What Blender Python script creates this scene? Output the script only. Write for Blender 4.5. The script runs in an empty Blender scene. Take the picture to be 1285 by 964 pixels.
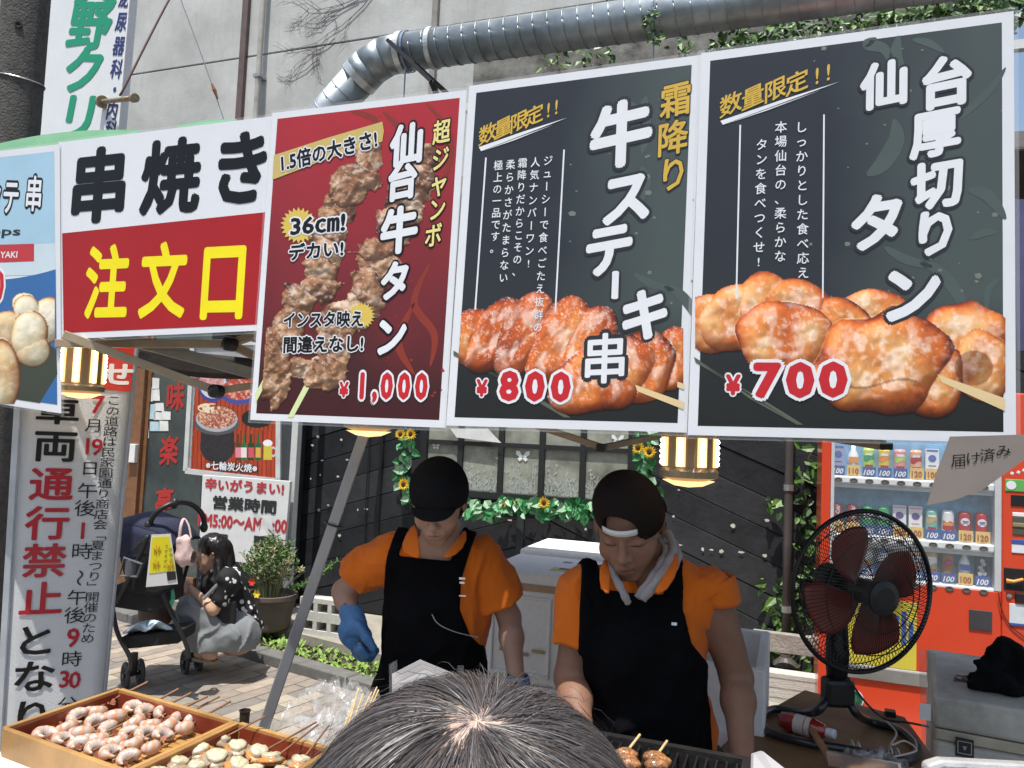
import bpy, math, random
import numpy as np
from math import radians as R, sin, cos, pi
random.seed(5); rng = np.random.default_rng(7)
sc = bpy.context.scene; COL = sc.collection
A = lambda *p: np.array(p, float)
def nrm(v): v = np.asarray(v, float); return v/np.linalg.norm(v)

# ---------------------------------------------------------------- camera, sky, sun, exposure
F_PX, CX, CY = 965.0, 642.5, 482.0           # measured focal length and centre of the photograph (1285 x 964)
CAM = A(0, 0, 1.65); PITCH, ROLL = R(3.5), R(2.4)
FWD = A(0, cos(PITCH), sin(PITCH)); _u0 = A(0, -sin(PITCH), cos(PITCH)); _r0 = A(1, 0, 0)
RGT = _r0*cos(ROLL)+_u0*sin(ROLL); UPV = _u0*cos(ROLL)-_r0*sin(ROLL)
cam = bpy.data.objects.new('camera', bpy.data.cameras.new('camera')); COL.objects.link(cam)
from mathutils import Matrix, Vector
cam.matrix_world = Matrix(((RGT[0], UPV[0], -FWD[0], CAM[0]), (RGT[1], UPV[1], -FWD[1], CAM[1]), (RGT[2], UPV[2], -FWD[2], CAM[2]), (0, 0, 0, 1)))
cam.data.sensor_width = 36; cam.data.lens = F_PX/1285*36; cam.data.clip_start = .02; cam.data.clip_end = 500
sc.camera = cam
SUN_EL, SUN_AZ = R(73.5), R(205)               # azimuth from +Y clockwise: behind the camera, a little to its left
w = bpy.data.worlds.new('World'); sc.world = w; w.use_nodes = True
nt = w.node_tree; bg = nt.nodes['Background']
sky = nt.nodes.new('ShaderNodeTexSky'); sky.sky_type = 'NISHITA'; sky.sun_disc = False
sky.sun_elevation = SUN_EL; sky.sun_rotation = SUN_AZ; sky.air_density = 1.3; sky.dust_density = 2.5
nt.links.new(sky.outputs[0], bg.inputs[0]); bg.inputs[1].default_value = .13
sl = bpy.data.lights.new('sun', 'SUN'); sl.energy = 4.9; sl.angle = R(.5); sl.color = (1, .965, .9)
so = bpy.data.objects.new('sun', sl); COL.objects.link(so)
_s = A(sin(SUN_AZ)*cos(SUN_EL), cos(SUN_AZ)*cos(SUN_EL), sin(SUN_EL))
so.rotation_euler = Vector(_s).to_track_quat('Z', 'Y').to_euler()
sc.view_settings.view_transform = 'Standard'; sc.view_settings.look = 'None'
sc.view_settings.exposure = .3; sc.view_settings.gamma = 1
sc.render.engine = 'CYCLES'; sc.cycles.max_bounces = 8; sc.cycles.transparent_max_bounces = 16; sc.cycles.use_denoising = True
sc.cycles.sample_clamp_indirect = 6

# ---------------------------------------------------------------- street frame and photo measurement helpers
YAW = R(20); U = A(cos(YAW), -sin(YAW), 0); N = A(sin(YAW), cos(YAW), 0); Zv = A(0, 0, 1)
def ray(px, py): return RGT*((px-CX)/F_PX)-UPV*((py-CY)/F_PX)+FWD
def P(px, py, Z): return CAM+ray(px, py)*Z
def onD(px, py, D): d = ray(px, py); return CAM+d*(D/np.dot(N, d))
def onz(px, py, h): d = ray(px, py); return CAM+d*((h-CAM[2])/d[2])
def W(u, D, z): return U*u+N*D+Zv*z
def uv(p): return float(np.dot(p, U)), float(np.dot(p, N)), float(p[2])
def proj(p):
    d = np.asarray(p)-CAM; z = np.dot(d, FWD); return CX+F_PX*np.dot(d, RGT)/z, CY-F_PX*np.dot(d, UPV)/z

# ---------------------------------------------------------------- materials
MATS = {}
def mat(name, col=(.5, .5, .5), rough=.6, metal=0, var=.12, vs=8, bump=0, bs=60, coat=0, trans=0, alpha=1, emit=0, col2=None, attr=None, ior=1.45, detail=6, sheen=0, spec=None, sss=0):
    if name in MATS: return MATS[name]
    m = bpy.data.materials.new(name); m.use_nodes = True; n = m.node_tree; b = n.nodes['Principled BSDF']; L = n.links.new
    b.inputs['Roughness'].default_value = rough; b.inputs['Metallic'].default_value = metal
    b.inputs['Coat Weight'].default_value = coat; b.inputs['Coat Roughness'].default_value = .12
    b.inputs['Transmission Weight'].default_value = trans; b.inputs['Alpha'].default_value = alpha; b.inputs['IOR'].default_value = ior
    if sheen: b.inputs['Sheen Weight'].default_value = sheen
    if spec is not None: b.inputs['Specular IOR Level'].default_value = spec
    if sss: b.inputs['Subsurface Weight'].default_value = sss; b.inputs['Subsurface Scale'].default_value = .01
    tc = n.nodes.new('ShaderNodeTexCoord')
    nz = n.nodes.new('ShaderNodeTexNoise'); nz.inputs['Scale'].default_value = vs; nz.inputs['Detail'].default_value = detail; nz.inputs['Roughness'].default_value = .65
    L(tc.outputs['Object'], nz.inputs['Vector'])
    rp = n.nodes.new('ShaderNodeValToRGB'); rp.color_ramp.elements[0].position = .32; rp.color_ramp.elements[1].position = .68
    c0 = tuple(min(1, c*(1-var)) for c in col)+(1,); c1 = tuple(min(1, c*(1+var)) for c in (col2 or col))+(1,)
    rp.color_ramp.elements[0].color = c0; rp.color_ramp.elements[1].color = c1
    L(nz.outputs[0], rp.inputs[0]); out = rp.outputs[0]
    if attr:
        at = n.nodes.new('ShaderNodeAttribute'); at.attribute_name = attr
        mx = n.nodes.new('ShaderNodeMix'); mx.data_type = 'RGBA'; mx.blend_type = 'MULTIPLY'; mx.inputs[0].default_value = 1
        L(at.outputs['Color'], mx.inputs[6]); L(out, mx.inputs[7]); out = mx.outputs[2]
    L(out, b.inputs['Base Color'])
    if emit: L(out, b.inputs['Emission Color']); b.inputs['Emission Strength'].default_value = emit
    if bump:
        n2 = n.nodes.new('ShaderNodeTexNoise'); n2.inputs['Scale'].default_value = bs; n2.inputs['Detail'].default_value = 5
        L(tc.outputs['Object'], n2.inputs['Vector'])
        bp = n.nodes.new('ShaderNodeBump'); bp.inputs['Strength'].default_value = bump; bp.inputs['Distance'].default_value = .01
        L(n2.outputs[0], bp.inputs['Height']); L(bp.outputs[0], b.inputs['Normal'])
    MATS[name] = m; return m
def paint(name, col, rough=.45, **k): return mat(name, col, rough, **k)

# ---------------------------------------------------------------- mesh builder and object bookkeeping
ORG = {}
def org(o): return ORG.get(o.name, A(0, 0, 0)) if o else A(0, 0, 0)
class MB:
    def __init__(s): s.v = []; s.f = []; s.mi = []; s.n = 0; s.c = []; s.marks = []
    def add(s, v, f, mi=0, col=None):
        v = np.asarray(v, float).reshape(-1, 3); s.v.append(v)
        for q in f: s.f.append(tuple(int(i)+s.n for i in q)); s.mi.append(mi)
        if col is not None: s.c.append(np.broadcast_to(np.asarray(col, float), (len(v), 3)))
        s.n += len(v); return s
    def poly(s, pts, mi=0, col=None): return s.add(pts, [range(len(pts))], mi, col)
    def prism(s, pts, ext, mi=0, col=None):
        pts = [np.asarray(p, float) for p in pts]; k = len(pts); ext = np.asarray(ext, float)
        nn = sum(np.cross(pts[i]-pts[0], pts[(i+1) % k]-pts[0]) for i in range(k))
        if np.dot(nn, ext) > 0: pts = pts[::-1]
        v = pts+[p+ext for p in pts]
        f = [range(k), range(2*k-1, k-1, -1)]+[((i+1) % k, i, i+k, (i+1) % k+k) for i in range(k)]
        return s.add(v, f, mi, col)
    def box(s, c, size, ax=(U, N, Zv), mi=0, col=None, taper=1):
        h = np.asarray(size, float)/2; c = np.asarray(c, float)
        v = [c+ax[0]*h[0]*i*(taper if k > 0 else 1)+ax[1]*h[1]*j*(taper if k > 0 else 1)+ax[2]*h[2]*k for k in (-1, 1) for j in (-1, 1) for i in (-1, 1)]
        return s.add(v, [(0, 2, 3, 1), (4, 5, 7, 6), (0, 1, 5, 4), (2, 6, 7, 3), (0, 4, 6, 2), (1, 3, 7, 5)], mi, col)
    def ubox(s, u0, u1, d0, d1, z0, z1, mi=0, col=None): return s.box(W((u0+u1)/2, (d0+d1)/2, (z0+z1)/2), (u1-u0, d1-d0, z1-z0), mi=mi, col=col)
    def tube(s, path, r, n=8, caps=True, mi=0, flat=None, closed=False, col=None):
        p = [np.asarray(q, float) for q in path]; m = len(p)
        r = [r]*m if np.isscalar(r) else list(r)
        t = []
        for i in range(m):
            a = p[i-1] if (i or closed) else p[0]; b = p[(i+1) % m] if (i < m-1 or closed) else p[-1]
            t.append(nrm(b-a+1e-12))
        x = np.cross(t[0], Zv)
        if np.linalg.norm(x) < .1: x = np.cross(t[0], A(1, 0, 0))
        x = nrm(x) if flat is None else nrm(flat[0]-t[0]*np.dot(flat[0], t[0])); V = []
        for i in range(m):
            x = nrm(x-t[i]*np.dot(x, t[i])); y = np.cross(t[i], x)
            sx, sy = (1, 1) if flat is None else (1, flat[1])
            for k in range(n):
                a = 2*pi*k/n+(pi/n if n == 4 else 0); V.append(p[i]+(x*cos(a)*sx+y*sin(a)*sy)*r[i])
        f = []
        for i in range(m if closed else m-1):
            for k in range(n):
                a, b = i*n+k, i*n+(k+1) % n; c, d = ((i+1) % m)*n+(k+1) % n, ((i+1) % m)*n+k
                f.append((a, b, c, d))
        if caps and not closed: f += [tuple(range(n-1, -1, -1)), tuple(range((m-1)*n, m*n))]
        return s.add(V, f, mi, col)
    def bar(s, a, b, wd, th, side=None, mi=0, col=None):
        a, b = np.asarray(a, float), np.asarray(b, float); t = nrm(b-a)
        x = np.cross(t, Zv) if side is None else np.asarray(side, float); x = nrm(x-t*np.dot(x, t)); y = np.cross(t, x)
        return s.box((a+b)/2, (wd, th, np.linalg.norm(b-a)), (x, y, t), mi, col)
    def lathe(s, o, prof, n=20, ax=Zv, x=None, mi=0, col=None, sq=1):
        ax = nrm(ax); x = nrm(np.cross(ax, A(.3, 1, .2)) if x is None else x); y = np.cross(ax, x); V = []
        for r, h in prof:
            for k in range(n): a = 2*pi*k/n; V.append(o+x*r*cos(a)+y*r*sin(a)*sq+ax*h)
        f = [(i*n+k, i*n+(k+1) % n, (i+1)*n+(k+1) % n, (i+1)*n+k) for i in range(len(prof)-1) for k in range(n)]
        if prof[0][0] > 1e-6: f.append(tuple(range(n-1, -1, -1)))
        if prof[-1][0] > 1e-6: f.append(tuple(range((len(prof)-1)*n, len(prof)*n)))
        return s.add(V, f, mi, col)
    def ell(s, c, r, ax=(A(1, 0, 0), A(0, 1, 0), A(0, 0, 1)), nu=14, nv=9, mi=0, col=None, jit=0):
        V = []; c = np.asarray(c, float)
        for i in range(nv+1):
            th = pi*i/nv
            for k in range(nu):
                a = 2*pi*k/nu; q = 1+jit*(random.random()-.5)
                V.append(c+(ax[0]*r[0]*sin(th)*cos(a)+ax[1]*r[1]*sin(th)*sin(a)+ax[2]*r[2]*cos(th))*q)
        f = [(i*nu+k, (i+1)*nu+k, (i+1)*nu+(k+1) % nu, i*nu+(k+1) % nu) for i in range(nv) for k in range(nu)]
        return s.add(V, f, mi, col)
    def grid(s, fn, nu, nv, mi=0, col=None):
        V = [fn(i/nu, j/nv) for j in range(nv+1) for i in range(nu+1)]
        return s.add(V, [(j*(nu+1)+i, j*(nu+1)+i+1, (j+1)*(nu+1)+i+1, (j+1)*(nu+1)+i) for j in range(nv) for i in range(nu)], mi, col)
    def build(s, name, m, parent=None, smooth=False, bevel=0, solid=0, weld=False, sub=0):
        if 2 <= len(s.marks) <= 14 and name.endswith('lettering'):        # large characters: each one an object of its own
            allv = np.concatenate(s.v); mk = s.marks+[(s.n, len(s.f))]; o = None
            for (va, fa), (vb, fb) in zip(mk[:-1], mk[1:]):
                q = MB(); q.add(allv[va:vb], [tuple(i-va for i in f) for f in s.f[fa:fb]]); q.mi = s.mi[fa:fb]; o = q.build('character', m, parent)
            return o
        me = bpy.data.meshes.new(name); v = np.concatenate(s.v) if s.v else np.zeros((0, 3))
        me.from_pydata((v-org(parent)).tolist(), [], s.f)
        for x in (m if isinstance(m, (list, tuple)) else [m]): me.materials.append(x)
        if any(s.mi): me.polygons.foreach_set('material_index', s.mi)
        if s.c and sum(len(c) for c in s.c) == len(v):
            ca = me.color_attributes.new('Col', 'FLOAT_COLOR', 'POINT'); c4 = np.ones((len(v), 4)); c4[:, :3] = np.concatenate(s.c); ca.data.foreach_set('color', c4.ravel())
        if smooth: me.polygons.foreach_set('use_smooth', [True]*len(me.polygons))
        o = bpy.data.objects.new(name, me); COL.objects.link(o)
        if parent: o.parent = parent
        ORG[o.name] = org(parent)
        if weld: o.modifiers.new('w', 'WELD').merge_threshold = 1e-4
        if solid: md = o.modifiers.new('s', 'SOLIDIFY'); md.thickness = solid; md.offset = 0
        if bevel: md = o.modifiers.new('b', 'BEVEL'); md.width = bevel; md.segments = 2; md.limit_method = 'ANGLE'; md.angle_limit = R(40)
        if sub: md = o.modifiers.new('u', 'SUBSURF'); md.levels = md.render_levels = sub
        return o
def tag(o, label=None, cat=None, group=None, kind=None):
    if label: o['label'] = label
    if cat: o['category'] = cat
    if group: o['group'] = group
    if kind: o['kind'] = kind
    return o
def thing(name, loc, label, cat, group=None, kind=None):
    o = bpy.data.objects.new(name, None); o.empty_display_size = .1; COL.objects.link(o); o.location = tuple(loc); ORG[o.name] = np.asarray(loc, float)
    return tag(o, label, cat, group, kind)
def struct(o): o['kind'] = 'structure'; return o
def dup(root, loc, rotz=None, label=None):
    r = root.copy(); COL.objects.link(r); r.location = tuple(loc)
    if rotz is not None: r.rotation_euler = (0, 0, rotz)
    if label: r['label'] = label
    for ch in [c for c in bpy.data.objects if c.parent == root]:
        c = ch.copy(); COL.objects.link(c); c.parent = r
        for g in [c2 for c2 in bpy.data.objects if c2.parent == ch]:
            d = g.copy(); COL.objects.link(d); d.parent = c
    return r
def rdm(a, b): return random.uniform(a, b)
def bez(p, n=12):
    p = [np.asarray(q, float) for q in p]; out = []; m = len(p)       # Catmull-Rom through points
    for i in range(m-1):
        a, b, c, d = p[max(i-1, 0)], p[i], p[i+1], p[min(i+2, m-1)]
        for k in range(n if i < m-2 else n+1):
            t = k/n; out.append(.5*((2*b)+(c-a)*t+(2*a-5*b+4*c-d)*t*t+(3*b-a-3*c+d)*t**3))
    return out
def vnoise(shape_pts, seed=0):
    """value noise at Nx2 or Nx3 points"""
    p = np.asarray(shape_pts, float); i = np.floor(p).astype(np.int64); f = p-i; f = f*f*(3-2*f); d = p.shape[-1]; out = 0
    for c in range(2**d):
        wgt = 1; h = np.full(p.shape[:-1], seed*7919+17, np.int64)
        for a in range(d):
            b = (c >> a) & 1; wgt = wgt*(f[..., a] if b else 1-f[..., a]); h = (h*73856093) ^ ((i[..., a]+b)*(19349663, 83492791, 2654435761)[a]); h = h & 0x7fffffff
        h = (h ^ (h >> 13))*1274126177 & 0x7fffffff; out = out+wgt*((h >> 8) % 65536)/65535
    return out
def fbm(p, oct=4, seed=0):
    p = np.asarray(p, float); return sum(vnoise(p*2**k, seed+k)*.5**k for k in range(oct))/sum(.5**k for k in range(oct))

# ---------------------------------------------------------------- lettering (outlines of the font Blender carries)
_G = {}
def _flat(s):
    if s not in _G:
        c = bpy.data.curves.new('t', 'FONT'); c.body = s; c.size = 1; c.resolution_u = 2
        o = bpy.data.objects.new('t', c); COL.objects.link(o); bpy.context.view_layer.update()
        me = bpy.data.meshes.new_from_object(o)
        v = np.array([q.co[:2] for q in me.vertices]).reshape(-1, 2); f = [tuple(p.vertices) for p in me.polygons]
        bpy.data.objects.remove(o); bpy.data.curves.remove(c); bpy.data.meshes.remove(me); _G[s] = (v, f)
    return _G[s]
def glyphs(s, off):
    """flat outline of a string, thickened by OFF (em) by laying shifted copies a hair apart; third column is that hair"""
    v, f = _flat(s)
    if off < .004 or not len(v): return np.c_[v, np.zeros(len(v))], f
    k = (s, round(off, 4))
    if k not in _G:
        sh = [(0, 0)]+[(off*cos(a), off*sin(a)) for a in np.linspace(0, 2*pi, 5 if off < .015 else 9 if off < .05 else 13)[:-1]]
        if off > .05: sh += [(off*.5*cos(a), off*.5*sin(a)) for a in np.linspace(.3, 2*pi+.3, 7)[:-1]]
        V = [np.c_[v+A(*d), np.full(len(v), i*1e-5)] for i, d in enumerate(sh)]; F = [tuple(j+i*len(v) for j in q) for i in range(len(sh)) for q in f]
        _G[k] = (np.concatenate(V), F)
    return _G[k]
class Plane:
    """A flat printed face: maps photo pixels to points of the face; ex right, ey up, nv towards the viewer."""
    def __init__(s, fn, ex=U, ey=Zv, nv=None): s.fn = fn; s.ex = nrm(ex); s.ey = nrm(ey); s.nv = nrm(nv if nv is not None else np.cross(s.ex, s.ey))
    def sc(s, px, py): return np.linalg.norm(s.fn(px, py+5)-s.fn(px, py-5))/10
def planeD(D): return Plane(lambda x, y: onD(x, y, D), U, Zv, -N)
def plane3(a, b, c):
    """plane through three 3D points: a->b right, a->c down"""
    ex = nrm(b-a); nn = nrm(np.cross(b-a, a-c)); ey = nrm(np.cross(nn, ex))
    def fn(x, y): d = ray(x, y); return CAM+d*(np.dot(a-CAM, nn)/np.dot(d, nn))
    if np.dot(nn, CAM-a) < 0: nn = -nn
    return Plane(fn, ex, ey, nn)
def put(mb, pl, s, p, w, h=None, layers=((0, 0, 0),), rot=0, skew=0, lift=.0006, ex=None, ey=None):
    """one glyph centred on pixel p, em width w and height h in pixels"""
    h = h or w; k = pl.sc(*p); c = pl.fn(*p); ex = pl.ex if ex is None else ex; ey = pl.ey if ey is None else ey
    mb.marks.append((mb.n, len(mb.f)))
    for n, (off, mi, lf) in enumerate(layers):
        v, f = glyphs(s, off)
        if not len(v): continue
        zz_ = v[:, 2:]; v = v[:, :2]; b0_ = _flat(s)[0]
        q = v-A(.5, .36) if ord(s) > 0x2000 else v-(b0_.max(0)+b0_.min(0))/2
        if rot: q = np.stack([q[:, 0]*cos(rot)-q[:, 1]*sin(rot), q[:, 0]*sin(rot)+q[:, 1]*cos(rot)], 1)
        q = q*A(w*k, h*k); q[:, 1] += skew*q[:, 0]
        mb.add(c+q[:, :1]*ex+q[:, 1:]*ey+pl.nv*(lift+lf+zz_), f, mi)
def vtext(mb, pl, s, p0, p1, w, h=None, layers=((0, 0, 0),), **k):
    n = len(s)
    for i, ch in enumerate(s):
        t = i/max(1, n-1); p = (p0[0]+(p1[0]-p0[0])*t, p0[1]+(p1[1]-p0[1])*t)
        put(mb, pl, ch, p, w, h, layers, rot=-pi/2 if ch in 'ー～「」（）' else 0, **k)
def htext(mb, pl, s, pL, pR, h, layers=((0, 0, 0),), lift=.0006, ital=0):
    """a whole line fitted between two pixels (left and right ends of its middle line), height h pixels"""
    a, b = pl.fn(*pL), pl.fn(*pR); ex = nrm(b-a); ey = nrm(np.cross(pl.nv, ex))
    if np.dot(ey, pl.ey) < 0: ey = -ey
    v0 = _flat(s)[0]; lo, hi = v0.min(0), v0.max(0); hm = h*pl.sc(*pL); wm = np.linalg.norm(b-a)
    for off, mi, lf in layers:
        v, f = glyphs(s, off); q = (v[:, :2]-(lo+hi)/2)/(hi-lo)*A(wm, hm); q[:, 0] += ital*q[:, 1]
        mb.add((a+b)/2+q[:, :1]*ex+q[:, 1:]*ey+pl.nv*(lift+lf+v[:, 2:]), f, mi)
def shape(mb, pl, pts, mi=0, lift=.0004, col=None): mb.poly([pl.fn(*p)+pl.nv*lift for p in pts][::-1], mi, col)

# ---------------------------------------------------------------- signed-distance modelling for bodies and cloth
def smin(a, b, k): h = np.clip(.5+.5*(b-a)/k, 0, 1); return b+(a-b)*h-k*h*(1-h)
class Field:
    def __init__(s, xs, ys, zs):
        s.ax = [np.asarray(q, np.float32) for q in (xs, ys, zs)]; s.D = np.full([len(q) for q in s.ax], .5, np.float32)
    @staticmethod
    def span(lo, hi, step, fine=()):
        """coordinates from lo to hi with finer steps inside the (a, b, step) zones"""
        out = [lo]
        while out[-1] < hi:
            st = step
            for a, b, q in fine:
                if a <= out[-1] <= b: st = min(st, q)
            out.append(out[-1]+st)
        return out
    def sub(s, lo, hi, m):
        sl = []
        for i in range(3):
            a, b = np.searchsorted(s.ax[i], lo[i]-m), np.searchsorted(s.ax[i], hi[i]+m); sl.append(slice(max(0, a-1), b+1))
        X, Y, Z = np.meshgrid(*[s.ax[i][sl[i]] for i in range(3)], indexing='ij', sparse=True); return tuple(sl), X, Y, Z
    def comb(s, sl, d, k, op):
        if op == 'add': s.D[sl] = smin(s.D[sl], d, k) if k else np.minimum(s.D[sl], d)
        else: s.D[sl] = -smin(-s.D[sl], d, k) if k else np.maximum(s.D[sl], -d)
    def cap(s, a, b, ra, rb=None, k=.02, op='add'):
        rb = ra if rb is None else rb; a, b = np.asarray(a, float), np.asarray(b, float); m = max(ra, rb)+max(k, .01)+.03
        sl, X, Y, Z = s.sub(np.minimum(a, b), np.maximum(a, b), m)
        if min(X.size, Y.size, Z.size) == 0: return s
        ab = b-a; L = np.dot(ab, ab)+1e-12
        t = np.clip(((X-a[0])*ab[0]+(Y-a[1])*ab[1]+(Z-a[2])*ab[2])/L, 0, 1)
        d = np.sqrt((X-a[0]-ab[0]*t)**2+(Y-a[1]-ab[1]*t)**2+(Z-a[2]-ab[2]*t)**2)-(ra+(rb-ra)*t)
        s.comb(sl, d, k, op); return s
    def ell(s, c, r, M=None, k=.02, op='add'):
        c = np.asarray(c, float); m = max(r)+max(k, .01)+.03; sl, X, Y, Z = s.sub(c, c, m)
        if min(X.size, Y.size, Z.size) == 0: return s
        M = np.eye(3) if M is None else M; dx, dy, dz = X-c[0], Y-c[1], Z-c[2]
        q = [(M[0][i]*dx+M[1][i]*dy+M[2][i]*dz) for i in range(3)]
        k0 = np.sqrt(sum((q[i]/r[i])**2 for i in range(3)))+1e-6; k1 = np.sqrt(sum((q[i]/r[i]**2)**2 for i in range(3)))+1e-6
        s.comb(sl, k0*(k0-1)/k1, k, op); return s
    def pts(s):
        return np.meshgrid(*s.ax, indexing='ij', sparse=True)
    def cut(s, p, n):
        """keep the side the normal n points away from"""
        X, Y, Z = s.pts(); n = nrm(n); s.D = np.maximum(s.D, ((X-p[0])*n[0]+(Y-p[1])*n[1]+(Z-p[2])*n[2]).astype(np.float32)); return s
    def mesh(s):
        D = s.D; S = D < 0; c = [S[i:S.shape[0]-1+i, j:S.shape[1]-1+j, k:S.shape[2]-1+k] for i in (0, 1) for j in (0, 1) for k in (0, 1)]
        anyv = np.logical_or.reduce(c); allv = np.logical_and.reduce(c); act = anyv & ~allv
        I = np.argwhere(act); idx = -np.ones(act.shape, np.int64); idx[act] = np.arange(len(I)); acc = np.zeros((len(I), 3)); cnt = np.zeros(len(I))
        for ax in range(3):
            o = [a for a in range(3) if a != ax]
            for i in (0, 1):
                for j in (0, 1):
                    b = np.zeros(3, int); b[o[0]] = i; b[o[1]] = j; e = b.copy(); e[ax] = 1
                    p, q = I+b, I+e; da, db = D[tuple(p.T)], D[tuple(q.T)]; mk = (da < 0) != (db < 0)
                    t = np.where(mk, da/(da-db+1e-12), 0); pos = p.astype(float); pos[:, ax] += t; acc[mk] += pos[mk]; cnt[mk] += 1
        v = acc/cnt[:, None]; out = np.stack([np.interp(v[:, a], np.arange(len(s.ax[a])), s.ax[a]) for a in range(3)], 1); fs = []
        for ax in range(3):
            o = [a for a in range(3) if a != ax]; lo = [slice(None)]*3; hi = [slice(None)]*3; lo[ax] = slice(0, -1); hi[ax] = slice(1, None)
            a, b = S[tuple(lo)], S[tuple(hi)]; E = np.argwhere(a != b)
            E = E[(E[:, o[0]] > 0) & (E[:, o[1]] > 0) & (E[:, o[0]] < S.shape[o[0]]-1) & (E[:, o[1]] < S.shape[o[1]]-1)]
            ins = a[tuple(E.T)]
            def cell(i, j): q = E.copy(); q[:, o[0]] -= i; q[:, o[1]] -= j; return idx[tuple(q.T)]
            q = np.stack([cell(1, 1), cell(0, 1), cell(0, 0), cell(1, 0)], 1); flip = ins == (ax == 1); q[flip] = q[flip][:, ::-1]; fs.append(q)
        return out, np.concatenate(fs)
def meshobj(name, v, f, m, parent=None, col=None, smooth=True):
    me = bpy.data.meshes.new(name); v = np.asarray(v)-org(parent); f = np.asarray(f); k = f.shape[1]
    me.vertices.add(len(v)); me.vertices.foreach_set('co', v.astype(np.float32).ravel())
    me.loops.add(f.size); me.loops.foreach_set('vertex_index', f.astype(np.int32).ravel())
    me.polygons.add(len(f)); me.polygons.foreach_set('loop_start', np.arange(0, f.size, k, dtype=np.int32))
    me.update(calc_edges=True); me.validate()
    if smooth: me.polygons.foreach_set('use_smooth', [True]*len(me.polygons))
    for x in (m if isinstance(m, (list, tuple)) else [m]): me.materials.append(x)
    if col is not None:
        ca = me.color_attributes.new('Col', 'FLOAT_COLOR', 'POINT'); c4 = np.ones((len(v), 4)); c4[:, :3] = col; ca.data.foreach_set('color', c4.ravel())
    o = bpy.data.objects.new(name, me); COL.objects.link(o); o.parent = parent; ORG[o.name] = org(parent); return o
def inpoly(x, y, poly):
    """signed distance (negative inside) of points to a polygon"""
    d = np.full(np.broadcast(x, y).shape, 1e9); s = np.ones(d.shape); n = len(poly)
    for i in range(n):
        a, b = poly[i], poly[i-1]; ex, ey = b[0]-a[0], b[1]-a[1]; wx, wy = x-a[0], y-a[1]
        t = np.clip((wx*ex+wy*ey)/(ex*ex+ey*ey+1e-12), 0, 1); bx, by = wx-ex*t, wy-ey*t; d = np.minimum(d, bx*bx+by*by)
        c1, c2, c3 = y >= a[1], y < b[1], ex*wy > ey*wx
        s = np.where((c1 & c2 & c3) | (~c1 & ~c2 & ~c3), -s, s)
    return s*np.sqrt(d)
# ================================================================ THE SETTING
asphalt = mat('asphalt', (.07, .07, .068), .9, var=.25, vs=30, bump=.5, bs=300)
cement = mat('cement', (.27, .25, .21), .9, var=.22, vs=3, bump=.4, bs=120, col2=(.31, .29, .24))
kerbm = mat('kerb_stone', (.14, .14, .13), .9, var=.2, vs=12, bump=.4, bs=150)
g = MB().add([(-60, -30, -.012), (60, -30, -.012), (60, 90, -.012), (-60, 90, -.012)], [(0, 1, 2, 3)]); struct(g.build('street', asphalt))
# paved pavement: direction measured from the photo (kerb runs 33 degrees off the picture plane)
KA = R(33); KU = A(cos(KA), -sin(KA), 0); KN = A(sin(KA), cos(KA), 0); K0 = onz(352, 842, 0)   # a point on the kerb front edge
def KW(a, b, z=0): return A(K0[0], K0[1], 0)+KU*a+KN*b+Zv*z
pave = MB(); pave.prism([KW(-6, -4.2, -.01), KW(3, -4.2, -.01), KW(3, 0, -.01), KW(-6, 0, -.01)], (0, 0, .012))
pv = struct(pave.build('pavement', mat('paver_bed', (.15, .135, .11), .95, bump=.3)))
pcol = [(.34, .285, .225), (.255, .215, .18), (.24, .215, .18), (.20, .18, .16), (.36, .315, .245), (.25, .21, .175)]
pm = [mat('paver_%d' % i, c, .85, var=.14, vs=14, bump=.35, bs=180) for i, c in enumerate(pcol)]
rest = MB(); PW, PL = .1, .2; nbr = 0; shared = {}
for i in range(-60, 30):
    for j in range(-14, 0):
        for L_ in (0,):
            a0 = i*PW; b0 = j*PL*1.5+(i % 2)*PL*.75; b1 = b0+PL*1.5
            if b0 >= -.02: continue
            b1 = min(b1, -.004); c = KW(a0+PW/2, (b0+b1)/2, 0); q = proj(c)
            seen = 118 < q[0] < 470 and 770 < q[1] < 915
            if b1-b0 < .04: continue
            if seen and nbr < 290:
                ln = round((b1-b0)*50)/50; k = (ln, random.randrange(6)); dz = rdm(0, .002)
                if k not in shared:
                    mb = MB(); mb.box((0, 0, .003), (PW-.005, ln-.005, .02), (KU, KN, Zv)); o = mb.build('paver', pm[k[1]]); shared[k] = o.data
                else: o = bpy.data.objects.new('paver', shared[k]); COL.objects.link(o)
                o.parent = pv; o.location = (c[0], c[1], dz-.0005); nbr += 1
            elif b0 < 0: rest.box((c[0], c[1], .002), (PW-.005, b1-b0-.005, .02), (KU, KN, Zv), mi=random.randrange(6))
ro = rest.build('paver_field', pm, pv); ro['kind'] = 'stuff'
kb = MB()
for i in range(-10, 5): kb.box(KW(i*.6+.3, .06, .03), (.594, .12, .1), (KU, KN, Zv), mi=0)
struct(kb.build('kerb', kerbm, bevel=.008))
so_ = MB(); so_.prism([KW(-4, .12, 0), KW(3, .12, 0), KW(3, .42, 0), KW(-4, .42, 0)], (0, 0, .045)); struct(so_.build('soil_ground', mat('soil', (.07, .055, .04), .95, bump=.8, bs=60)))
sl_ = MB(); sl_.prism([KW(-6, .42, -.01), KW(7, .42, -.01), KW(9, 5, -.01), KW(-6, 6, -.01)], (0, 0, .12)); struct(sl_.build('concrete_ground', cement))
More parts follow.
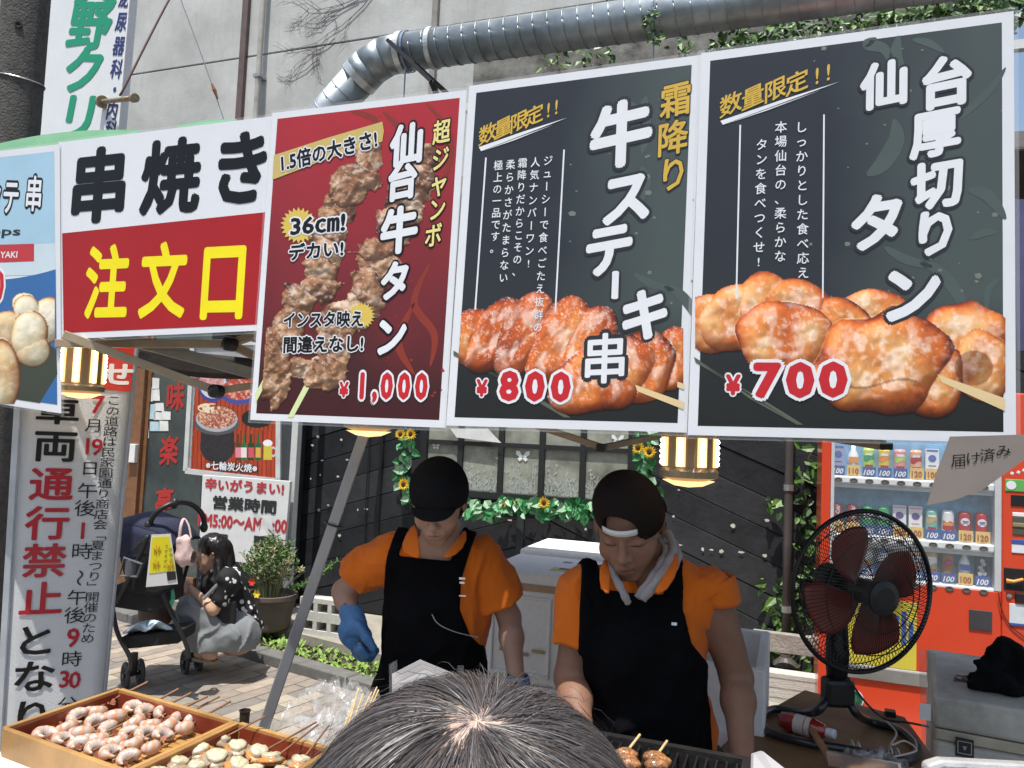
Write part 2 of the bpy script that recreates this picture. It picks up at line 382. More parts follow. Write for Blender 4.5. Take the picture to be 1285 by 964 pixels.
# weeds in the strip: leaves as one stuff mesh
wd = MB()
for i in range(900):
    a = rdm(-1.1, .95); b = rdm(.1, .4)+.03*sin(a*9); c = KW(a, b, .05)
    h = rdm(.02, .075); d = A(rdm(-1, 1), rdm(-1, 1), rdm(.2, 1.1)); d = nrm(d)*h; s_ = nrm(np.cross(d, Zv+A(.01, 0, 0)))*h*rdm(.16, .3)
    wd.add([c, c+d*.5+s_, c+d+A(0, 0, -.01), c+d*.5-s_], [(0, 1, 2, 3)])
wdo = wd.build('weeds', mat('weed_leaf', (.12, .22, .035), .55, var=.45, vs=40, col2=(.2, .32, .06))); tag(wdo, 'low green weeds growing in the strip behind the grey kerb', 'weeds', kind='stuff')

# ---- dark plank-clad shop front
DW = 5.62
b0 = W(-3.2, DW, 0); shop = thing('plank_building', b0, 'charcoal painted shop front clad in slanting boards with a gridded window', 'building')
plank = mat('charcoal_plank', (.022, .024, .027), .62, var=.35, vs=5, bump=.35, bs=25, spec=.35)
planks = [plank, mat('charcoal_plank_b', (.030, .032, .036), .66, var=.3, vs=5, bump=.35, bs=25, spec=.35), mat('charcoal_plank_c', (.017, .018, .021), .6, var=.3, vs=5, bump=.3, bs=25, spec=.35)]
def clip(poly, a, b, c):
    """keep a*x+b*y <= c"""
    out = []
    for i in range(len(poly)):
        p, q = poly[i-1], poly[i]; dp, dq = a*p[0]+b*p[1]-c, a*q[0]+b*q[1]-c
        if (dp <= 0) != (dq <= 0): t = dp/(dp-dq); out.append((p[0]+(q[0]-p[0])*t, p[1]+(q[1]-p[1])*t))
        if dq <= 0: out.append(q)
    return out
uL = uv(onD(374, 700, DW))[0]; uR = uv(onD(1330, 700, DW))[0]; uM = uv(onD(652, 680, DW))[0]
wl, wr = uv(onD(531, 600, DW))[0], uv(onD(793, 600, DW))[0]; wb, wt = uv(onD(660, 621, DW))[2], 2.1
MBk = MB(); MBk.ubox(uL, uR, DW+.03, DW+.2, 0, 3.3); MBk.build('wall', planks[2], shop)
def planks_in(x0, x1, z0, z1, ang):
    s_ = math.tan(ang); hgt = .215
    z = z0-abs(s_)*(x1-x0)-hgt
    xr = x0 if s_ >= 0 else x0
    while z < z1+abs(s_)*(x1-x0)+hgt:
        p = [(x0, z+s_*0), (x1, z+s_*(x1-x0)), (x1, z+s_*(x1-x0)+hgt-.006), (x0, z+hgt-.006)]
        p = clip(p, 0, -1, -z0); p = clip(p, 0, 1, z1) if p else p
        if len(p) > 2:
            dd = rdm(-.004, .004); mb = MB(); top = [W(q[0], DW+dd+(.008 if 1 else 0), q[1]) for q in p]
            mb.prism(top, N*.03); o = mb.build('plank', random.choice(planks), shop, bevel=.003)
        z += hgt
planks_in(uL, wl-.02, .12, 3.2, R(17)); planks_in(wr+.02, uR, .12, 3.2, R(-22))
planks_in(wl-.02, uM-.03, .12, wb-.05, R(17)); planks_in(uM+.03, wr+.02, .12, wb-.05, R(-22))
mb = MB(); mb.ubox(uM-.03, uM+.03, DW-.005, DW+.03, .12, wb-.05); mb.build('post', planks[1], shop, bevel=.003)
# window: frame, mullions, panes
wf = MB(); fm = mat('window_frame_dark', (.018, .019, .02), .5)
for (a, b, c, d) in ((wl-.03, wl+.03, wb-.05, wt), (wr-.03, wr+.03, wb-.05, wt)): wf.ubox(a, b, DW-.03, DW+.04, c, d)
wf.ubox(wl+.03, wr-.03, DW-.028, DW+.04, wb-.05, wb); wf.ubox(wl+.03, wr-.03, DW-.028, DW+.04, wt-.06, wt)
win = wf.build('window', fm, shop)
mux = [uv(onD(x, 600, DW))[0] for x in (577, 628, 679.5, 731)]; muz = [uv(onD(660, 560, DW))[2]]; muz.append(muz[0]+(muz[0]-wb)*1.0)
mm = MB()
for x in mux: mm.ubox(x-.022, x+.022, DW-.02, DW+.02, wb, wt-.06)
edges = [wl+.03]+[e for x in mux for e in (x-.022, x+.022)]+[wr-.03]
for z in muz:
    for i in range(0, len(edges), 2): mm.ubox(edges[i], edges[i+1], DW-.018, DW+.018, z-.018, z+.018)
mm.build('mullion', fm, win)
pane = mat('frosted_pane', (.20, .205, .165), .22, var=.3, vs=4, coat=.3, col2=(.30, .31, .26))
zz = [wb]+muz+[wt-.06]
for i in range(0, len(edges), 2):
    for j in range(len(zz)-1):
        m_ = MB(); m_.ubox(edges[i], edges[i+1], DW+.005, DW+.009, zz[j]+(.018 if j else 0), zz[j+1]-.018); m_.build('pane', pane, win)
# etched flowers and butterflies on the panes
et = MB(); plW = planeD(DW+.004)
for i in range(0, len(edges), 2):
    for k in range(26):
        u = rdm(edges[i]+.02, edges[i+1]-.02); z = wb+.005; hh = rdm(.05, .24)*(1 if k % 3 else .6); lean = rdm(-.03, .03)
        pth = [(u+lean*t*t*2, z+hh*t) for t in (0, .33, .66, 1)]
        for q in range(3):
            (x0, z0), (x1, z1) = pth[q], pth[q+1]; x1 = min(max(x1, edges[i]+.01), edges[i+1]-.01); e = .0022
            et.poly([W(x0-e, DW+.002, z0), W(x0+e, DW+.002, z0), W(x1+e, DW+.002, z1), W(x1-e, DW+.002, z1)])
            for sgn in (-1, 1):
                if random.random() < .6: l = rdm(.012, .032); et.poly([W(x0, DW+.0018, z0), W(x0+sgn*l*.6, DW+.0018, z0+l*.5), W(x0+sgn*l, DW+.0018, z0+l*1.2), W(x0+sgn*l*.3, DW+.0018, z0+l*.8)])
        if k % 2:
            x1, z1 = pth[3]; x1 = min(max(x1, edges[i]+.02), edges[i+1]-.02)
            for p in range(5): a = 2*pi*p/5; r_ = rdm(.008, .014); et.poly([W(x1, DW+.0016, z1), W(x1+r_*cos(a-.4), DW+.0016, z1+r_*sin(a-.4)), W(x1+r_*1.3*cos(a), DW+.0016, z1+r_*1.3*sin(a)), W(x1+r_*cos(a+.4), DW+.0016, z1+r_*sin(a+.4))])
eo = et.build('etched_flower', mat('etch_white', (.42, .45, .41), .5, var=.1), win); eo['kind'] = 'stuff'
def butterfly(px, py, s, name='butterfly_sticker'):
    m_ = MB(); c = onD(px, py, DW-.001); k = s
    for sg in (-1, 1):
        m_.poly([c, c+U*sg*.5*k+Zv*.75*k, c+U*sg*1.0*k+Zv*.8*k, c+U*sg*1.0*k+Zv*.25*k, c+U*sg*.45*k-Zv*.05*k]); m_.poly([c-Zv*.01, c+U*sg*.45*k-Zv*.06*k, c+U*sg*.75*k-Zv*.35*k, c+U*sg*.45*k-Zv*.7*k, c+U*sg*.12*k-Zv*.45*k])
    m_.build(name, paint('white_sticker', (.75, .78, .75), .5, var=.02), win)
butterfly(656, 573, .055); butterfly(775, 552, .045); butterfly(547, 560, .035)
# downpipe, cables, bench plank, conduit on the wall
pipe = mat('brown_pipe', (.075, .065, .062), .5, var=.2)
dp = thing('downpipe', W(uv(onD(988, 800, DW-.12))[0], DW-.12, 0), 'dark brown downpipe on the black boards left of the red machine', 'pipe')
m_ = MB(); ud = uv(onD(988, 700, DW-.12))[0]
m_.tube([W(ud, DW-.12, z) for z in (.26, 1, 2, 3.2)], .028, 12); m_.build('pipe', pipe, dp, smooth=True)
for z in (.55, 1.35, 2.2): m_ = MB(); m_.lathe(W(ud, DW-.12, z-.02), [(.034, 0), (.034, .04)], 12); m_.ubox(ud-.012, ud+.012, DW-.1, DW, z-.015, z+.015); m_.build('clamp', mat('galv', (.4, .4, .4), .35, .7), dp)
m_ = MB(); m_.lathe(W(ud, DW-.12, .19), [(.085, 0), (.07, .02), (.035, .05), (.03, .07)], 14); m_.build('foot', pipe, dp)
m_ = MB()
for k, (x0, x1) in enumerate(((463, 458), (478, 472), (481, 474), (484, 470))):
    m_.tube(bez([onD(x0, 430, DW-.02), onD((x0+x1)/2+2, 560, DW-.02), onD(x1, 650, DW-.02), onD(x1+1, 720, DW-.02)], 6), .006, 6)
tag(m_.build('wall_cable', mat('black_rubber', (.01, .01, .01), .5)), 'thin black cables hanging down the boards left of the window garland', 'cable')
pb = thing('bench_plank', onD(990, 806, DW-.3), 'weathered grey plank held low in front of the black wall', 'plank')
ua, ub = uv(onD(945, 800, DW-.28))[0], uv(onD(1045, 800, DW-.28))[0]; zp = uv(onD(990, 806, DW-.28))[2]
m_ = MB(); m_.ubox(ua, ub, DW-.3, DW-.24, zp-.07, zp+.05); m_.build('board', mat('grey_wood', (.3, .28, .25), .85, var=.25, vs=9, bump=.5), pb, bevel=.004)
for u in (ua+.1, ub-.1): m_ = MB(); m_.ubox(u-.02, u+.02, DW-.24, DW, zp-.02, zp+.01); m_.build('bracket', mat('galv'), pb)
# paint chips: pale spots where the paint came off
ch = MB(); cm = paint('bare_spot', (.55, .53, .47), .8, var=.2)
spots = [(392, 559), (404, 578), (399, 548), (424, 598), (390, 601), (402, 596), (436, 577), (428, 552), (412, 634), (426, 672), (449, 640), (460, 639), (381, 577), (480, 541), (370+30, 640), (845, 648), (852, 615), (962, 653), (1000, 632), (893, 690), (905, 692), (882, 689), (853, 684), (848, 681), (930, 693), (960, 697), (655, 655), (735, 664), (640, 653), (745, 690), (920, 660)]
for x, y in spots:
    c = onD(x, y, DW-.004); n = random.randint(5, 7); rx, rz = rdm(.008, .026), rdm(.006, .016)
    ch.poly([c+U*rx*cos(2*pi*k/n)*rdm(.6, 1.2)+Zv*rz*sin(2*pi*k/n)*rdm(.6, 1.2) for k in range(n)])
co = ch.build('paint_chip', cm, shop); co['kind'] = 'stuff'

# ---- restaurant front at the left (glass door with red lettering)
DR = 5.5
rf = thing('restaurant_building', W(uv(onD(200, 700, DR))[0], DR, 0), 'small restaurant front with a brown framed glass door and red lettering', 'building')
brown = mat('brown_door_frame', (.20, .095, .045), .5, var=.2, vs=20)
def ux(x, D=DR, y=640): return uv(onD(x, y, D))[0]
m_ = MB(); m_.ubox(ux(-60), ux(376), DR+.25, DR+.4, 0, 3.3); m_.build('wall', mat('dim_interior', (.03, .035, .035), .7, var=.4, vs=2), rf)
m_ = MB(); m_.ubox(ux(154), ux(176), DR-.06, DR+.06, 0, 3.1); m_.build('door_jamb', brown, rf, bevel=.004)
m_ = MB(); m_.ubox(ux(172.5)+.03, ux(180), DR-.02, DR+.02, .05, 3.0); m_.ubox(ux(180), ux(250), DR-.02, DR+.02, .05, .25); door = m_.build('door', brown, rf, bevel=.004)
glass = mat('door_glass', (.06, .075, .075), .08, var=.5, vs=1.2, coat=.3, spec=.6)
m_ = MB(); m_.ubox(ux(180), ux(252), DR+.0, DR+.008, .25, 3.0); m_.build('glass', glass, door)
m_ = MB(); m_.ubox(ux(165), ux(175), DR-.1, DR-.06, uv(onD(170, 580, DR))[2], uv(onD(170, 557, DR))[2]); m_.build('letter_box', paint('white_plastic', (.7, .7, .68), .4), rf, bevel=.004)
m_ = MB(); m_.ubox(ux(-60), ux(152), DR-.03, DR+.05, 0, 3.2); m_.build('side_wall', mat('grey_tile_wall', (.33, .35, .35), .6, var=.25, vs=3, bump=.1), rf)
m_ = MB(); m_.ubox(ux(252), ux(374), DR+.0, DR+.05, 0, 3.2); m_.build('dark_panel', planks[2], rf)
m_ = MB(); plr = planeD(DR-.004); red = paint('sign_red', (.42, .03, .025), .5, var=.05)
for ch_, p, s_ in (('味', (220, 498), 33), ('楽', (212, 566), 33), ('亭', (206, 631), 33)):
    for dx in (0,): put(m_, plr, ch_, p, s_*.9, s_*1.15, ((.028, 0, 0),), skew=.12)
m_.build('lettering', red, door)
for k, (x0, y0, x1, y1, c) in enumerate(((180, 486, 191, 504, 0), (191, 474, 200, 488, 0), (191, 489, 200, 503, 0), (178, 508, 184, 529, 1), (185, 508, 195, 526, 1), (195, 506, 205, 516, 0), (193, 517, 203, 527, 0), (203, 516, 214, 527, 0), (176, 528, 187, 550, 2), (188, 529, 199, 541, 1), (200, 528, 211, 541, 0))):
    m_ = MB(); q = [onD(x0, y0, DR-.005), onD(x1, y0+rdm(-1, 1), DR-.005), onD(x1+rdm(-1, 1), y1, DR-.005), onD(x0, y1, DR-.005)]; m_.prism(q, N*.002)
    o = m_.build('sticker', paint('sticker_%d' % c, ((.72, .72, .70), (.45, .60, .66), (.8, .8, .8))[c], .5, var=.15), door)
    if c == 2:
        t = MB(); cc = onD(181.5, 536, DR-.0065)
        t.tube([cc+U*.026*cos(a)+Zv*.026*sin(a) for a in np.linspace(0, 2*pi, 17)[:-1]], .0035, 5, closed=True); t.bar(cc-U*.018+Zv*.018, cc+U*.018-Zv*.018, .004, .003, N); t.bar(cc-U*.017, cc+U*.013, .007, .003, N)
        for q_ in range(2): t.ubox(uv(cc)[0]-.02, uv(cc)[0]+.02, DR-.008, DR-.0065, uv(cc)[2]-.048-q_*.012, uv(cc)[2]-.044-q_*.012)
        t.build('no_smoking_mark', paint('mark_red', (.5, .08, .07), .5), o)
# ring mark on the pale wall behind the banner
m_ = MB(); c = onD(14, 527, DR-.05); m_.lathe(c, [(.12, 0), (.12, .02), (.085, .02), (.085, 0)], 28, -N); tag(m_.build('wall_vent', paint('vent_white', (.7, .72, .72), .4)), 'round white vent ring on the grey wall behind the banner', 'vent')
m_ = MB(); c = onD(14, 527, DR-.034); m_.lathe(c, [(.082, 0), (.06, .015)], 24, -N); m_.build('dark_centre', mat('black_plastic', (.015, .015, .016), .4), bpy.data.objects['wall_vent'])
m_ = MB(); m_.prism([onD(0, 575, DR-.1), onD(17, 600, DR-.1), onD(0, 640, DR-.1), onD(-25, 610, DR-.1)], N*.05); tag(m_.build('cardboard_sheet', mat('cardboard', (.42, .3, .2), .85)), 'brown cardboard sheet leaning on the grey wall at the left edge', 'cardboard')

# ---- white concrete-panel building above, ivy, duct
DB = 6.6
wb_ = thing('panel_building', W(-4, DB, 0), 'tall pale building of large stained concrete panels with brown joint strips', 'building')
panm = mat('pale_panel', (.43, .43, .415), .8, var=.09, vs=1.6, bump=.15, bs=40, col2=(.52, .525, .51))
n_ = panm.node_tree; rp = [x for x in n_.nodes if x.type == 'VALTORGB'][0]
tc = [x for x in n_.nodes if x.type == 'TEX_COORD'][0]; vz = n_.nodes.new('ShaderNodeTexNoise'); vz.inputs['Scale'].default_value = 7; vz.inputs['Detail'].default_value = 8; vz.inputs['Roughness'].default_value = .75
mp = n_.nodes.new('ShaderNodeMapping'); mp.inputs['Scale'].default_value = (2.2, 2.2, .25); n_.links.new(tc.outputs['Object'], mp.inputs[0]); n_.links.new(mp.outputs[0], vz.inputs['Vector'])
r2 = n_.nodes.new('ShaderNodeValToRGB'); r2.color_ramp.elements[0].position = .54; r2.color_ramp.elements[0].color = (1, 1, 1, 1); r2.color_ramp.elements[1].position = .8; r2.color_ramp.elements[1].color = (.80, .78, .75, 1)
mx = n_.nodes.new('ShaderNodeMix'); mx.data_type = 'RGBA'; mx.blend_type = 'MULTIPLY'; mx.inputs[0].default_value = 1
n_.links.new(vz.outputs[0], r2.inputs[0]); n_.links.new(rp.outputs[0], mx.inputs[6]); n_.links.new(r2.outputs[0], mx.inputs[7]); n_.links.new(mx.outputs[2], n_.nodes['Principled BSDF'].inputs['Base Color'])
zj = uv(onD(230, 84, DB))[2]; ujs = [uv(onD(x, 60, DB))[0] for x in (-210, 308, 546, 760, 985, 1200)]
zrow = [zj-1.8, zj, zj+1.35, zj+2.7]
# the mid joint left of the brown strip sits a little lower than the one right of it
m_ = MB(); m_.ubox(ujs[0], ujs[-1], DB+.05, DB+.4, 0, zrow[-1]+.3); m_.build('wall', mat('dark_joint', (.09, .085, .08), .9), wb_)
for i in range(len(ujs)-1):
    off = 0
    for j in range(3):
        m_ = MB(); m_.ubox(ujs[i]+.012, ujs[i+1]-.012, DB, DB+.06, zrow[j]+off+.008, zrow[j+1]+off-.008); m_.build('panel', panm, wb_, bevel=.006)
for x, wd_, mt in ((308, .075, mat('brown_strip', (.13, .09, .085), .6, var=.2)), (546, .06, mat('grey_strip', (.27, .25, .23), .6, var=.2)), (985, .06, MATS['grey_strip'] if 'grey_strip' in MATS else brown)):
    u = uv(onD(x, 60, DB))[0]; m_ = MB(); m_.ubox(u-wd_/2, u+wd_/2, DB-.05, DB+.0, zrow[0], zrow[-1]); m_.build('joint_strip', mt, wb_, bevel=.004)
gp = thing('wall_pipe', onD(325, 80, DB-.08), 'thin pale grey pipe running up the panels beside the brown strip', 'pipe')
m_ = MB(); up = uv(onD(326, 70, DB-.08))[0]; m_.tube([W(up, DB-.08, z) for z in np.linspace(2.6, 6.6, 9)], .03, 10); m_.build('pipe', mat('aged_pipe', (.40, .38, .34), .6, var=.25, vs=6), gp, smooth=True)
for z in (3.6, 4.4, 5.3): m_ = MB(); m_.ubox(up-.045, up+.045, DB-.115, DB-.0, z-.018, z+.018); m_.build('clamp', mat('galv'), gp)
# lower stained parapet under the duct at right with ivy, shadow mixed into its colour
m_ = MB(); pa = [onD(640, 84, DB-.2), onD(1270, -12, DB-.2)]; 
rs = mat('stained_shaded_parapet', (.07, .068, .06), .85, var=.5, vs=4, bump=.3, col2=(.17, .165, .15))
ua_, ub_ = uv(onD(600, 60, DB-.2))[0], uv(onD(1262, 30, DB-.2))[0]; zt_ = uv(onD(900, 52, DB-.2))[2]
m_.ubox(ua_, ub_, DB-.3, DB-.05, 3.0, zt_+.18); tag(m_.build('parapet', rs, bevel=.02), 'stained parapet under the duct, darkened with painted shadow, ivy creeping over it', 'parapet')
LEAF = []
for i, c in enumerate(((.045, .10, .02), (.07, .15, .03), (.11, .2, .045), (.03, .07, .018))): LEAF.append(mat('ivy_leaf_%d' % i, c, .45, var=.3, vs=20))
def leaf(mb, c, dr, s, up=None, mi=0, wd=.62, fold=.12):
    dr = nrm(dr); up = nrm(A(rdm(-.5, .5), -1+rdm(-.4, .4), rdm(-.1, .9))) if up is None else nrm(up); sd = nrm(np.cross(dr, up)+1e-9); n = nrm(np.cross(sd, dr))
    v = [c, c+dr*s*.3+sd*s*wd*.5+n*s*fold, c+dr*s*.65+sd*s*wd*.38+n*s*fold*.6, c+dr*s, c+dr*s*.65-sd*s*wd*.38+n*s*fold*.6, c+dr*s*.3-sd*s*wd*.5+n*s*fold, c+dr*s*.5]
    mb.add(v, [(0, 1, 6), (1, 2, 6), (2, 3, 6), (3, 4, 6), (4, 5, 6), (5, 0, 6)], mi)
def foliage(name, blobs, dens, size, label, cat='ivy', kind=None, mats=None, stems=None):
    mb = MB()
    if stems:
        for st in stems: mb.tube(bez(st, 5), .006, 5, mi=len(mats or LEAF))
    for (c, r) in blobs:
        for k in range(int(dens*r[0]*r[2]*4)):
            q = rng.normal(size=3); q = q/np.linalg.norm(q)*rng.random()**.4; p = c+U*q[0]*r[0]+N*q[1]*r[1]+Zv*q[2]*r[2]
            leaf(mb, p, A(rdm(-1, 1), rdm(-.6, .2), rdm(-1, .5)), size*rdm(.6, 1.3), mi=random.randrange(len(mats or LEAF)))
    o = mb.build(name, list(mats or LEAF)+[mat('vine_stem', (.09, .06, .035), .8)]); return tag(o, label, cat, kind=kind)
bl = []
for x in np.linspace(905, 1262, 34):
    y = 66-(x-820)*.137+rdm(-7, 9); bl.append((onD(x, y, DB-.38), (rdm(.1, .24), .1, rdm(.05, .14))))
for x in (690, 705, 722, 742, 760, 850, 865): bl.append((onD(x, 80-(x-690)*.14+rdm(-5, 3), DB-.36), (.1, .06, .07)))
foliage('ivy_fringe', bl, 330, .07, 'ragged green ivy fringe hanging along the dark parapet under the duct', kind='stuff')
bl = [(onD(x, y, DB-.1), (.28, .15, .22)) for x, y in ((1215, 8), (1238, -2), (1248, 18), (1225, 26), (1250, -20))]
foliage('ivy_corner', bl, 500, .09, 'bushy ivy clump at the top right corner against the blue sky')
# bare creeper twigs on the pale panels
tw = MB()
def twig(p, a, l, r, d):
    pts = [p]
    for i in range(5): a += rdm(-.25, .25); p = (p[0]+cos(a)*l/5, p[1]+sin(a)*l/5); pts.append(p)
    tw.tube([onD(x, y, DB-.012) for x, y in pts], [r*(1-i*.13) for i in range(6)], 5)
    if d:
        for i in range(2, 6):
            for sg in (-1, 1):
                if random.random() < .62: twig(pts[i], a+sg*rdm(.3, .9), l*rdm(.3, .6), r*.6, d-1)
for p, a, l in (((460, -5), 2.75, 75), ((450, 0), 2.45, 60), ((468, -8), 2.25, 95), ((420, 48), 2.3, 55), ((400, 75), 2.5, 50), ((1195, 5), 2.6, 60), ((890, 70), 2.2, 30)): twig(p, a, l, .0045, 2)
tag(tw.build('creeper_twigs', mat('twig', (.09, .07, .06), .8)), 'bare dark creeper twigs clinging to the pale panels above the elbow', 'creeper', kind='stuff')

# spiral duct
DD = 5.5; du = thing('spiral_duct', onD(700, 60, DD), 'long galvanized spiral duct sloping up above the posters with an elbow', 'duct')
gal = mat('galvanized_duct', (.33, .37, .39), .46, .7, var=.28, vs=5, bump=.08, bs=20)
r_d = .152
pA, pB = onD(506, 66, DD), onD(1290, -43, DD); dirD = nrm(pB-pA)
pE = pA; seg = []
m_ = MB(); m_.tube([pA, pB+dirD*1.5], r_d, 40); m_.build('straight_run', gal, du, smooth=True)
sm = MB(); Ltot = np.linalg.norm(pB-pA)+1.4; k = .12; xx = nrm(np.cross(dirD, Zv)); yy = np.cross(dirD, xx)
while k < Ltot:
    c = pA+dirD*k; sm.tube([c+(xx*cos(a)+yy*sin(a))*(r_d+.002)+dirD*(a/(2*pi))*.118 for a in np.linspace(0, 2*pi, 37)], .0045, 5); k += .118
smo = sm.build('seam', gal, du, smooth=True); smo['kind'] = 'stuff'
pK = onD(452, 90, DD+.02); pL_ = onD(385, 165, DD+.06); 
m_ = MB(); path = [pA+dirD*.02]+bez([pA+dirD*.0, pA*.55+pK*.45+Zv*.05, pK], 5)[1:]; 
path = [pA, onD(484, 71, DD), onD(464, 84, DD+.01), onD(452, 97, DD+.02)]
for i in range(len(path)-1): m_ = MB(); m_.tube([path[i]-(path[i+1]-path[i])*.04, path[i+1]+(path[i+1]-path[i])*.04], r_d+.004*(i+1), 36); m_.build('elbow_section', gal, du, smooth=True)
m_ = MB(); m_.tube([path[-1], onD(340, 222, DD+.1)], r_d, 36); m_.build('drop_run', gal, du, smooth=True)
d2 = nrm(onD(340, 222, DD+.1)-path[-1]); sm = MB(); x2 = nrm(np.cross(d2, Zv)); y2 = np.cross(d2, x2)
for k in np.arange(.16, 1.1, .12): sm.tube([path[-1]+d2*k+(x2*cos(a)+y2*sin(a))*(r_d+.002)+d2*(a/(2*pi))*.03 for a in np.linspace(0, 2*pi, 33)], .0045, 5)
smo = sm.build('seam', gal, du, smooth=True); smo['kind'] = 'stuff'
for c, d_, t in ((path[0], dirD, .05), (path[-1], d2, .06), (pA+dirD*.28, dirD, .04)):
    m_ = MB(); x3 = nrm(np.cross(d_, Zv)); m_.tube([c-d_*t/2, c+d_*t/2], r_d+.014, 36); m_.build('collar', mat('zinc_bright', (.6, .63, .64), .4, .6), du, smooth=False)
for x, y in ((514, 55), (823, 13)):
    c = onD(x, y, DD); t = np.dot(c-pA, dirD); c = pA+dirD*t; bk = thing('duct_hanger', c, 'black bracket and blue strap holding the duct beside the elbow' if x < 600 else 'strap and thin rod holding the duct in front of the ivy tuft', 'bracket')
    m_ = MB(); m_.tube([c+(xx*cos(a)+yy*sin(a))*(r_d+.01) for a in np.linspace(0, 2*pi, 33)[:-1]], .012, 4, closed=True, flat=(dirD, .3)); m_.build('strap', mat('blue_strap', (.2, .26, .4), .5), bk)
    m_ = MB(); m_.tube([c-Zv*r_d-N*.05, c-Zv*(r_d+.45)-N*.05], .007, 6); m_.build('rod', mat('galv'), bk)
    if x < 600:
        m_ = MB(); m_.bar(c-N*.19+U*(-.1)+Zv*(.02), c+U*.28-Zv*.34-N*.12, .03, .03); m_.bar(c+U*.28-Zv*.34-N*.12, c+U*.30-Zv*.62+N*.3, .035, .035); m_.bar(c+U*.12-Zv*.18-N*.15, c+U*.2-Zv*.2+N*.9, .03, .03); m_.build('arm', mat('black_steel', (.03, .03, .035), .5, .3), bk)
foliage('ivy_tuft', [(onD(816, 24, DD-.2), (.06, .05, .09)), (onD(822, 46, DD-.1), (.04, .04, .09))], 1500, .045, 'small tuft of ivy growing over the duct at the second strap')

# ---- utility pole, clinic signboard, rods and wires
UP = P(8, 300, 3.9); pole = thing('utility_pole', A(UP[0], UP[1], 0), 'thick dark concrete pole at the left edge with a wire band', 'pole')
conc = mat('pole_concrete', (.085, .082, .075), .95, var=.3, vs=25, bump=.9, bs=90)
m_ = MB(); m_.tube([A(UP[0], UP[1], z) for z in np.linspace(0, 6, 13)], np.linspace(.115, .105, 13), 36); m_.build('shaft', conc, pole, smooth=True)
zb = P(20, 88, 3.9-.11)[2]; m_ = MB(); m_.tube([A(UP[0], UP[1], zb)+A(cos(a), sin(a), .06*sin(a*2))*.113 for a in np.linspace(0, 2*pi, 33)[:-1]], .004, 5, closed=True); m_.build('wire_band', mat('galv'), pole)
ph = P(19, 23, 3.9-.1); m_ = MB(); m_.lathe(A(UP[0], UP[1], ph[2])+nrm(A(ph[0]-UP[0], ph[1]-UP[1], 0))*.105, [(.018, 0), (.018, .012), (.011, .012), (.0, .002)], 12, nrm(A(ph[0]-UP[0], ph[1]-UP[1], 0))); m_.build('step_hole', mat('black_plastic'), pole)
DC = 3.72
cT = [onD(60, -60, DC), onD(169, -62, DC), onD(147, 190, DC), onD(40, 196, DC)]
cs = thing('clinic_signboard', cT[3], 'narrow white clinic signboard with green and navy characters beside the pole', 'sign')
m_ = MB(); m_.prism(cT, N*.06); m_.build('board', paint('sign_white', (.74, .76, .77), .35, coat=.3, var=.03), cs, bevel=.004)
m_ = MB(); e_ = [cT[0]-N*.004, cT[3]-N*.004]; m_.bar(e_[0], e_[1], .012, .012, U); m_.build('edge_trim', paint('trim_white', (.8, .8, .8), .3), cs); m_ = MB(); m_.bar(cT[1]-N*.004, cT[2]-N*.004, .012, .012, U); m_.build('edge_trim', paint('trim_white', (.8, .8, .8), .3), cs)
plC = plane3(onD(60, 0, DC-.001), onD(160, 0, DC-.001), onD(50, 150, DC-.001))
m_ = MB(); 
for ch_, p in (('天', (124, -22)), ('野', (113, 32)), ('ク', (105.5, 89)), ('リ', (100, 147))): put(m_, plC, ch_, p, 70, 62, ((.035, 0, 0),), lift=.002)
m_.build('lettering', paint('clinic_green', (.015, .30, .16), .4, var=.03), cs)
m_ = MB()
for ch_, p in (('泌', (157, -2)), ('尿', (153, 28)), ('器', (149.5, 58)), ('科', (146.5, 87)), ('・', (144, 113)), ('内', (141, 139)), ('科', (139, 164))): put(m_, plC, ch_, p, 19, 25, ((.02, 0, 0),), lift=.002)
m_.build('lettering', paint('navy', (.03, .04, .16), .4), cs)
rd_ = thing('brass_rod', P(128, 127, 3.5), 'rusty metal rod with round flanges sticking out of the clinic sign', 'rod')
ra, rb = onD(127, 128, DC-.015), onD(169, 123, DC-.18); m_ = MB(); m_.tube([ra, rb], .016, 14); m_.build('rod', mat('rust_brass', (.33, .26, .17), .5, .4, var=.35, vs=30), rd_, smooth=True)
t_ = nrm(rb-ra)
for q, l in ((ra, .03), (rb-t_*.03, .04)): m_ = MB(); m_.tube([q, q+t_*l], .04 if q is ra else .027, 18); m_.build('flange', MATS['rust_brass'], rd_)
def wire(pts, r, name, label, m=None):
    m_ = MB(); m_.tube(bez(pts, 8), r, 6); return tag(m_.build(name, m or mat('black_rubber'), smooth=True), label, 'wire')
wire([P(235, -40, 4.6), P(212, 0, 4.5), P(185, 52, 4.4), P(156, 110, 4.3), P(150, 120, 4.3)], .006, 'support_wire', 'dark reddish wire slanting down behind the clinic sign', mat('red_wire', (.12, .05, .05), .6))
wire([P(212, -40, 5.4), P(227, 0, 5.4), P(255, 75, 5.4), P(281, 150, 5.4), P(300, 200, 5.4)], .004, 'guy_wire', 'thin grey guy wire with a rusty turnbuckle in front of the panels', mat('galv'))
m_ = MB(); m_.tube([P(266, 105, 5.39), P(269, 113, 5.39), P(273, 124, 5.39)], [.006, .014, .006], 8); m_.build('turnbuckle', mat('rust', (.25, .09, .05), .7), bpy.data.objects['guy_wire'])
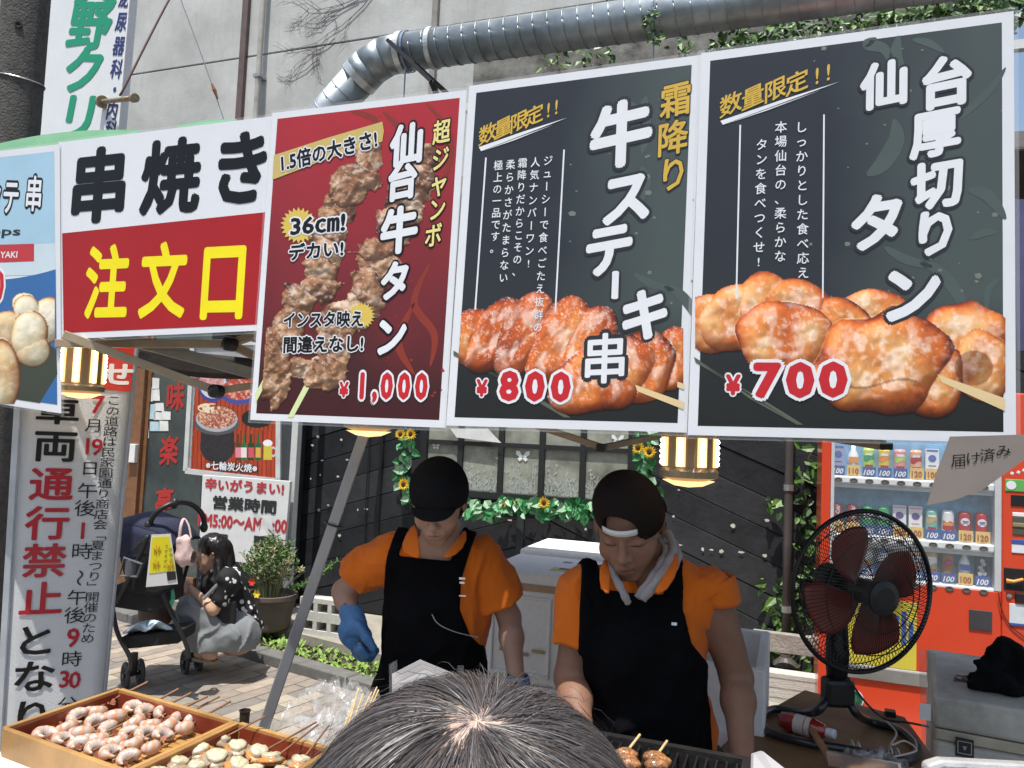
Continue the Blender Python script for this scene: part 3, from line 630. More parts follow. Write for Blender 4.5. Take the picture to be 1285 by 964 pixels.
# ================================================================ TENT
DS = 1.69
tent = thing('market_tent', W(-.4, 2.7, 0), 'low dark roofed stall tent with folding pale metal trusses', 'tent')
canvas = mat('dark_canvas', (.05, .045, .042), .85, var=.2, bump=.2, bs=40)
alu = mat('alu_bar', (.30, .285, .26), .45, .35, var=.15, vs=12); tanb = mat('tan_bar', (.36, .28, .19), .5, .1, var=.15, vs=10)
e = [W(-2.02, 1.74, 2.22), W(1.35, 1.74, 2.26), W(1.35, 3.1, 2.2), W(-2.02, 3.1, 2.15)]; pk = [W(-1.0, 2.45, 2.55), W(.4, 2.45, 2.55)]
m_ = MB(); m_.add(e+pk, [(0, 1, 5, 4), (1, 2, 5), (2, 3, 4, 5), (3, 0, 4)]); m_.build('canopy', canvas, tent, solid=.004)
for i in range(4):
    a, b = e[i], e[(i+1) % 4]
    if i == 0: continue
    m_ = MB(); hh = (.16, .16, .16, .22)[i]
    m_.grid(lambda s, t: a+(b-a)*s-Zv*hh*t+(N if i % 2 == 0 else U)*.012*sin(s*31)*t, 24, 2); m_.build('valance', canvas, tent, solid=.003)
m_ = MB(); m_.tube([W(-2.6, DS+.03, 2.452), W(1.5, DS+.03, 2.452)], .013, 4); m_.build('front_rail', paint('rail_white', (.75, .75, .72), .35), tent)
def tbar(name, a, b, wd, th, mt): m_ = MB(); m_.bar(a, b, th, wd); return m_.build(name, mt, tent, bevel=.002)
def joint(p): m_ = MB(); ax = -N; m_.lathe(p+N*.02, [(.021, 0), (.021, .03), (.012, .034), (0, .036)], 14, ax); return m_.build('truss_joint', mat('black_plastic'), tent, smooth=False)
tbar('truss_bar', P(70, 431, 2.3), P(286, 432, 2.4), .025, .02, tanb); tbar('truss_bar', P(286, 432, 2.4), P(345, 412, 2.35), .025, .02, tanb); tbar('truss_bar', P(286, 431, 2.42), P(350, 461, 2.6), .025, .02, tanb)
tbar('truss_bar', P(120, 415, 2.36), P(340, 475, 2.5), .036, .03, alu); tbar('truss_bar', P(80, 420, 2.26), P(267, 489, 2.36), .026, .018, tanb); tbar('truss_bar', P(269, 491, 2.36), P(360, 478, 2.5), .022, .018, tanb)
joint(P(287, 432, 2.36)); joint(P(270, 491, 2.33))
m_ = MB(); m_.grid(lambda s, t: P(110+s*245, 428+s*26+t*(s*(1-s)*60+14+s*4), 2.75+.3*s), 14, 4); m_.build('rolled_side', canvas, tent, solid=.006, smooth=True)
tbar('truss_bar', P(660, 530, 2.5), P(754, 561, 2.35), .02, .016, tanb); tbar('truss_bar', P(756, 562, 2.35), P(860, 540, 2.5), .02, .016, tanb); m_ = MB(); m_.box(P(755, 562, 2.33), (.028, .03, .024)); m_.build('truss_joint', mat('black_plastic'), tent, bevel=.003)
tbar('truss_bar', P(1020, 545, 2.5), P(1110, 559, 2.3), .03, .02, tanb); m_ = MB(); m_.box(P(1112, 560, 2.3), (.035, .03, .022)); m_.build('truss_joint', mat('black_plastic'), tent, bevel=.003)
# slanting pole and its cable tie
pt, pbm = P(462, 530, 2.35), P(315, 960, 2.25)
pbm = pt+(pbm-pt)*((pt[2])/(pt[2]-pbm[2])); 
sp = thing('tent_pole', pbm, 'square grey aluminium pole slanting from the posters to the pavement', 'pole')
m_ = MB(); m_.bar(pbm, pt+nrm(pt-pbm)*.4, .033, .033, U+N*.6); m_.build('shaft', mat('alu_pole', (.33, .33, .34), .4, .5, var=.1, vs=4), sp, bevel=.003)
c = P(413, 657, 2.31); m_ = MB(); ax_ = nrm(pt-pbm); X_ = nrm(np.cross(ax_, N)); Y_ = np.cross(ax_, X_); m_.tube([pbm+ax_*np.dot(c-pbm, ax_)+(X_*cos(a)+Y_*sin(a))*.027 for a in np.linspace(0, 2*pi, 13)[:-1]], .003, 5, closed=True); m_.build('cable_tie', mat('black_plastic'), sp)

# ================================================================ POSTERS
white = paint('poster_white', (.70, .71, .74), .35, var=.03, vs=3, coat=.3, bump=.25, bs=4)
film = mat('laminate_film', (.8, .8, .8), .08, var=.0, alpha=.16, coat=1)
ink = {}
def inkm(name, col, **k): return mat('ink_'+name, col, .42, var=.04, coat=.12, bump=.25, bs=4, spec=.3, **k)
I_black = inkm('black', (.006, .006, .007)); I_white = inkm('white', (.74, .75, .78)); I_red = inkm('red', (.36, .012, .016)); I_price = inkm('price_red', (.52, .02, .03)); I_yel = inkm('yellow', (.85, .72, .01)); I_gold = inkm('gold', (.62, .40, .06)); I_lyel = inkm('light_yellow', (.80, .68, .25)); I_vin = inkm('char', (.028, .03, .034))
def dark_grad(name):
    m = mat(name, (.035, .04, .048), .38, var=.06, vs=6, coat=.3, bump=.25, bs=4, spec=.35); n = m.node_tree; L = n.links.new
    at = n.nodes.new('ShaderNodeAttribute'); at.attribute_name = 'Col'; L(at.outputs['Color'], n.nodes['Principled BSDF'].inputs['Base Color']); return m
G_print = dark_grad('printed_sheet')
def poster(name, corners, D, label, border=11, bcol=None, clear=8):
    tl, tr, br, bl = corners; C3 = [onD(*p, D) for p in corners]; root = thing(name, (C3[0]+C3[1])/2, label, 'poster', 'laminated food posters hung in a row')
    def q(s, t): return ((C3[0]*(1-s)+C3[1]*s)*(1-t)+(C3[3]*(1-s)+C3[2]*s)*t)
    ph = random.random()*6
    m_ = MB(); m_.grid(lambda s, t: q(s, t), 12, 16); sh = m_.build('sheet', white, root, solid=.0006)
    cx, cz = q(.5, .5), None; ex, ey = nrm(C3[1]-C3[0]), nrm(C3[0]-C3[3]); mm_ = .008*clear/8
    m_ = MB(); m_.add([C3[0]-ex*mm_+ey*mm_, C3[1]+ex*mm_+ey*mm_, C3[2]+ex*mm_-ey*mm_, C3[3]-ex*mm_-ey*mm_], [(0, 1, 2, 3)]); m_.v[-1] += N*.0012; m_.build('laminate', film, root)
    def inner(px_in=border):
        w_ = np.linalg.norm(C3[1]-C3[0]); h_ = np.linalg.norm(C3[3]-C3[0]); b = .0011*px_in*1.65; return b/w_, b/h_
    return root, planeD(D-.0004), q, inner()
def colgrid(root, D, name, box, fn, step, m=None, lift=.0013):
    """printed picture: a fine grid of coloured vertices; fn(x, y) in photo pixels gives colour and a keep mask"""
    x0, y0, x1, y1 = box; nx, ny = int((x1-x0)/step), int((y1-y0)/step); xs = np.linspace(x0, x1, nx+1); ys = np.linspace(y0, y1, ny+1); X, Y = np.meshgrid(xs, ys)
    col, keep = fn(X, Y); rx, ry = (X-CX)/F_PX, (Y-CY)/F_PX; d = RGT*rx[..., None]-UPV*ry[..., None]+FWD; t = (D-lift)/(d@N); V = CAM+d*t[..., None]
    # CAM is not at the origin of the plane equation only in z, and N is horizontal
    idx = np.arange((nx+1)*(ny+1)).reshape(ny+1, nx+1); f = np.stack([idx[:-1, :-1], idx[1:, :-1], idx[1:, 1:], idx[:-1, 1:]], -1).reshape(-1, 4)
    kf = (keep[:-1, :-1] & keep[1:, :-1] & keep[1:, 1:] & keep[:-1, 1:]).reshape(-1); f = f[kf]; us = np.unique(f); mp_ = np.zeros(idx.size, int); mp_[us] = np.arange(len(us))
    return meshobj(name, V.reshape(-1, 3)[us], mp_[f], m or G_print, root, col.reshape(-1, 3)[us], smooth=False)
def ramp(t, stops):
    t = np.clip(t, 0, 1); xs = [s[0] for s in stops]; return np.stack([np.interp(t, xs, [s[1][i] for s in stops]) for i in range(3)], -1)
def meat(X, Y, items, stops, seed, gl=.9, rough=1., lit=(-.5, -.7, .5), edge=.5, flat=3., streak=(1, 1), scale=1., fine=1., soft=0, speck=.5):
    """a printed food photograph: overlapping slices, each with its own grain, browned rim, glaze and highlights"""
    H = np.full(X.shape, -99.); ID = np.full(X.shape, -1.); Q = np.ones(X.shape); GX = np.zeros(X.shape); GY = np.zeros(X.shape)
    for k, (cx, cy, rx, ry, rot, z) in enumerate(items):
        c, s = cos(rot), sin(rot); dx, dy = X-cx, Y-cy; x, y = (dx*c+dy*s)/rx, (-dx*s+dy*c)/ry; ws = 34 if soft else 16*scale; wob = (fbm(np.stack([X/ws+k*7, Y/ws], -1), 1 if soft else 3, seed+k)-.5)
        r2 = (np.abs(x)**2.2+np.abs(y)**2.2)*(1+wob*(.7 if soft else .9*rough+.35)); h = np.where(r2 < 1, (1-np.clip(r2, 0, 1)**flat)*min(rx, ry)*.45+z-y*3, -99.); up = h > H
        H = np.where(up, h, H); ID = np.where(up, k, ID); Q = np.where(up, r2, Q); GX = np.where(up, x*rx+k*37, GX); GY = np.where(up, y*ry+k*11, GY)
    st = abs(X[0, 1]-X[0, 0]); gs = lambda d, o, sd: fbm(np.stack([GX/d/streak[0], GY/d/streak[1]], -1), o, sd)
    Hs = np.where(H < -50, items[0][5], H)+gs(15 if soft else 13, 2, seed+9)*12*rough+gs(4, 2, seed+12)*2.2*rough*fine
    gy, gx = np.gradient(Hs); nx, ny = -gx/st, -gy/st; ln = np.sqrt(nx*nx+ny*ny+1); nx, ny, nz = nx/ln, ny/ln, 1/ln
    l = nrm(lit); dif = np.clip(nx*l[0]+ny*l[1]+nz*l[2], 0, 1); g1 = gs(30 if soft else 24, 1 if soft else 3, seed+5); g2 = gs(6, 3, seed+6); pid = (np.sin(ID*12.9898+seed)*43758.5453) % 1
    rim = np.clip((Q-.55)/.45, 0, 1)**2
    if soft: t = .52+.62*(g1-.5)+.20*(g2-.5)+(pid-.5)*.14+.18*(1-Q)-rim*edge
    else: t = -.10+1.25*g1+.32*(g2-.5)+(pid-.5)*.16+.15-rim*edge
    c = ramp(t, stops)*(.45+.85*dif)[..., None]; c = c*(1-np.clip(ny*1.2, 0, 1)[..., None]*.5)
    if soft:
        gp = np.clip((gs(13, 2, seed+7)-.53)/.16, 0, 1)**1.3*np.clip(1.1-Q, 0, 1)*np.clip(.85-ny*1.6-nx*.6, 0, 1); gp = gp*.75+np.clip((gs(5, 2, seed+27)-.62)/.08, 0, 1)*np.clip(1.05-Q, 0, 1)*np.clip(.6-ny*2, 0, 1)*.8
    else: gp = np.clip((fbm(np.stack([GX/9/streak[0], GY/5/streak[1]], -1), 3, seed+7)-.56)/.10, 0, 1)*np.clip(1.15-Q, 0, 1)*np.clip(.75-ny*1.5-nx*.6, 0, 1)*np.clip((fbm(np.stack([X/34, Y/34], -1), 2, seed+17)-.38)/.2, 0, 1)
    sp = np.clip((fbm(np.stack([X/1.9, Y/1.9], -1), 2, seed+21)-.66)/.07, 0, 1)*np.clip(.6-ny*2-nx, 0, 1)*.7
    gp = np.clip(gp+sp*speck, 0, 1); return c*(1-gp[..., None]*.7*gl)+(gp*gl*.85)[..., None]*A(.95, .84, .72), ID >= 0

# ---- E: thick-cut tongue, 700 yen
def fill_dark(root, D, pl, q, bin_, name, seed, px):
    bw, bh = bin_; nx, ny = 90, 120; S, T = np.meshgrid(np.linspace(bw, 1-bw, nx), np.linspace(bh, 1-bh, ny)); V = np.stack([q(s, t) for s, t in zip(S.ravel(), T.ravel())])-N*.0004
    n = fbm(np.stack([S*3+seed, T*4], -1), 3, seed); k = np.clip((S-.42)*2.2+(n-.5)*.5, 0, 1); a, b = A(.021, .024, .031), A(.062, .080, .076)
    c = a+(b-a)*k[..., None]; low = np.clip((T-.66)*5, 0, 1)[..., None]; c = c*(1-low)+A(.013, .015, .017)*low
    idx = np.arange(nx*ny).reshape(ny, nx); f = np.stack([idx[:-1, :-1], idx[1:, :-1], idx[1:, 1:], idx[:-1, 1:]], -1).reshape(-1, 4); return meshobj(name, V, f, G_print, root, c.reshape(-1, 3), smooth=False)
I_wisp = inkm('wisp', (.075, .098, .094)); I_fleck = inkm('fleck', (.17, .185, .155))
def curl(m, pl, pts, w0, mi=0, lift=.0003):
    p = bez([A(*q_, 0) for q_ in pts], 8); L_, R_ = [], []
    for i, c in enumerate(p):
        t = nrm(p[min(i+1, len(p)-1)]-p[max(i-1, 0)]); w_ = w0*sin(pi*(i+.6)/(len(p)+.2))**.8; L_.append((c[0]-t[1]*w_, c[1]+t[0]*w_)); R_.append((c[0]+t[1]*w_, c[1]-t[0]*w_))
    V = [pl.fn(*a)+pl.nv*lift for a in L_]+[pl.fn(*a)+pl.nv*lift for a in R_]; k = len(p)
    m.add(V, [(i, i+1, k+i+1, k+i) for i in range(k-1)], mi)
DE = DS-.004
E_, plE, qE, inE = poster('poster', [(880, 67), (1272, 14), (1275, 556), (863, 546)], DE, 'black poster for thick cut tongue skewers priced 700 yen, rightmost')
fill_dark(E_, DE, plE, qE, inE, 'background_print', 3, None)
def wisps(root, pl, ox, oy, k, seed):
    m_ = MB()
    for pts, w_ in ((((1100, 48), (1088, 56), (1110, 62), (1122, 90)), 7), (((1128, 45), (1124, 70), (1128, 100), (1122, 130)), 9), (((1122, 150), (1125, 175), (1108, 205), (1088, 220)), 11), (((1145, 50), (1165, 54), (1185, 66)), 5), (((1262, 85), (1245, 110), (1225, 130), (1205, 150)), 5), (((1215, 238), (1240, 246), (1262, 275)), 8), (((1155, 330), (1178, 340), (1205, 375), (1215, 410)), 8), (((1110, 310), (1135, 325), (1170, 335)), 6), (((1218, 300), (1235, 292), (1250, 292)), 5), (((1255, 350), (1240, 365), (1238, 400)), 4)):
        curl(m_, pl, [((x-1070)*k+ox, (y-300)*k+oy) for x, y in pts], w_*k)
    o = m_.build('wisp_print', I_wisp, root); o['kind'] = 'stuff'
    m_ = MB(); rr = random.Random(seed)
    for i in range(34):
        x = ox+(rr.uniform(-60, 190))*k; y = oy+rr.uniform(-250, 130)*k; r_ = rr.choice((1.5, 2, 3, 4.5, 6))*k
        shape(m_, pl, [(x+r_*cos(a+i)*rr.uniform(.6, 1.2), y+r_*.7*sin(a+i)) for a in np.linspace(0, 2*pi, 6)[:-1]], lift=.00035)
    o = m_.build('fleck_print', I_fleck, root); o['kind'] = 'stuff'
wisps(E_, plE, 1070, 300, 1, 1)
HOT = [(0, (.07, .012, .006)), (.25, (.32, .055, .014)), (.5, (.62, .16, .035)), (.72, (.80, .33, .09)), (.88, (.86, .50, .20)), (1, (.9, .62, .33))]
TON = [(0, (.12, .014, .006)), (.22, (.36, .055, .012)), (.42, (.70, .15, .025)), (.62, (.84, .29, .07)), (.82, (.92, .46, .17)), (1, (.95, .62, .32))]
itE = [(898, 402, 42, 36, .2, 0), (925, 400, 48, 42, -.3, 6), (960, 385, 44, 42, -.5, 10), (1000, 392, 52, 44, .3, 12), (985, 425, 62, 52, .1, 24), (1090, 395, 50, 30, -.1, 10), (1060, 410, 42, 32, .5, 22), (1208, 425, 58, 42, .2, 22), (1232, 462, 34, 46, .0, 34), (1105, 455, 84, 62, -.12, 44), (1170, 478, 40, 44, .2, 40)]
def fE(X, Y):
    c, k = meat(X, Y, itE, TON, 11, gl=.8, rough=.30, edge=.42, fine=.1, soft=1, speck=.12); cut = (((X-1222)/24)**2+((Y-462)/22)**2 < 1); c = np.where(cut[..., None], c*.45+A(.03, .008, .002), c); ln = np.abs((Y-476)-(X-1060)*.12-9*np.sin((X-1040)/21)) < 1.6
    c = np.where((ln & (X > 1040) & (X < 1150))[..., None], c*.55, c); return c, k & (X < 1262) & (X > 872) & (Y < 541)
colgrid(E_, DE, 'food_print', (870, 330, 1264, 542), fE, 1.15)
m_ = MB(); shape(m_, plE, [(1176, 470), (1182, 480), (1261, 516), (1261, 500)], lift=.0011); m_.build('stick_print', inkm('stick', (.72, .55, .30)), E_)
m_ = MB(); shape(m_, plE, [(871, 448), (873, 455), (955, 500), (1008, 533), (1000, 533), (940, 500)], lift=.0006); m_.build('plate_edge_print', inkm('rim', (.10, .12, .09)), E_)
LAY_W = ((.062, 0, 0), (.012, 1, .0003)); mo = [I_vin, I_white]
m_ = MB(); LW = ((.095, 0, 0), (.044, 1, .0004))
for ch_, p, s_ in (('台', (1187, 104), 66), ('厚', (1173.5, 168), 62), ('切', (1176, 232), 64), ('り', (1173.5, 293), 62), ('仙', (1110, 107), 60), ('タ', (1101, 280), 74), ('ン', (1143, 369), 78)): put(m_, plE, ch_, p, s_*.9, s_*.99, LW, lift=.0012, skew=.12)
m_.build('title_lettering', mo, E_)
def limited(root, pl, a, b, s_, ua, ub):
    m_ = MB(); t = '数量限定!!'
    xs = [0, .215, .43, .645, .84, .95]
    for ch_, k in zip(t, xs):
        p = (a[0]+(b[0]-a[0])*k, a[1]+(b[1]-a[1])*k); put(m_, pl, ch_, p, s_ if ch_ != '!' else s_*.8, s_*1.05, ((.016, 0, 0),), lift=.0012, skew=.38)
    m_.build('notice_lettering', I_gold, root)
    m_ = MB(); dx, dy = ub[0]-ua[0], ub[1]-ua[1]
    shape(m_, pl, [(ua[0], ua[1]-2), (ua[0]+3, ua[1]+3), (ua[0]+dx*.4, ua[1]+dy*.4+2.5), ub, (ua[0]+dx*.5, ua[1]+dy*.5-2)], lift=.0011); shape(m_, pl, [(ua[0]+dx*.05, ua[1]+dy*.05+4.5), (ua[0]+dx*.4, ua[1]+dy*.4+5), (ua[0]+dx*.85, ua[1]+dy*.85+2.5), (ua[0]+dx*.4, ua[1]+dy*.4+3.4)], lift=.0011)
    m_.build('underline_print', I_white, root)
limited(E_, plE, (917, 131), (1046, 89), 27, (904, 154), (1053, 103))
def vline(root, pl, a, b): m_ = MB(); shape(m_, pl, [(a[0]-1, a[1]), (a[0]+1, a[1]), (b[0]+1, b[1]), (b[0]-1, b[1])], lift=.001); m_.build('rule_print', I_white, root)
vline(E_, plE, (929, 157), (924, 375)); vline(E_, plE, (1034, 144), (1032.5, 374))
def column(root, pl, s, p0, p1, w_, m=None): m_ = MB(); vtext(m_, pl, s, p0, p1, w_, w_*1.05, ((.009, 0, 0),), lift=.0014); m_.build('caption_lettering', m or I_white, root)
column(E_, plE, 'しっかりとした食べ応え。', (1005.6, 160), (1008, 361), 14.5); column(E_, plE, '本場仙台の、柔らかな', (980, 160), (979, 322), 14.5); column(E_, plE, 'タンを食べつくせ!', (956, 182), (952, 329), 14.5)
def price(root, pl, yen, s, pL, pR, h, yh=None):
    LP = ((.12, 0, 0), (.048, 1, .0004)); m_ = MB(); put(m_, pl, '¥', yen, h*.62, h*.62*1.15, LP, lift=.0016); 
    n = len(s); adv = [.42 if c == ',' else 1 for c in s]; tot = sum(adv); x = 0
    for c, a in zip(s, adv):
        k = (x+a/2)/tot; p = (pL[0]+(pR[0]-pL[0])*k, pL[1]+(pR[1]-pL[1])*k+(h*.42 if c == ',' else 0)); put(m_, pl, c, p, (pR[0]-pL[0])/tot*1.52*(1 if c != '1' else 1), h*1.28, LP, lift=.0016); x += a
    m_.build('price_lettering', [I_white, I_price], root)
price(E_, plE, (920, 483), '700', (942, 478), (1066, 476), 45)

# ---- D: marbled beef steak skewer, 800 yen
DD_ = DS-.002
Dp, plD, qD, inD = poster('poster', [(589, 108), (880, 69), (862, 543), (560, 534)], DD_, 'black poster for marbled beef steak skewers priced 800 yen, second from right')
fill_dark(Dp, DD_, plD, qD, inD, 'background_print', 8, None); wisps(Dp, plD, 762, 335, .84, 2)
itD = [(592, 425, 38, 38, -.6, 0), (622, 418, 30, 58, .55, 8), (656, 420, 30, 62, .5, 16), (700, 430, 34, 62, .55, 22), (735, 440, 32, 58, .5, 26), (742, 430, 44, 34, .2, 16), (842, 450, 26, 42, .2, 14), (760, 470, 66, 42, -.35, 38), (745, 488, 60, 32, -.2, 44), (806, 462, 40, 48, .3, 30)]
BEEF = [(0, (.05, .009, .005)), (.28, (.26, .04, .012)), (.5, (.62, .125, .022)), (.72, (.82, .24, .05)), (.9, (.88, .38, .12)), (1, (.92, .55, .22))]
def fD(X, Y):
    c, k = meat(X, Y, itD, [(0, (.04, .006, .004)), (.3, (.28, .035, .010)), (.55, (.60, .11, .02)), (.78, (.80, .21, .04)), (1, (.88, .36, .11))], 21, gl=.8, rough=.42, edge=.38, streak=(.8, 1.5), fine=.4, soft=1, speck=.9); br = (Y-398)-(np.abs(X-690)*.06); k &= (X > 569+(530-Y)*.073) & (X < 858) & (Y < 524); return c, k
colgrid(Dp, DD_, 'food_print', (565, 360, 862, 526), fD, 1.15)
m_ = MB(); shape(m_, plD, [(797, 483), (800, 491), (858, 514), (859, 505)], lift=.0011); shape(m_, plD, [(850, 479), (850, 486), (859, 489), (859, 482)], lift=.0011); m_.build('stick_print', MATS['ink_stick'], Dp)
m_ = MB(); shape(m_, plD, [(569, 440), (569, 446), (640, 478), (690, 508), (716, 524), (708, 524), (650, 490)], lift=.0006); m_.build('plate_edge_print', MATS['ink_rim'], Dp)
m_ = MB()
for ch_, p, s_ in (('牛', (779, 170), 78), ('ス', (786, 249), 66), ('テ', (764, 314), 64), ('キ', (809, 396), 64)): put(m_, plD, ch_, p, s_, s_*1.08, LW, lift=.0012, skew=.14)
put(m_, plD, 'ー', (771, 358), 48, 40, LW, rot=-pi/2, lift=.0012); put(m_, plD, '串', (759, 451), 60, 66, ((.1, 0, 0), (.02, 1, .0003)), lift=.0012, skew=.06)
m_.build('title_lettering', mo, Dp)
m_ = MB()
for ch_, p, s_ in (('霜', (848, 126), 39), ('降', (844, 174), 39), ('り', (845, 219), 40)): put(m_, plD, ch_, p, s_, s_*1.15, ((.05, 0, 0), (.018, 1, .0003)), lift=.0012, skew=.14)
m_.build('subtitle_lettering', [I_vin, I_gold], Dp)
limited(Dp, plD, (612, 168), (703, 133), 24, (601, 187), (712, 148)); vline(Dp, plD, (610, 198), (596.5, 389)); vline(Dp, plD, (708, 188), (697, 391))
column(Dp, plD, 'ジューシーで食べごたえ抜群の', (688, 202), (675, 411), 12.5); column(Dp, plD, '人気ナンバーワン!', (672, 204), (663.5, 331), 12.5); column(Dp, plD, '霜降りだからこその、', (656, 205), (648.6, 341), 12.5); column(Dp, plD, '柔らかさがたまらない', (641, 207), (632, 349), 12.5); column(Dp, plD, '極上の一品です。', (625.7, 208), (621, 312), 12.5)
price(Dp, plD, (605, 487), '800', (623, 484), (720, 486), 38)

# ---- C: jumbo tongue skewer, 1,000 yen
DC_ = DS
Cp, plC_, qC, inC = poster('poster', [(342, 142), (586, 113), (559, 537), (314, 527)], DC_, 'red poster for jumbo beef tongue skewers priced 1,000 yen, in the middle')
def red_fill(root, q, bin_, seed, pl):
    bw, bh = bin_; nx, ny = 90, 130; S, T = np.meshgrid(np.linspace(bw*.9, 1-bw*.9, nx), np.linspace(bh*.9, 1-bh*.9, ny)); V = np.stack([q(s, t) for s, t in zip(S.ravel(), T.ravel())])-N*.0004
    n = fbm(np.stack([S*4, T*5], -1), 3, seed); k = np.clip(T*1.15+(n-.5)*.25, 0, 1)[..., None]; c = A(.42, .022, .030)*(1-k)+A(.050, .010, .014)*k
    idx = np.arange(nx*ny).reshape(ny, nx); f = np.stack([idx[:-1, :-1], idx[1:, :-1], idx[1:, 1:], idx[:-1, 1:]], -1).reshape(-1, 4); meshobj('background_print', V, f, G_print, root, c.reshape(-1, 3), smooth=False)
red_fill(Cp, qC, inC, 4, plC_)
m_ = MB()
for pts, w_ in ((((480, 140), (505, 165), (530, 210), (528, 260)), 5), (((535, 130), (560, 160), (565, 200), (545, 250)), 4), (((540, 330), (520, 380), (545, 420), (540, 460)), 5), (((520, 380), (500, 430), (520, 470)), 5), (((440, 140), (470, 150), (470, 175)), 4)): curl(m_, plC_, pts, w_)
rr = random.Random(3)
for i in range(40): x, y, r_ = rr.uniform(440, 560), rr.uniform(135, 500), rr.choice((1, 1.5, 2.5)); shape(m_, plC_, [(x+r_*cos(a), y+r_*.7*sin(a)) for a in np.linspace(0, 2*pi, 6)[:-1]], lift=.00035)
o = m_.build('swirl_print', inkm('swirl', (.24, .035, .022)), Cp); o['kind'] = 'stuff'
rr = random.Random(12); itC = []
for (a, b, n_) in (((462, 200), (338, 478), 15), ((536, 205), (404, 468), 16)):
    for i in range(n_):
        t = i/(n_-1); x, y = a[0]+(b[0]-a[0])*t, a[1]+(b[1]-a[1])*t; itC.append((x+rr.uniform(-11, 11), y+rr.uniform(-5, 5), rr.uniform(21, 31), rr.uniform(15, 23), rr.uniform(-1.2, 1.2), rr.uniform(0, 14)))
itC += [(350, 492, 10, 26, .35, 12), (340, 475, 22, 14, .2, 14), (345, 422, 18, 14, 0, 8), (415, 470, 22, 20, .3, 12), (378, 462, 18, 14, .3, 6)]
GRL = [(0, (.04, .013, .007)), (.28, (.16, .06, .028)), (.55, (.34, .155, .075)), (.8, (.52, .30, .17)), (1, (.68, .50, .36))]
def fC(X, Y): c, k = meat(X, Y, itC, GRL, 31, gl=.6, rough=1.0, edge=.35, flat=1.6, scale=.6, speck=.9); return c, k & (X > 326+(520-Y)*.072) & (Y < 522)
m_ = MB(); shape(m_, plC_, [(320.5, 494), (321, 506), (341, 468), (337, 464)], lift=.0007); shape(m_, plC_, [(361, 524), (368, 524), (394, 476), (388, 472)], lift=.0007); m_.build('stick_print', inkm('pale_stick', (.62, .70, .36)), Cp)
colgrid(Cp, DC_, 'food_print', (322, 180, 566, 523), fC, 1.15)
m_ = MB(); shape(m_, plC_, [(344, 195), (412, 173), (480, 153), (482, 165), (480, 178), (410, 200), (342, 226)], lift=.0012); m_.build('gold_band', inkm('band', (.55, .42, .14)), Cp)
def star(pl, root, x, y, r0, r1, n=22): m_ = MB(); shape(m_, pl, [(x+(r0 if i % 2 else r1)*cos(pi*i/n), y+(r0 if i % 2 else r1)*sin(pi*i/n)) for i in range(2*n)], lift=.0013); m_.build('starburst', inkm('star', (.66, .48, .10)), root)
star(plC_, Cp, 375, 283, 23, 18); star(plC_, Cp, 454, 396, 17, 13)
LB = ((.10, 0, 0), (.032, 1, .0004))
for t, a, b, h in (('1.5倍の大きさ!', (354, 205), (473, 174), 22), ('36㎝!', (366, 285), (433, 279), 20), ('デカい!', (364, 317), (431, 311), 20), ('インスタ映え', (357, 402), (456, 400), 19), ('間違えなし!', (357, 433), (456, 431), 20)):
    m_ = MB(); htext(m_, plC_, t, a, b, h, LB, lift=.0018, ital=.0); m_.build('caption_lettering', [I_white, I_black], Cp)
m_ = MB()
for ch_, p, s_ in (('仙', (511, 182), 46), ('台', (505, 227), 44), ('牛', (501, 290), 52), ('タ', (496, 353), 44), ('ン', (491, 422), 46)): put(m_, plC_, ch_, p, s_, s_*1.15, LW, lift=.0012, skew=.12)
m_.build('title_lettering', [I_black, I_white], Cp)
m_ = MB()
for ch_, p, s_ in (('超', (554.5, 166), 24), ('ジ', (553, 200), 24), ('ャ', (551, 231), 26), ('ン', (549, 263), 24), ('ボ', (544, 296), 24)): put(m_, plC_, ch_, p, s_, s_*1.3, ((.08, 0, 0), (.02, 1, .0003)), lift=.0012, skew=.12)
m_.build('subtitle_lettering', [I_black, I_lyel], Cp)
price(Cp, plC_, (432, 489), '1,000', (444, 484), (540, 485), 34)

# ---- B: order counter sign
DBp = DS+.006
Bp, plB, qB, inB = poster('poster', [(74, 179), (342, 146), (326, 415), (77, 426)], DBp, 'white and red order counter sign with big black and yellow characters', border=3)
m_ = MB(); shape(m_, plB, [(78, 293), (337, 266), (330, 407), (80, 418)], lift=.0004); m_.build('red_field', I_red, Bp)
m_ = MB()
for ch_, p, w_, h_ in (('串', (124, 234), 98, 96), ('焼', (214, 223), 92, 96), ('き', (303, 212), 94, 98)): put(m_, plB, ch_, p, w_, h_, ((.038, 0, 0),), lift=.0008)
m_.build('title_lettering', I_black, Bp)
m_ = MB()
for ch_, p, w_, h_ in (('注', (134, 356), 72, 96), ('文', (204.5, 354), 74, 98), ('口', (280, 353), 80, 108)): put(m_, plB, ch_, p, w_, h_, ((.03, 0, 0),), lift=.0008)
m_.build('title_lettering', I_yel, Bp)
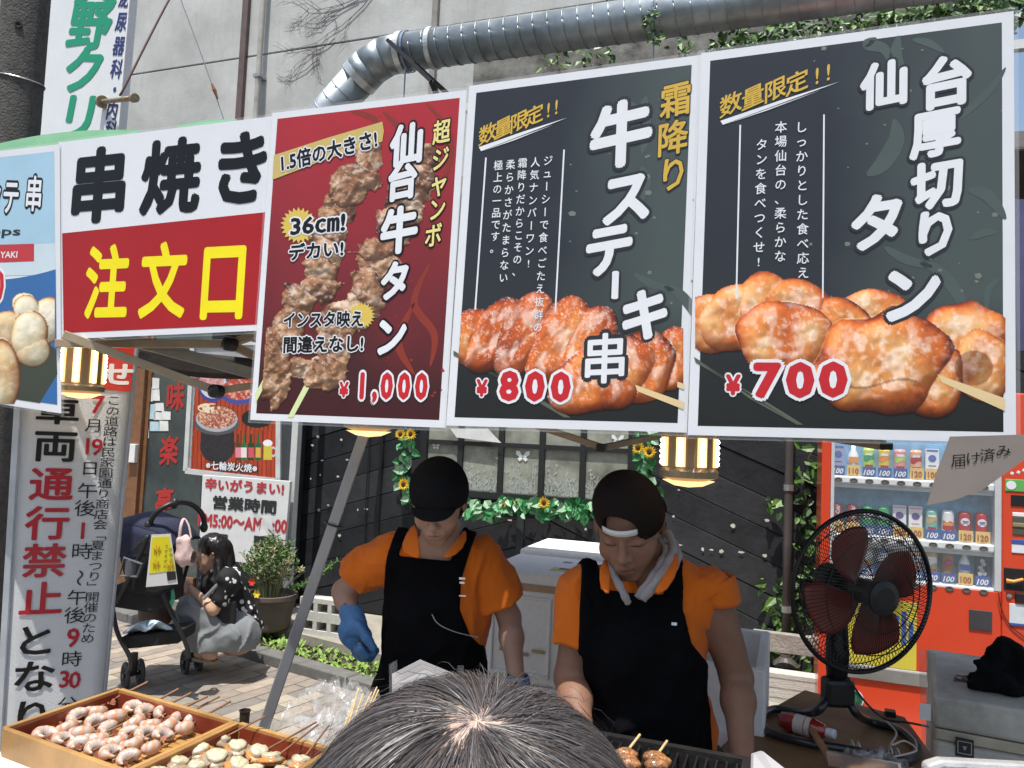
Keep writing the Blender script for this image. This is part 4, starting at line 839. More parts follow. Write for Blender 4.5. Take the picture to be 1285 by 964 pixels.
# ---- A: scallop poster, cut by the frame
pA_ = uv(onD(74, 350, DS))[0]; lx = proj(onD(74, 180, DS)-U*.594)
Ap, plA, qA, inA = poster('poster', [(-226, 216), (75, 181), (77, 519), (-190, 478)], DS+.002, 'blue scallop skewer poster cut off by the left edge of the photo', border=6)
m_ = MB(); shape(m_, plA, [(-220, 222), (68, 190), (69, 306), (-215, 318)], lift=.0004); m_.build('sky_field', inkm('sky', (.36, .55, .68)), Ap)
m_ = MB(); shape(m_, plA, [(-215, 317.5), (69, 305.5), (70, 345), (-212, 350)], lift=.00045); m_.build('pale_field', inkm('paleblue', (.56, .66, .72)), Ap)
m_ = MB(); wv = [(-210, 352)]+[(x, 352-14*((x+20)/90)**2 if x > -20 else 352) for x in np.linspace(-200, 70, 24)]; shape(m_, plA, wv+[(72, 508), (-195, 470)], lift=.0005); m_.build('wave_field', inkm('wave', (.04, .14, .36)), Ap)
m_ = MB(); shape(m_, plA, [(-205, 420), (-60, 380), (30, 400), (71, 440), (72, 470), (50, 506), (-190, 468)], lift=.0006); m_.build('plate_print', inkm('kelp', (.05, .06, .045)), Ap)
itA = [(-20, 440, 40, 44, 0, 0), (58, 402, 22, 28, .1, 4), (30, 380, 17, 14, 0, 2), (34, 390, 18, 22, -.2, 10), (36, 418, 22, 32, .1, 14), (8, 415, 20, 26, 0, 8), (2, 472, 24, 42, .05, 24), (40, 438, 20, 22, .1, 12)]
SCA = [(0, (.25, .07, .02)), (.25, (.55, .24, .08)), (.5, (.80, .58, .30)), (.75, (.88, .78, .55)), (1, (.92, .88, .74))]
def fA(X, Y): c, k = meat(X, Y, itA, SCA, 41, gl=.5, rough=.18, edge=.75, flat=1.5, soft=1, speck=.1); return c, k & (X < 69) & (Y < 507)
colgrid(Ap, DS+.002, 'food_print', (-60, 350, 74, 508), fA, 1.3)
m_ = MB()
for ch_, p in (('ホ', (-35, 262)), ('タ', (-8, 251)), ('テ', (14, 248)), ('串', (43, 244))): put(m_, plA, ch_, p, 30, 46, ((.09, 0, 0), (.02, 1, .0003)), lift=.001, skew=-.1)
m_.build('title_lettering', [I_black, I_white], Ap)
m_ = MB(); htext(m_, plA, 'scallops', (-58, 291), (25.5, 292), 13, ((.02, 0, 0),), lift=.001); m_.build('caption_lettering', I_vin, Ap)
m_ = MB(); shape(m_, plA, [(-60, 309), (43, 306), (43, 328), (-60, 332)], lift=.0008); m_.build('ribbon_print', inkm('ribbon', (.5, .04, .05)), Ap)
m_ = MB(); htext(m_, plA, 'YAKI', (1, 320), (22, 319.5), 7.5, ((.02, 0, 0),), lift=.0011); m_.build('caption_lettering', I_white, Ap)
m_ = MB(); put(m_, plA, '0', (-2, 360), 40, 54, ((.11, 0, 0), (.035, 1, .0004)), lift=.001); m_.build('price_lettering', [I_white, I_price], Ap)
# green cloth peeking over the left signs
m_ = MB(); m_.grid(lambda s, t: onD(-40+s*215, (190-s*215*.125)+t*14-9*sin(s*pi)*(1-t), DS+.018), 16, 2); m_.grid(lambda s, t: onD(222+s*75, 158-s*8+t*12-3*sin(s*pi)*(1-t), DS+.018), 8, 2); m_.build('green_cloth', mat('green_film', (.30, .62, .36), .6, alpha=.9, var=.1), tent, solid=.002)
# shaded notice sheet hanging below the right poster
DN = 1.6; nt_ = [(1192, 548), (1176, 590), (1163, 634), (1196, 628), (1232, 615), (1262, 594), (1300, 566), (1300, 545)]
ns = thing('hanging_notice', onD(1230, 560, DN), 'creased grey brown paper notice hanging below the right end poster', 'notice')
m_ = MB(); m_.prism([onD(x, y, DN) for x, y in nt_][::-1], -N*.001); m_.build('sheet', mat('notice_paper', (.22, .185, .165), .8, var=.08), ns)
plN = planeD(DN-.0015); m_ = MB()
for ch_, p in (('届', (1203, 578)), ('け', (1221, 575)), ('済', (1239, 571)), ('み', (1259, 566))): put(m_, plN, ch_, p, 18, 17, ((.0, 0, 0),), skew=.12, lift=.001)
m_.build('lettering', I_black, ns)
# things beyond the right poster
m_ = MB(); m_.prism([onD(x, y, 1.74) for x, y in ((1272, 250), (1330, 250), (1330, 440), (1276, 440))], N*.01); bb = m_.build('blue_banner', mat('violet_cloth', (.14, .15, .32), .8, col2=(.05, .055, .1), vs=3)); tag(bb, 'strip of violet blue banner behind the right end poster', 'banner')

# ================================================================ LED LAMPS
def lamp(pt, pbt, D, label, rr_=.066):
    top = onD(*pt, D); bot = onD(*pbt, D); top = A(bot[0], bot[1], top[2]); H_ = top[2]-bot[2]; L_ = thing('led_lamp', bot, label, 'lamp', 'cylindrical LED lamps hung inside the tent')
    m_ = MB(); m_.lathe(bot, [(rr_*.9, .012), (rr_*.9, H_)], 24); m_.build('core', mat('lamp_core', (.30, .20, .11), .5), L_)
    body = mat('lamp_body', (.30, .22, .13), .4, .3); m_ = MB(); m_.lathe(bot, [(rr_*.6, 0), (rr_, .008), (rr_*1.02, .022), (rr_*.92, .03)], 28); m_.build('rim', body, L_); m_ = MB(); m_.lathe(bot+Zv*(H_-.012), [(rr_*1.02, 0), (rr_*1.02, .02), (.02, .04)], 28); m_.build('rim', body, L_)
    m_ = MB(); m_.lathe(bot-Zv*.004, [(0, -.012), (rr_*.5, -.008), (rr_*.9, .004)], 24); m_.build('diffuser', mat('lamp_diffuser', (1, .66, .3), .4, emit=1.1, var=.02), L_)
    n = 8
    for k in range(n):
        a = 2*pi*k/n+.25; d = A(cos(a), sin(a), 0); m_ = MB(); s_ = A(-sin(a), cos(a), 0)
        m_.box(bot+d*rr_*.93+Zv*(.03+(H_-.045)/2), (.02, .006, H_-.05), (s_, d, Zv)); m_.build('led_strip', mat('led_warm', (1, .62, .24), .4, emit=1.15, var=.02), L_)
        m_ = MB(); z = .04
        while z < H_-.02:
            c = bot+d*(rr_*.93+.004)+Zv*z
            m_.ell(c, (.0055, .0055, .0055), nu=6, nv=4); z += .0125
        o = m_.build('led_dot', mat('led_white', (1, .93, .78), .4, emit=9, var=.01), L_); o['kind'] = 'stuff'
    m_ = MB(); m_.tube([top+Zv*.02, A(top[0], top[1], 2.24)], .004, 6); m_.build('cord', mat('black_rubber'), L_)
lamp((102, 424), (101, 494), 1.80, 'glowing LED lamp below the order counter sign at the left')
lamp((866, 540), (864, 603), 1.82, 'glowing LED lamp hanging above the man in the cap')
lamp((463, 470), (463, 541), 1.80, 'LED lamp behind the red poster with only its bottom rim showing')
# ================================================================ BACKGROUND THINGS
# light box sign over the restaurant entrance
DL = 5.3; pl3 = planeD(DL)
lb = thing('light_box_sign', onD(300, 600, DL), 'framed light box sign with a charcoal grill picture and beer mug', 'sign')
LBc = [onD(x, y, DL) for x, y in ((243, 430), (349, 430), (349, 600), (234, 591))]; LBc[1] = onD(351, 430, DL); LBc[2] = onD(350, 604, DL)
m_ = MB(); m_.prism(LBc, N*.2); m_.build('case', mat('case_grey', (.42, .43, .43), .45, .3), lb, bevel=.006)
fr = mat('frame_white', (.62, .63, .62), .4, .2)
for i in range(4): m_ = MB(); a, b = LBc[i], LBc[(i+1) % 4]; m_.bar(a-N*.008, b-N*.008, .045, .018, -N if 0 else np.cross(nrm(b-a), N)); m_.build('frame', fr, lb)
plL = planeD(DL-.01)
def fL(X, Y):
    u = (X-238)/106+.06*np.sin(X*9); st = (np.sin(X*1.15+np.floor(Y/30)) > .86); c = np.where(st[..., None], A(.10, .015, .008), A(.40, .055, .02)*(.7+.6*fbm(np.stack([X/3, Y/24], -1), 3, 5))[..., None])
    def el(cx, cy, rx, ry): return ((X-cx)/rx)**2+((Y-cy)/ry)**2 < 1
    n = fbm(np.stack([X/3., Y/3.], -1), 3, 2); n2 = fbm(np.stack([X/1.6, Y/1.6], -1), 2, 8)
    c = np.where((el(267, 483, 19, 22))[..., None], A(.05, .06, .25), c); c = np.where((el(267, 481, 17, 19))[..., None], A(.6, .6, .65), c); c = np.where((el(266, 478, 15, 14))[..., None], ramp(n, [(0, (.25, .04, .05)), (.5, (.6, .3, .3)), (1, (.8, .6, .55))]), c)
    c = np.where((el(300, 492, 24, 16))[..., None], A(.06, .08, .3), c); c = np.where((el(300, 489, 22, 13))[..., None], ramp(n, [(0, (.15, .02, .02)), (.5, (.5, .08, .05)), (1, (.9, .75, .6))]), c)
    c = np.where((el(273, 560, 22, 22) | ((np.abs(X-273) < 21) & (Y > 535) & (Y < 560)))[..., None], A(.02, .018, .02)*(1+n[..., None]), c)
    c = np.where(el(272, 532, 28, 14)[..., None], A(.09, .09, .1), c); c = np.where(el(272, 526, 26, 16)[..., None], A(.4, .42, .45), c); c = np.where(el(272, 524, 24, 14)[..., None], ramp(n2, [(0, (.10, .04, .03)), (.45, (.45, .12, .08)), (.7, (.65, .45, .3)), (1, (.9, .8, .6))]), c)
    c = np.where(el(262, 512, 14, 6)[..., None] & (n > .5)[..., None], A(.8, .7, .5), c)
    c = np.where(el(323, 525, 20, 12)[..., None], A(.02, .02, .02), c)
    for x, g, l in ((299, (.12, .04, .02), (.7, .25, .3)), (306, (.03, .15, .05), (.8, .7, .7)), (315, (.02, .06, .03), (.6, .1, .12)), (324, (.02, .12, .05), (.7, .4, .08))):
        c = np.where(((np.abs(X-x) < 3.8) & (Y > 556) & (Y < 578) | (np.abs(X-x) < 1.4) & (Y > 545) & (Y < 557))[..., None], A(*g), c); c = np.where(((np.abs(X-x) < 3.4) & (Y > 562) & (Y < 574))[..., None], A(*l), c)
    c = np.where(((np.abs(X-336) < 5.5) & (Y > 556) & (Y < 577))[..., None], A(.6, .5, .06), c); c = np.where(el(336, 556, 6, 4)[..., None], A(.85, .85, .88), c); c = np.where((((X-343)**2+((Y-567)/1.6)**2 < 16) & ((X-343)**2+((Y-567)/1.6)**2 > 7) & (X > 341))[..., None], A(.6, .62, .7), c)
    return c, (X > 238+(600-Y)*.055) & (X < 347) & (Y < 591+(X-238)*.09) 
colgrid(lb, DL-.009, 'picture_print', (236, 452, 350, 602), fL, .7, lift=.0)
m_ = MB(); htext(m_, plL, '※七輪炭火焼※', (259, 583.5), (323, 588), 10.5, ((.07, 0, 0), (.02, 1, .0008)), lift=.004); m_.build('caption_lettering', [I_black, I_white], lb)
# opening-hours board
DH = 5.2; hb = thing('hours_board', onD(300, 700, DH), 'white opening hours board with red and black characters leaning by the planter', 'sign')
hc = [onD(254, 596, DH), onD(364, 604, DH), onD(355, 712, DH-.02), onD(249, 700, DH-.02)]
m_ = MB(); m_.prism(hc, N*.03); m_.build('board', paint('board_white', (.62, .63, .62), .45, var=.06), hb, bevel=.003)
plH = plane3(hc[0]-N*.002, hc[1]-N*.002, hc[3]-N*.002)
R_b, K_b = paint('board_red', (.42, .03, .04), .5), paint('board_black', (.02, .02, .022), .5)
m_ = MB(); htext(m_, plH, '辛いがうまい!', (258, 607), (356, 614), 14.5, ((.04, 0, 0),), lift=.002); m_.build('lettering', R_b, hb)
m_ = MB(); htext(m_, plH, '営業時間', (268, 630), (346, 637), 16, ((.04, 0, 0),), lift=.002); m_.build('lettering', K_b, hb)
m_ = MB(); htext(m_, plH, 'PM5:00～AM 1:00', (249, 652), (360, 661), 15, ((.035, 0, 0),), lift=.002); m_.build('lettering', R_b, hb)
m_ = MB(); m_.prism([plH.fn(*p)+plH.nv*.005 for p in ((329, 652), (341, 650), (344, 671), (326, 673))], plH.nv*.003); m_.build('paper_patch', paint('paper', (.66, .66, .65), .6), hb)
m_ = MB(); m_.prism([plH.fn(*p)+plH.nv*.003 for p in ((319, 672), (346, 676), (346, 688), (319, 684))], plH.nv*.001); m_.build('black_block', K_b, hb)
m_ = MB(); m_.prism([plH.fn(*p)+plH.nv*.003 for p in ((277, 670), (286, 671), (286, 682), (277, 681))], plH.nv*.001); m_.build('black_mark', K_b, hb)
wp = thing('white_post', onD(368, 760, DH+.1), 'white square post between the hours board and the black boards', 'post')
m_ = MB(); up_ = uv(onD(367, 620, DH+.1))[0]; m_.ubox(up_-.03, up_+.03, DH+.08, DH+.14, .1, 3); m_.build('shaft', paint('post_white', (.55, .56, .54), .5, var=.1), wp, bevel=.004)
# planter with shrub
c = onz(337, 789, .11); pt_ = thing('flower_planter', c, 'round grey brown planter with pale spiky shrub and small flowers', 'plant')
m_ = MB(); m_.lathe(c, [(.13, 0), (.15, .02), (.165, .12), (.185, .22), (.2, .23), (.2, .265), (.18, .265), (.17, .225), (0, .225)], 30); m_.build('pot', mat('planter_brown', (.13, .10, .085), .7, var=.15, vs=8, bump=.1), pt_, smooth=False, bevel=.004)
PL_ = [mat('shrub_grey', (.22, .25, .13), .6, var=.3), mat('shrub_green', (.10, .19, .05), .55, var=.35), mat('shrub_straw', (.38, .34, .2), .7, var=.2), mat('vine_stem', (.09, .06, .035), .8)]
m_ = MB()
for i in range(150):
    a = rdm(0, 2*pi); s_ = rdm(.1, 1); top = c+A(cos(a)*.24*s_, sin(a)*.2*s_, .25+rdm(.2, .48)*(1.1-s_*.5)); st = [c+A(cos(a)*.08*s_, sin(a)*.08*s_, .22), (c+top)/2+A(0, 0, .1), top]
    mi = 1 if i % 3 == 0 else (2 if i % 5 == 0 else 0); m_.tube(bez(st, 4), .0025, 3, mi=mi, caps=False)
    for k in range(16): t = .3+.7*k/16; p = st[0]*(1-t)+top*t+A(0, 0, .1*sin(pi*t)*.8); leaf(m_, p, A(rdm(-1, 1), rdm(-1, 1), rdm(-.1, 1)), rdm(.025, .055), mi=mi, wd=.3)
for i in range(3):
    q0 = c+A(.15, 0, .3); q1 = q0+A(.22+.07*i, -.05*i, .14+.05*i); m_.tube(bez([q0, (q0+q1)/2-Zv*.03, q1], 6), .006, 5, mi=1)
    for k in range(60): t = k/60; leaf(m_, q0*(1-t)+q1*t-Zv*.03*sin(pi*t), A(rdm(-1, 1), rdm(-1, 1), rdm(-.3, 1)), .04, mi=1, wd=.25)
m_.build('shrub', PL_, pt_)['kind'] = 'stuff'
for x, y, nm, cl in ((323, 745, 'yellow_flower', (.75, .55, .03)), (317, 730, 'red_flower', (.6, .06, .02))):
    q0 = onD(x, y, uv(c)[1]-.2); m_ = MB()
    for k in range(6): a = 2*pi*k/6; leaf(m_, q0, U*cos(a)+Zv*sin(a)-N*.3, .035, up=-N, wd=.8)
    m_.build(nm, paint(nm, cl, .6), pt_)
# cinder blocks
blk = mat('cinder_block', (.52, .51, .47), .9, var=.12, vs=30, bump=.5, bs=160)
def block(c, ang, label, lg=.39, h=.19, dp_=.11, holes=3):
    """a hollow concrete block lying with its holes towards the camera: centre-bottom c"""
    ax = (A(cos(ang), -sin(ang), 0), A(sin(ang), cos(ang), 0), Zv); t = thing('cinder_block', c, label, 'concrete block', 'cinder blocks stacked by the wall')
    m_ = MB(); w_ = .033; hw = (lg-w_*(holes+1))/holes
    m_.box(c+Zv*w_/2, (lg, dp_, w_), ax); m_.box(c+Zv*(h-w_/2), (lg, dp_, w_), ax)
    for i in range(holes+1): m_.box(c+ax[0]*(-lg/2+w_/2+i*(hw+w_))+Zv*h/2, (w_, dp_-.001, h-2*w_), ax)
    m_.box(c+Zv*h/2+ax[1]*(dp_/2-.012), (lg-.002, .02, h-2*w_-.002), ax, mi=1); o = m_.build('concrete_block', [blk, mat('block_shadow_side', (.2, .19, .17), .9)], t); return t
q = onz(408, 796, .11); block(q, R(20), 'lower pale cinder block left of the woman in the cap', h=.13); block(q+Zv*.131+U*.0, R(20), 'upper pale cinder block left of the woman in the cap', h=.13)
q = onD(994, 905, 5.0); q[2] = .11; zt = uv(onD(994, 845, 5.0))[2]
hh = (zt-.11)/3
for i, nm in enumerate(('lowest', 'middle', 'topmost')): block(q+Zv*(hh+.001)*i, R(20), nm+' grey cinder block of the stack below the downpipe', h=hh, lg=.42, holes=2)
# garland round the window with sunflowers
GL = [mat('silk_leaf_%d' % i, c, .4, var=.25, vs=30) for i, c in enumerate(((.03, .16, .05), (.05, .24, .08), (.10, .32, .13), (.30, .48, .30)))]
DG = DW-.09; gd = thing('flower_garland', onD(660, 640, DG), 'artificial ivy garland with sunflowers draped round the window', 'garland')
leafm = []
for k in range(4):
    for v_ in range(3):
        mb = MB(); leaf(mb, A(0, 0, 0), A(0, 0, -1), rdm(.065, .095), up=A(0, -1, 0), wd=.75, fold=.18); o = mb.build('leaf', GL[k]); leafm.append(o.data); o.location = (0, 0, -50); bpy.data.objects.remove(o)
from mathutils import Euler
def gleaf(p):
    o = bpy.data.objects.new('leaf', random.choice(leafm)); COL.objects.link(o); o.parent = gd; o.location = tuple(p-org(gd)); o.rotation_euler = Euler((rdm(-.7, .5), rdm(-1.5, 1.5), rdm(-.7, .7)-YAW)); s_ = rdm(.75, 1.25); o.scale = (s_, s_, s_)
cnt = 0
for i in range(165): t = i/165; gleaf(onD(588+157*t+rdm(-2, 2), 634+2.0*sin(t*13)+t*4+rdm(-11, 8), DG+rdm(-.03, .03)))
for i in range(52): t = i/52; gleaf(onD(509+rdm(-8, 8)+sin(t*9)*2, 540+92*t, DG+rdm(-.03, .03)))
for i in range(34): t = i/34; gleaf(onD(808+rdm(-8, 10)+t*6, 540+74*t, DG+rdm(-.03, .03)))
m_ = MB(); m_.tube(bez([onD(x, y, DG) for x, y in ((585, 632), (620, 635), (660, 634), (700, 638), (745, 640))], 8), .006, 5); m_.tube(bez([onD(x, y, DG) for x, y in ((510, 530), (507, 580), (510, 632))], 8), .006, 5); m_.tube(bez([onD(x, y, DG) for x, y in ((803, 530), (810, 580), (818, 618))], 8), .006, 5)
m_.build('vine', mat('vine_green', (.04, .12, .03), .6), gd)['kind'] = 'stuff'
petal = mat('petal_yellow', (.80, .52, .02), .6, var=.2, vs=40); eye = mat('flower_eye', (.06, .03, .012), .9, bump=.5, bs=400)
for x, y, r_ in ((503, 545, .05), (516, 545, .052), (507, 608, .055), (683, 631, .05), (801, 562, .05), (815, 567, .052), (632, 634, .022), (648, 630, .018)):
    q0 = onD(x, y, DG-.05); f_ = MB(); tl = rdm(-.4, .4)
    for ring in range(2):
        for k in range(14): a = 2*pi*(k+ring*.5)/14; leaf(f_, q0-N*.002*ring, U*cos(a)+Zv*sin(a)-N*(.15+.25*ring), r_*rdm(.9, 1.1)*(1-.18*ring), up=-N, wd=.34)
    fo = f_.build('sunflower', petal, gd); e_ = MB(); e_.ell(q0-N*.012, (r_*.36, .008, r_*.36), (U, N, Zv), 12, 6); e_.build('flower_centre', eye, fo)
# slanted sheet of paper on the window
m_ = MB(); m_.prism([onD(x, y, DW-.05) for x, y in ((565, 538), (612, 538), (629, 556), (573, 549))], N*.002); tag(m_.build('window_flyer', paint('paper', (.66, .66, .65), .6)), 'slanted white flyer stuck at the top of the window', 'flyer')
# ivy climbing the dark boards
bl = [(onD(x, y, DW-.06), (.1, .04, .12)) for x, y in ((985, 745), (972, 755), (968, 775), (985, 770), (1003, 770), (1010, 680), (1015, 700), (1005, 720), (998, 735), (1004, 640), (976, 637), (1012, 590), (1020, 575), (1005, 600), (1015, 655), (972, 800), (978, 825), (1000, 832), (1010, 834), (968, 740))]
foliage('wall_ivy', bl, 190, .075, 'dark ivy climbing the black boards beside the red vending machine', stems=[[onD(x, y, DW-.03) for x, y in ((1000, 860), (1008, 780), (1002, 720), (1016, 660), (1008, 600), (1022, 560))]])

# ================================================================ VENDING MACHINE
DV = 4.55; plV = planeD(DV)
def vu(x, y=700): return uv(onD(x, y, DV))[0]
def vz(x, y): return uv(onD(x, y, DV))[2]
u0, u1 = vu(1030, 650), vu(1030, 650)+1.16; ug, uh = vu(1041), vu(1257); zb_ = vz(1150, 735)-.0
vredm = mat('machine_red', (.66, .065, .024), .3, var=.04, vs=3, coat=.4)
vm = thing('vending_machine', W((u0+u1)/2, DV+.3, .1), 'red drinks vending machine with three rows of cans and price tags', 'vending machine')
zB0 = .12; zW0 = vz(1250, 742); zW1 = 1.80
m_ = MB(); m_.ubox(u0, u1, DV+.12, DV+.75, zB0, 1.95); m_.build('body', vredm, vm, bevel=.01)
m_ = MB(); m_.ubox(u0, ug, DV, DV+.12, zB0, 1.95); m_.build('left_edge', vredm, vm, bevel=.006)
m_ = MB(); m_.ubox(ug+.001, uh-.001, DV+.002, DV+.12, zB0+.38, zW0-.004); m_.build('lower_panel', vredm, vm, bevel=.004)
m_ = MB(); m_.ubox(ug+.001, uh-.001, DV+.002, DV+.12, zB0, zB0+.30); m_.build('kick_panel', vredm, vm, bevel=.004)
m_ = MB(); m_.ubox(uh, u1, DV-.006, DV+.12, zB0, 1.95); m_.build('control_column', vredm, vm, bevel=.008)
steel = mat('brushed_steel', (.40, .39, .37), .4, .6, var=.2, vs=6)
m_ = MB(); m_.ubox(vu(1058, 850), uh-.05, DV-.012, DV+.1, zB0+.302, zB0+.378); m_.build('delivery_flap', steel, vm, bevel=.01)
inner = mat('machine_inside', (.50, .53, .55), .5, var=.06)
m_ = MB(); m_.ubox(ug, uh, DV+.105, DV+.119, zW0, zW1); m_.build('back_board', inner, vm)
m_ = MB(); m_.ubox(ug+.02, uh-.03, DV+.098, DV+.103, zW0, zW1); m_.build('blue_backing', mat('blue_backing', (.18, .38, .58), .5, var=.25, vs=14), vm)
m_ = MB(); m_.ubox(ug+.001, ug+.018, DV+.002, DV+.1, zW0, zW1); m_.ubox(uh-.03, uh-.001, DV+.002, DV+.1, zW0, zW1); m_.build('window_frame', paint('frame_grey', (.55, .56, .57), .4), vm)
clear = mat('window_film', (.85, .9, .92), .05, alpha=.05, coat=1, var=0)
m_ = MB(); m_.ubox(ug+.001, uh-.001, DV-.001, DV+.001, zW0, zW1); m_.build('window_glass', clear, vm)
pitch = (vu(1234.6)-vu(1050.6))/9; us_ = [vu(1050.6)+pitch*i for i in range(10)]
rowz = [vz(1145, 733-61*2)+.003, vz(1145, 733-61+.5), vz(1145, 733)]            # tops of the three button bars, measured on the machine's face
rowz = [vz(1070, 598), vz(1240, 684), vz(1235, 738)]
def can_col(nm, c, k, **kw): return mat('can_'+nm, c, .35, var=.08, **kw)
K = dict(red=(.42, .02, .02), cola=(.25, .03, .03), green=(.03, .33, .12), white=(.75, .76, .78), yellow=(.72, .55, .08), lime=(.45, .62, .12), pink=(.72, .30, .32), blue=(.08, .14, .42), black=(.03, .03, .04), orange=(.75, .28, .05), brown=(.30, .13, .06), gold=(.50, .40, .16), peach=(.78, .42, .28), teal=(.20, .45, .40), lav=(.35, .36, .55), purple=(.18, .10, .35))
rows = [[('lav', 'blue', 'sq', '100', 0), ('white', 'orange', 'bt', '110', 1), ('lime', 'green', 'can', '100', 0), ('yellow', 'orange', 'can', '100', 0), ('pink', 'lime', 'can', '100', 0), ('peach', 'red', 'can', '120', 1), ('white', 'blue', 'sq', '100', 1), ('white', 'green', 'bt', '110', 1), ('gold', 'black', 'can', '120', 1), ('teal', 'white', 'can', '100', 0)],
        [('cola', 'white', 'cola', '120', 1), ('cola', 'white', 'cola', '120', 1), ('green', 'white', 'soda', '100', 0), ('green', 'white', 'soda', '100', 0), ('white', 'purple', 'sq', '100', 1), ('white', 'purple', 'sq', '100', 1), ('teal', 'gold', 'can', '100', 0), ('white', 'red', 'oj', '100', 0), ('red', 'white', 'soda', '120', 1), ('red', 'white', 'soda', '120', 1)],
        [('brown', 'white', 'can', '100', 0), ('black', 'gold', 'can', '100', 0), ('gold', 'white', 'can', '120', 0), ('blue', 'white', 'can', '100', 0), ('gold', 'brown', 'can', '120', 0), ('peach', 'white', 'can', '120', 0), ('gold', 'white', 'can', '120', 0), ('brown', 'red', 'soda', '100', 0), ('white', 'blue', 'bt', '100', 1), ('black', 'white', 'ice', '100', 0)]]
T_blue, T_yel, T_wht, T_brn, T_blk = paint('tag_blue', (.05, .10, .32), .5), paint('tag_yellow', (.72, .50, .16), .5), paint('tag_ink_white', (.75, .77, .8), .5), paint('tag_ink_brown', (.38, .10, .02), .5), mat('button_dark', (.10, .095, .08), .3)
plT = Plane(lambda x, y: onD(x, y, DV+.018), U, Zv, -N)
def ptext(mb, s, c, w_, h_, off=.03, lift=.0015, rot=0, skew=0, mi=0):
    v0 = _flat(s)[0]; lo, hi = v0.min(0), v0.max(0); v, f = glyphs(s, off); q = (v[:, :2]-(lo+hi)/2)/(hi-lo)*A(w_, h_)
    if rot: q = q@np.array([[cos(rot), sin(rot)], [-sin(rot), cos(rot)]])
    q[:, 0] += skew*q[:, 1]; mb.add(c+q[:, :1]*U+q[:, 1:]*Zv-N*(lift+v[:, 2:]), f, mi)
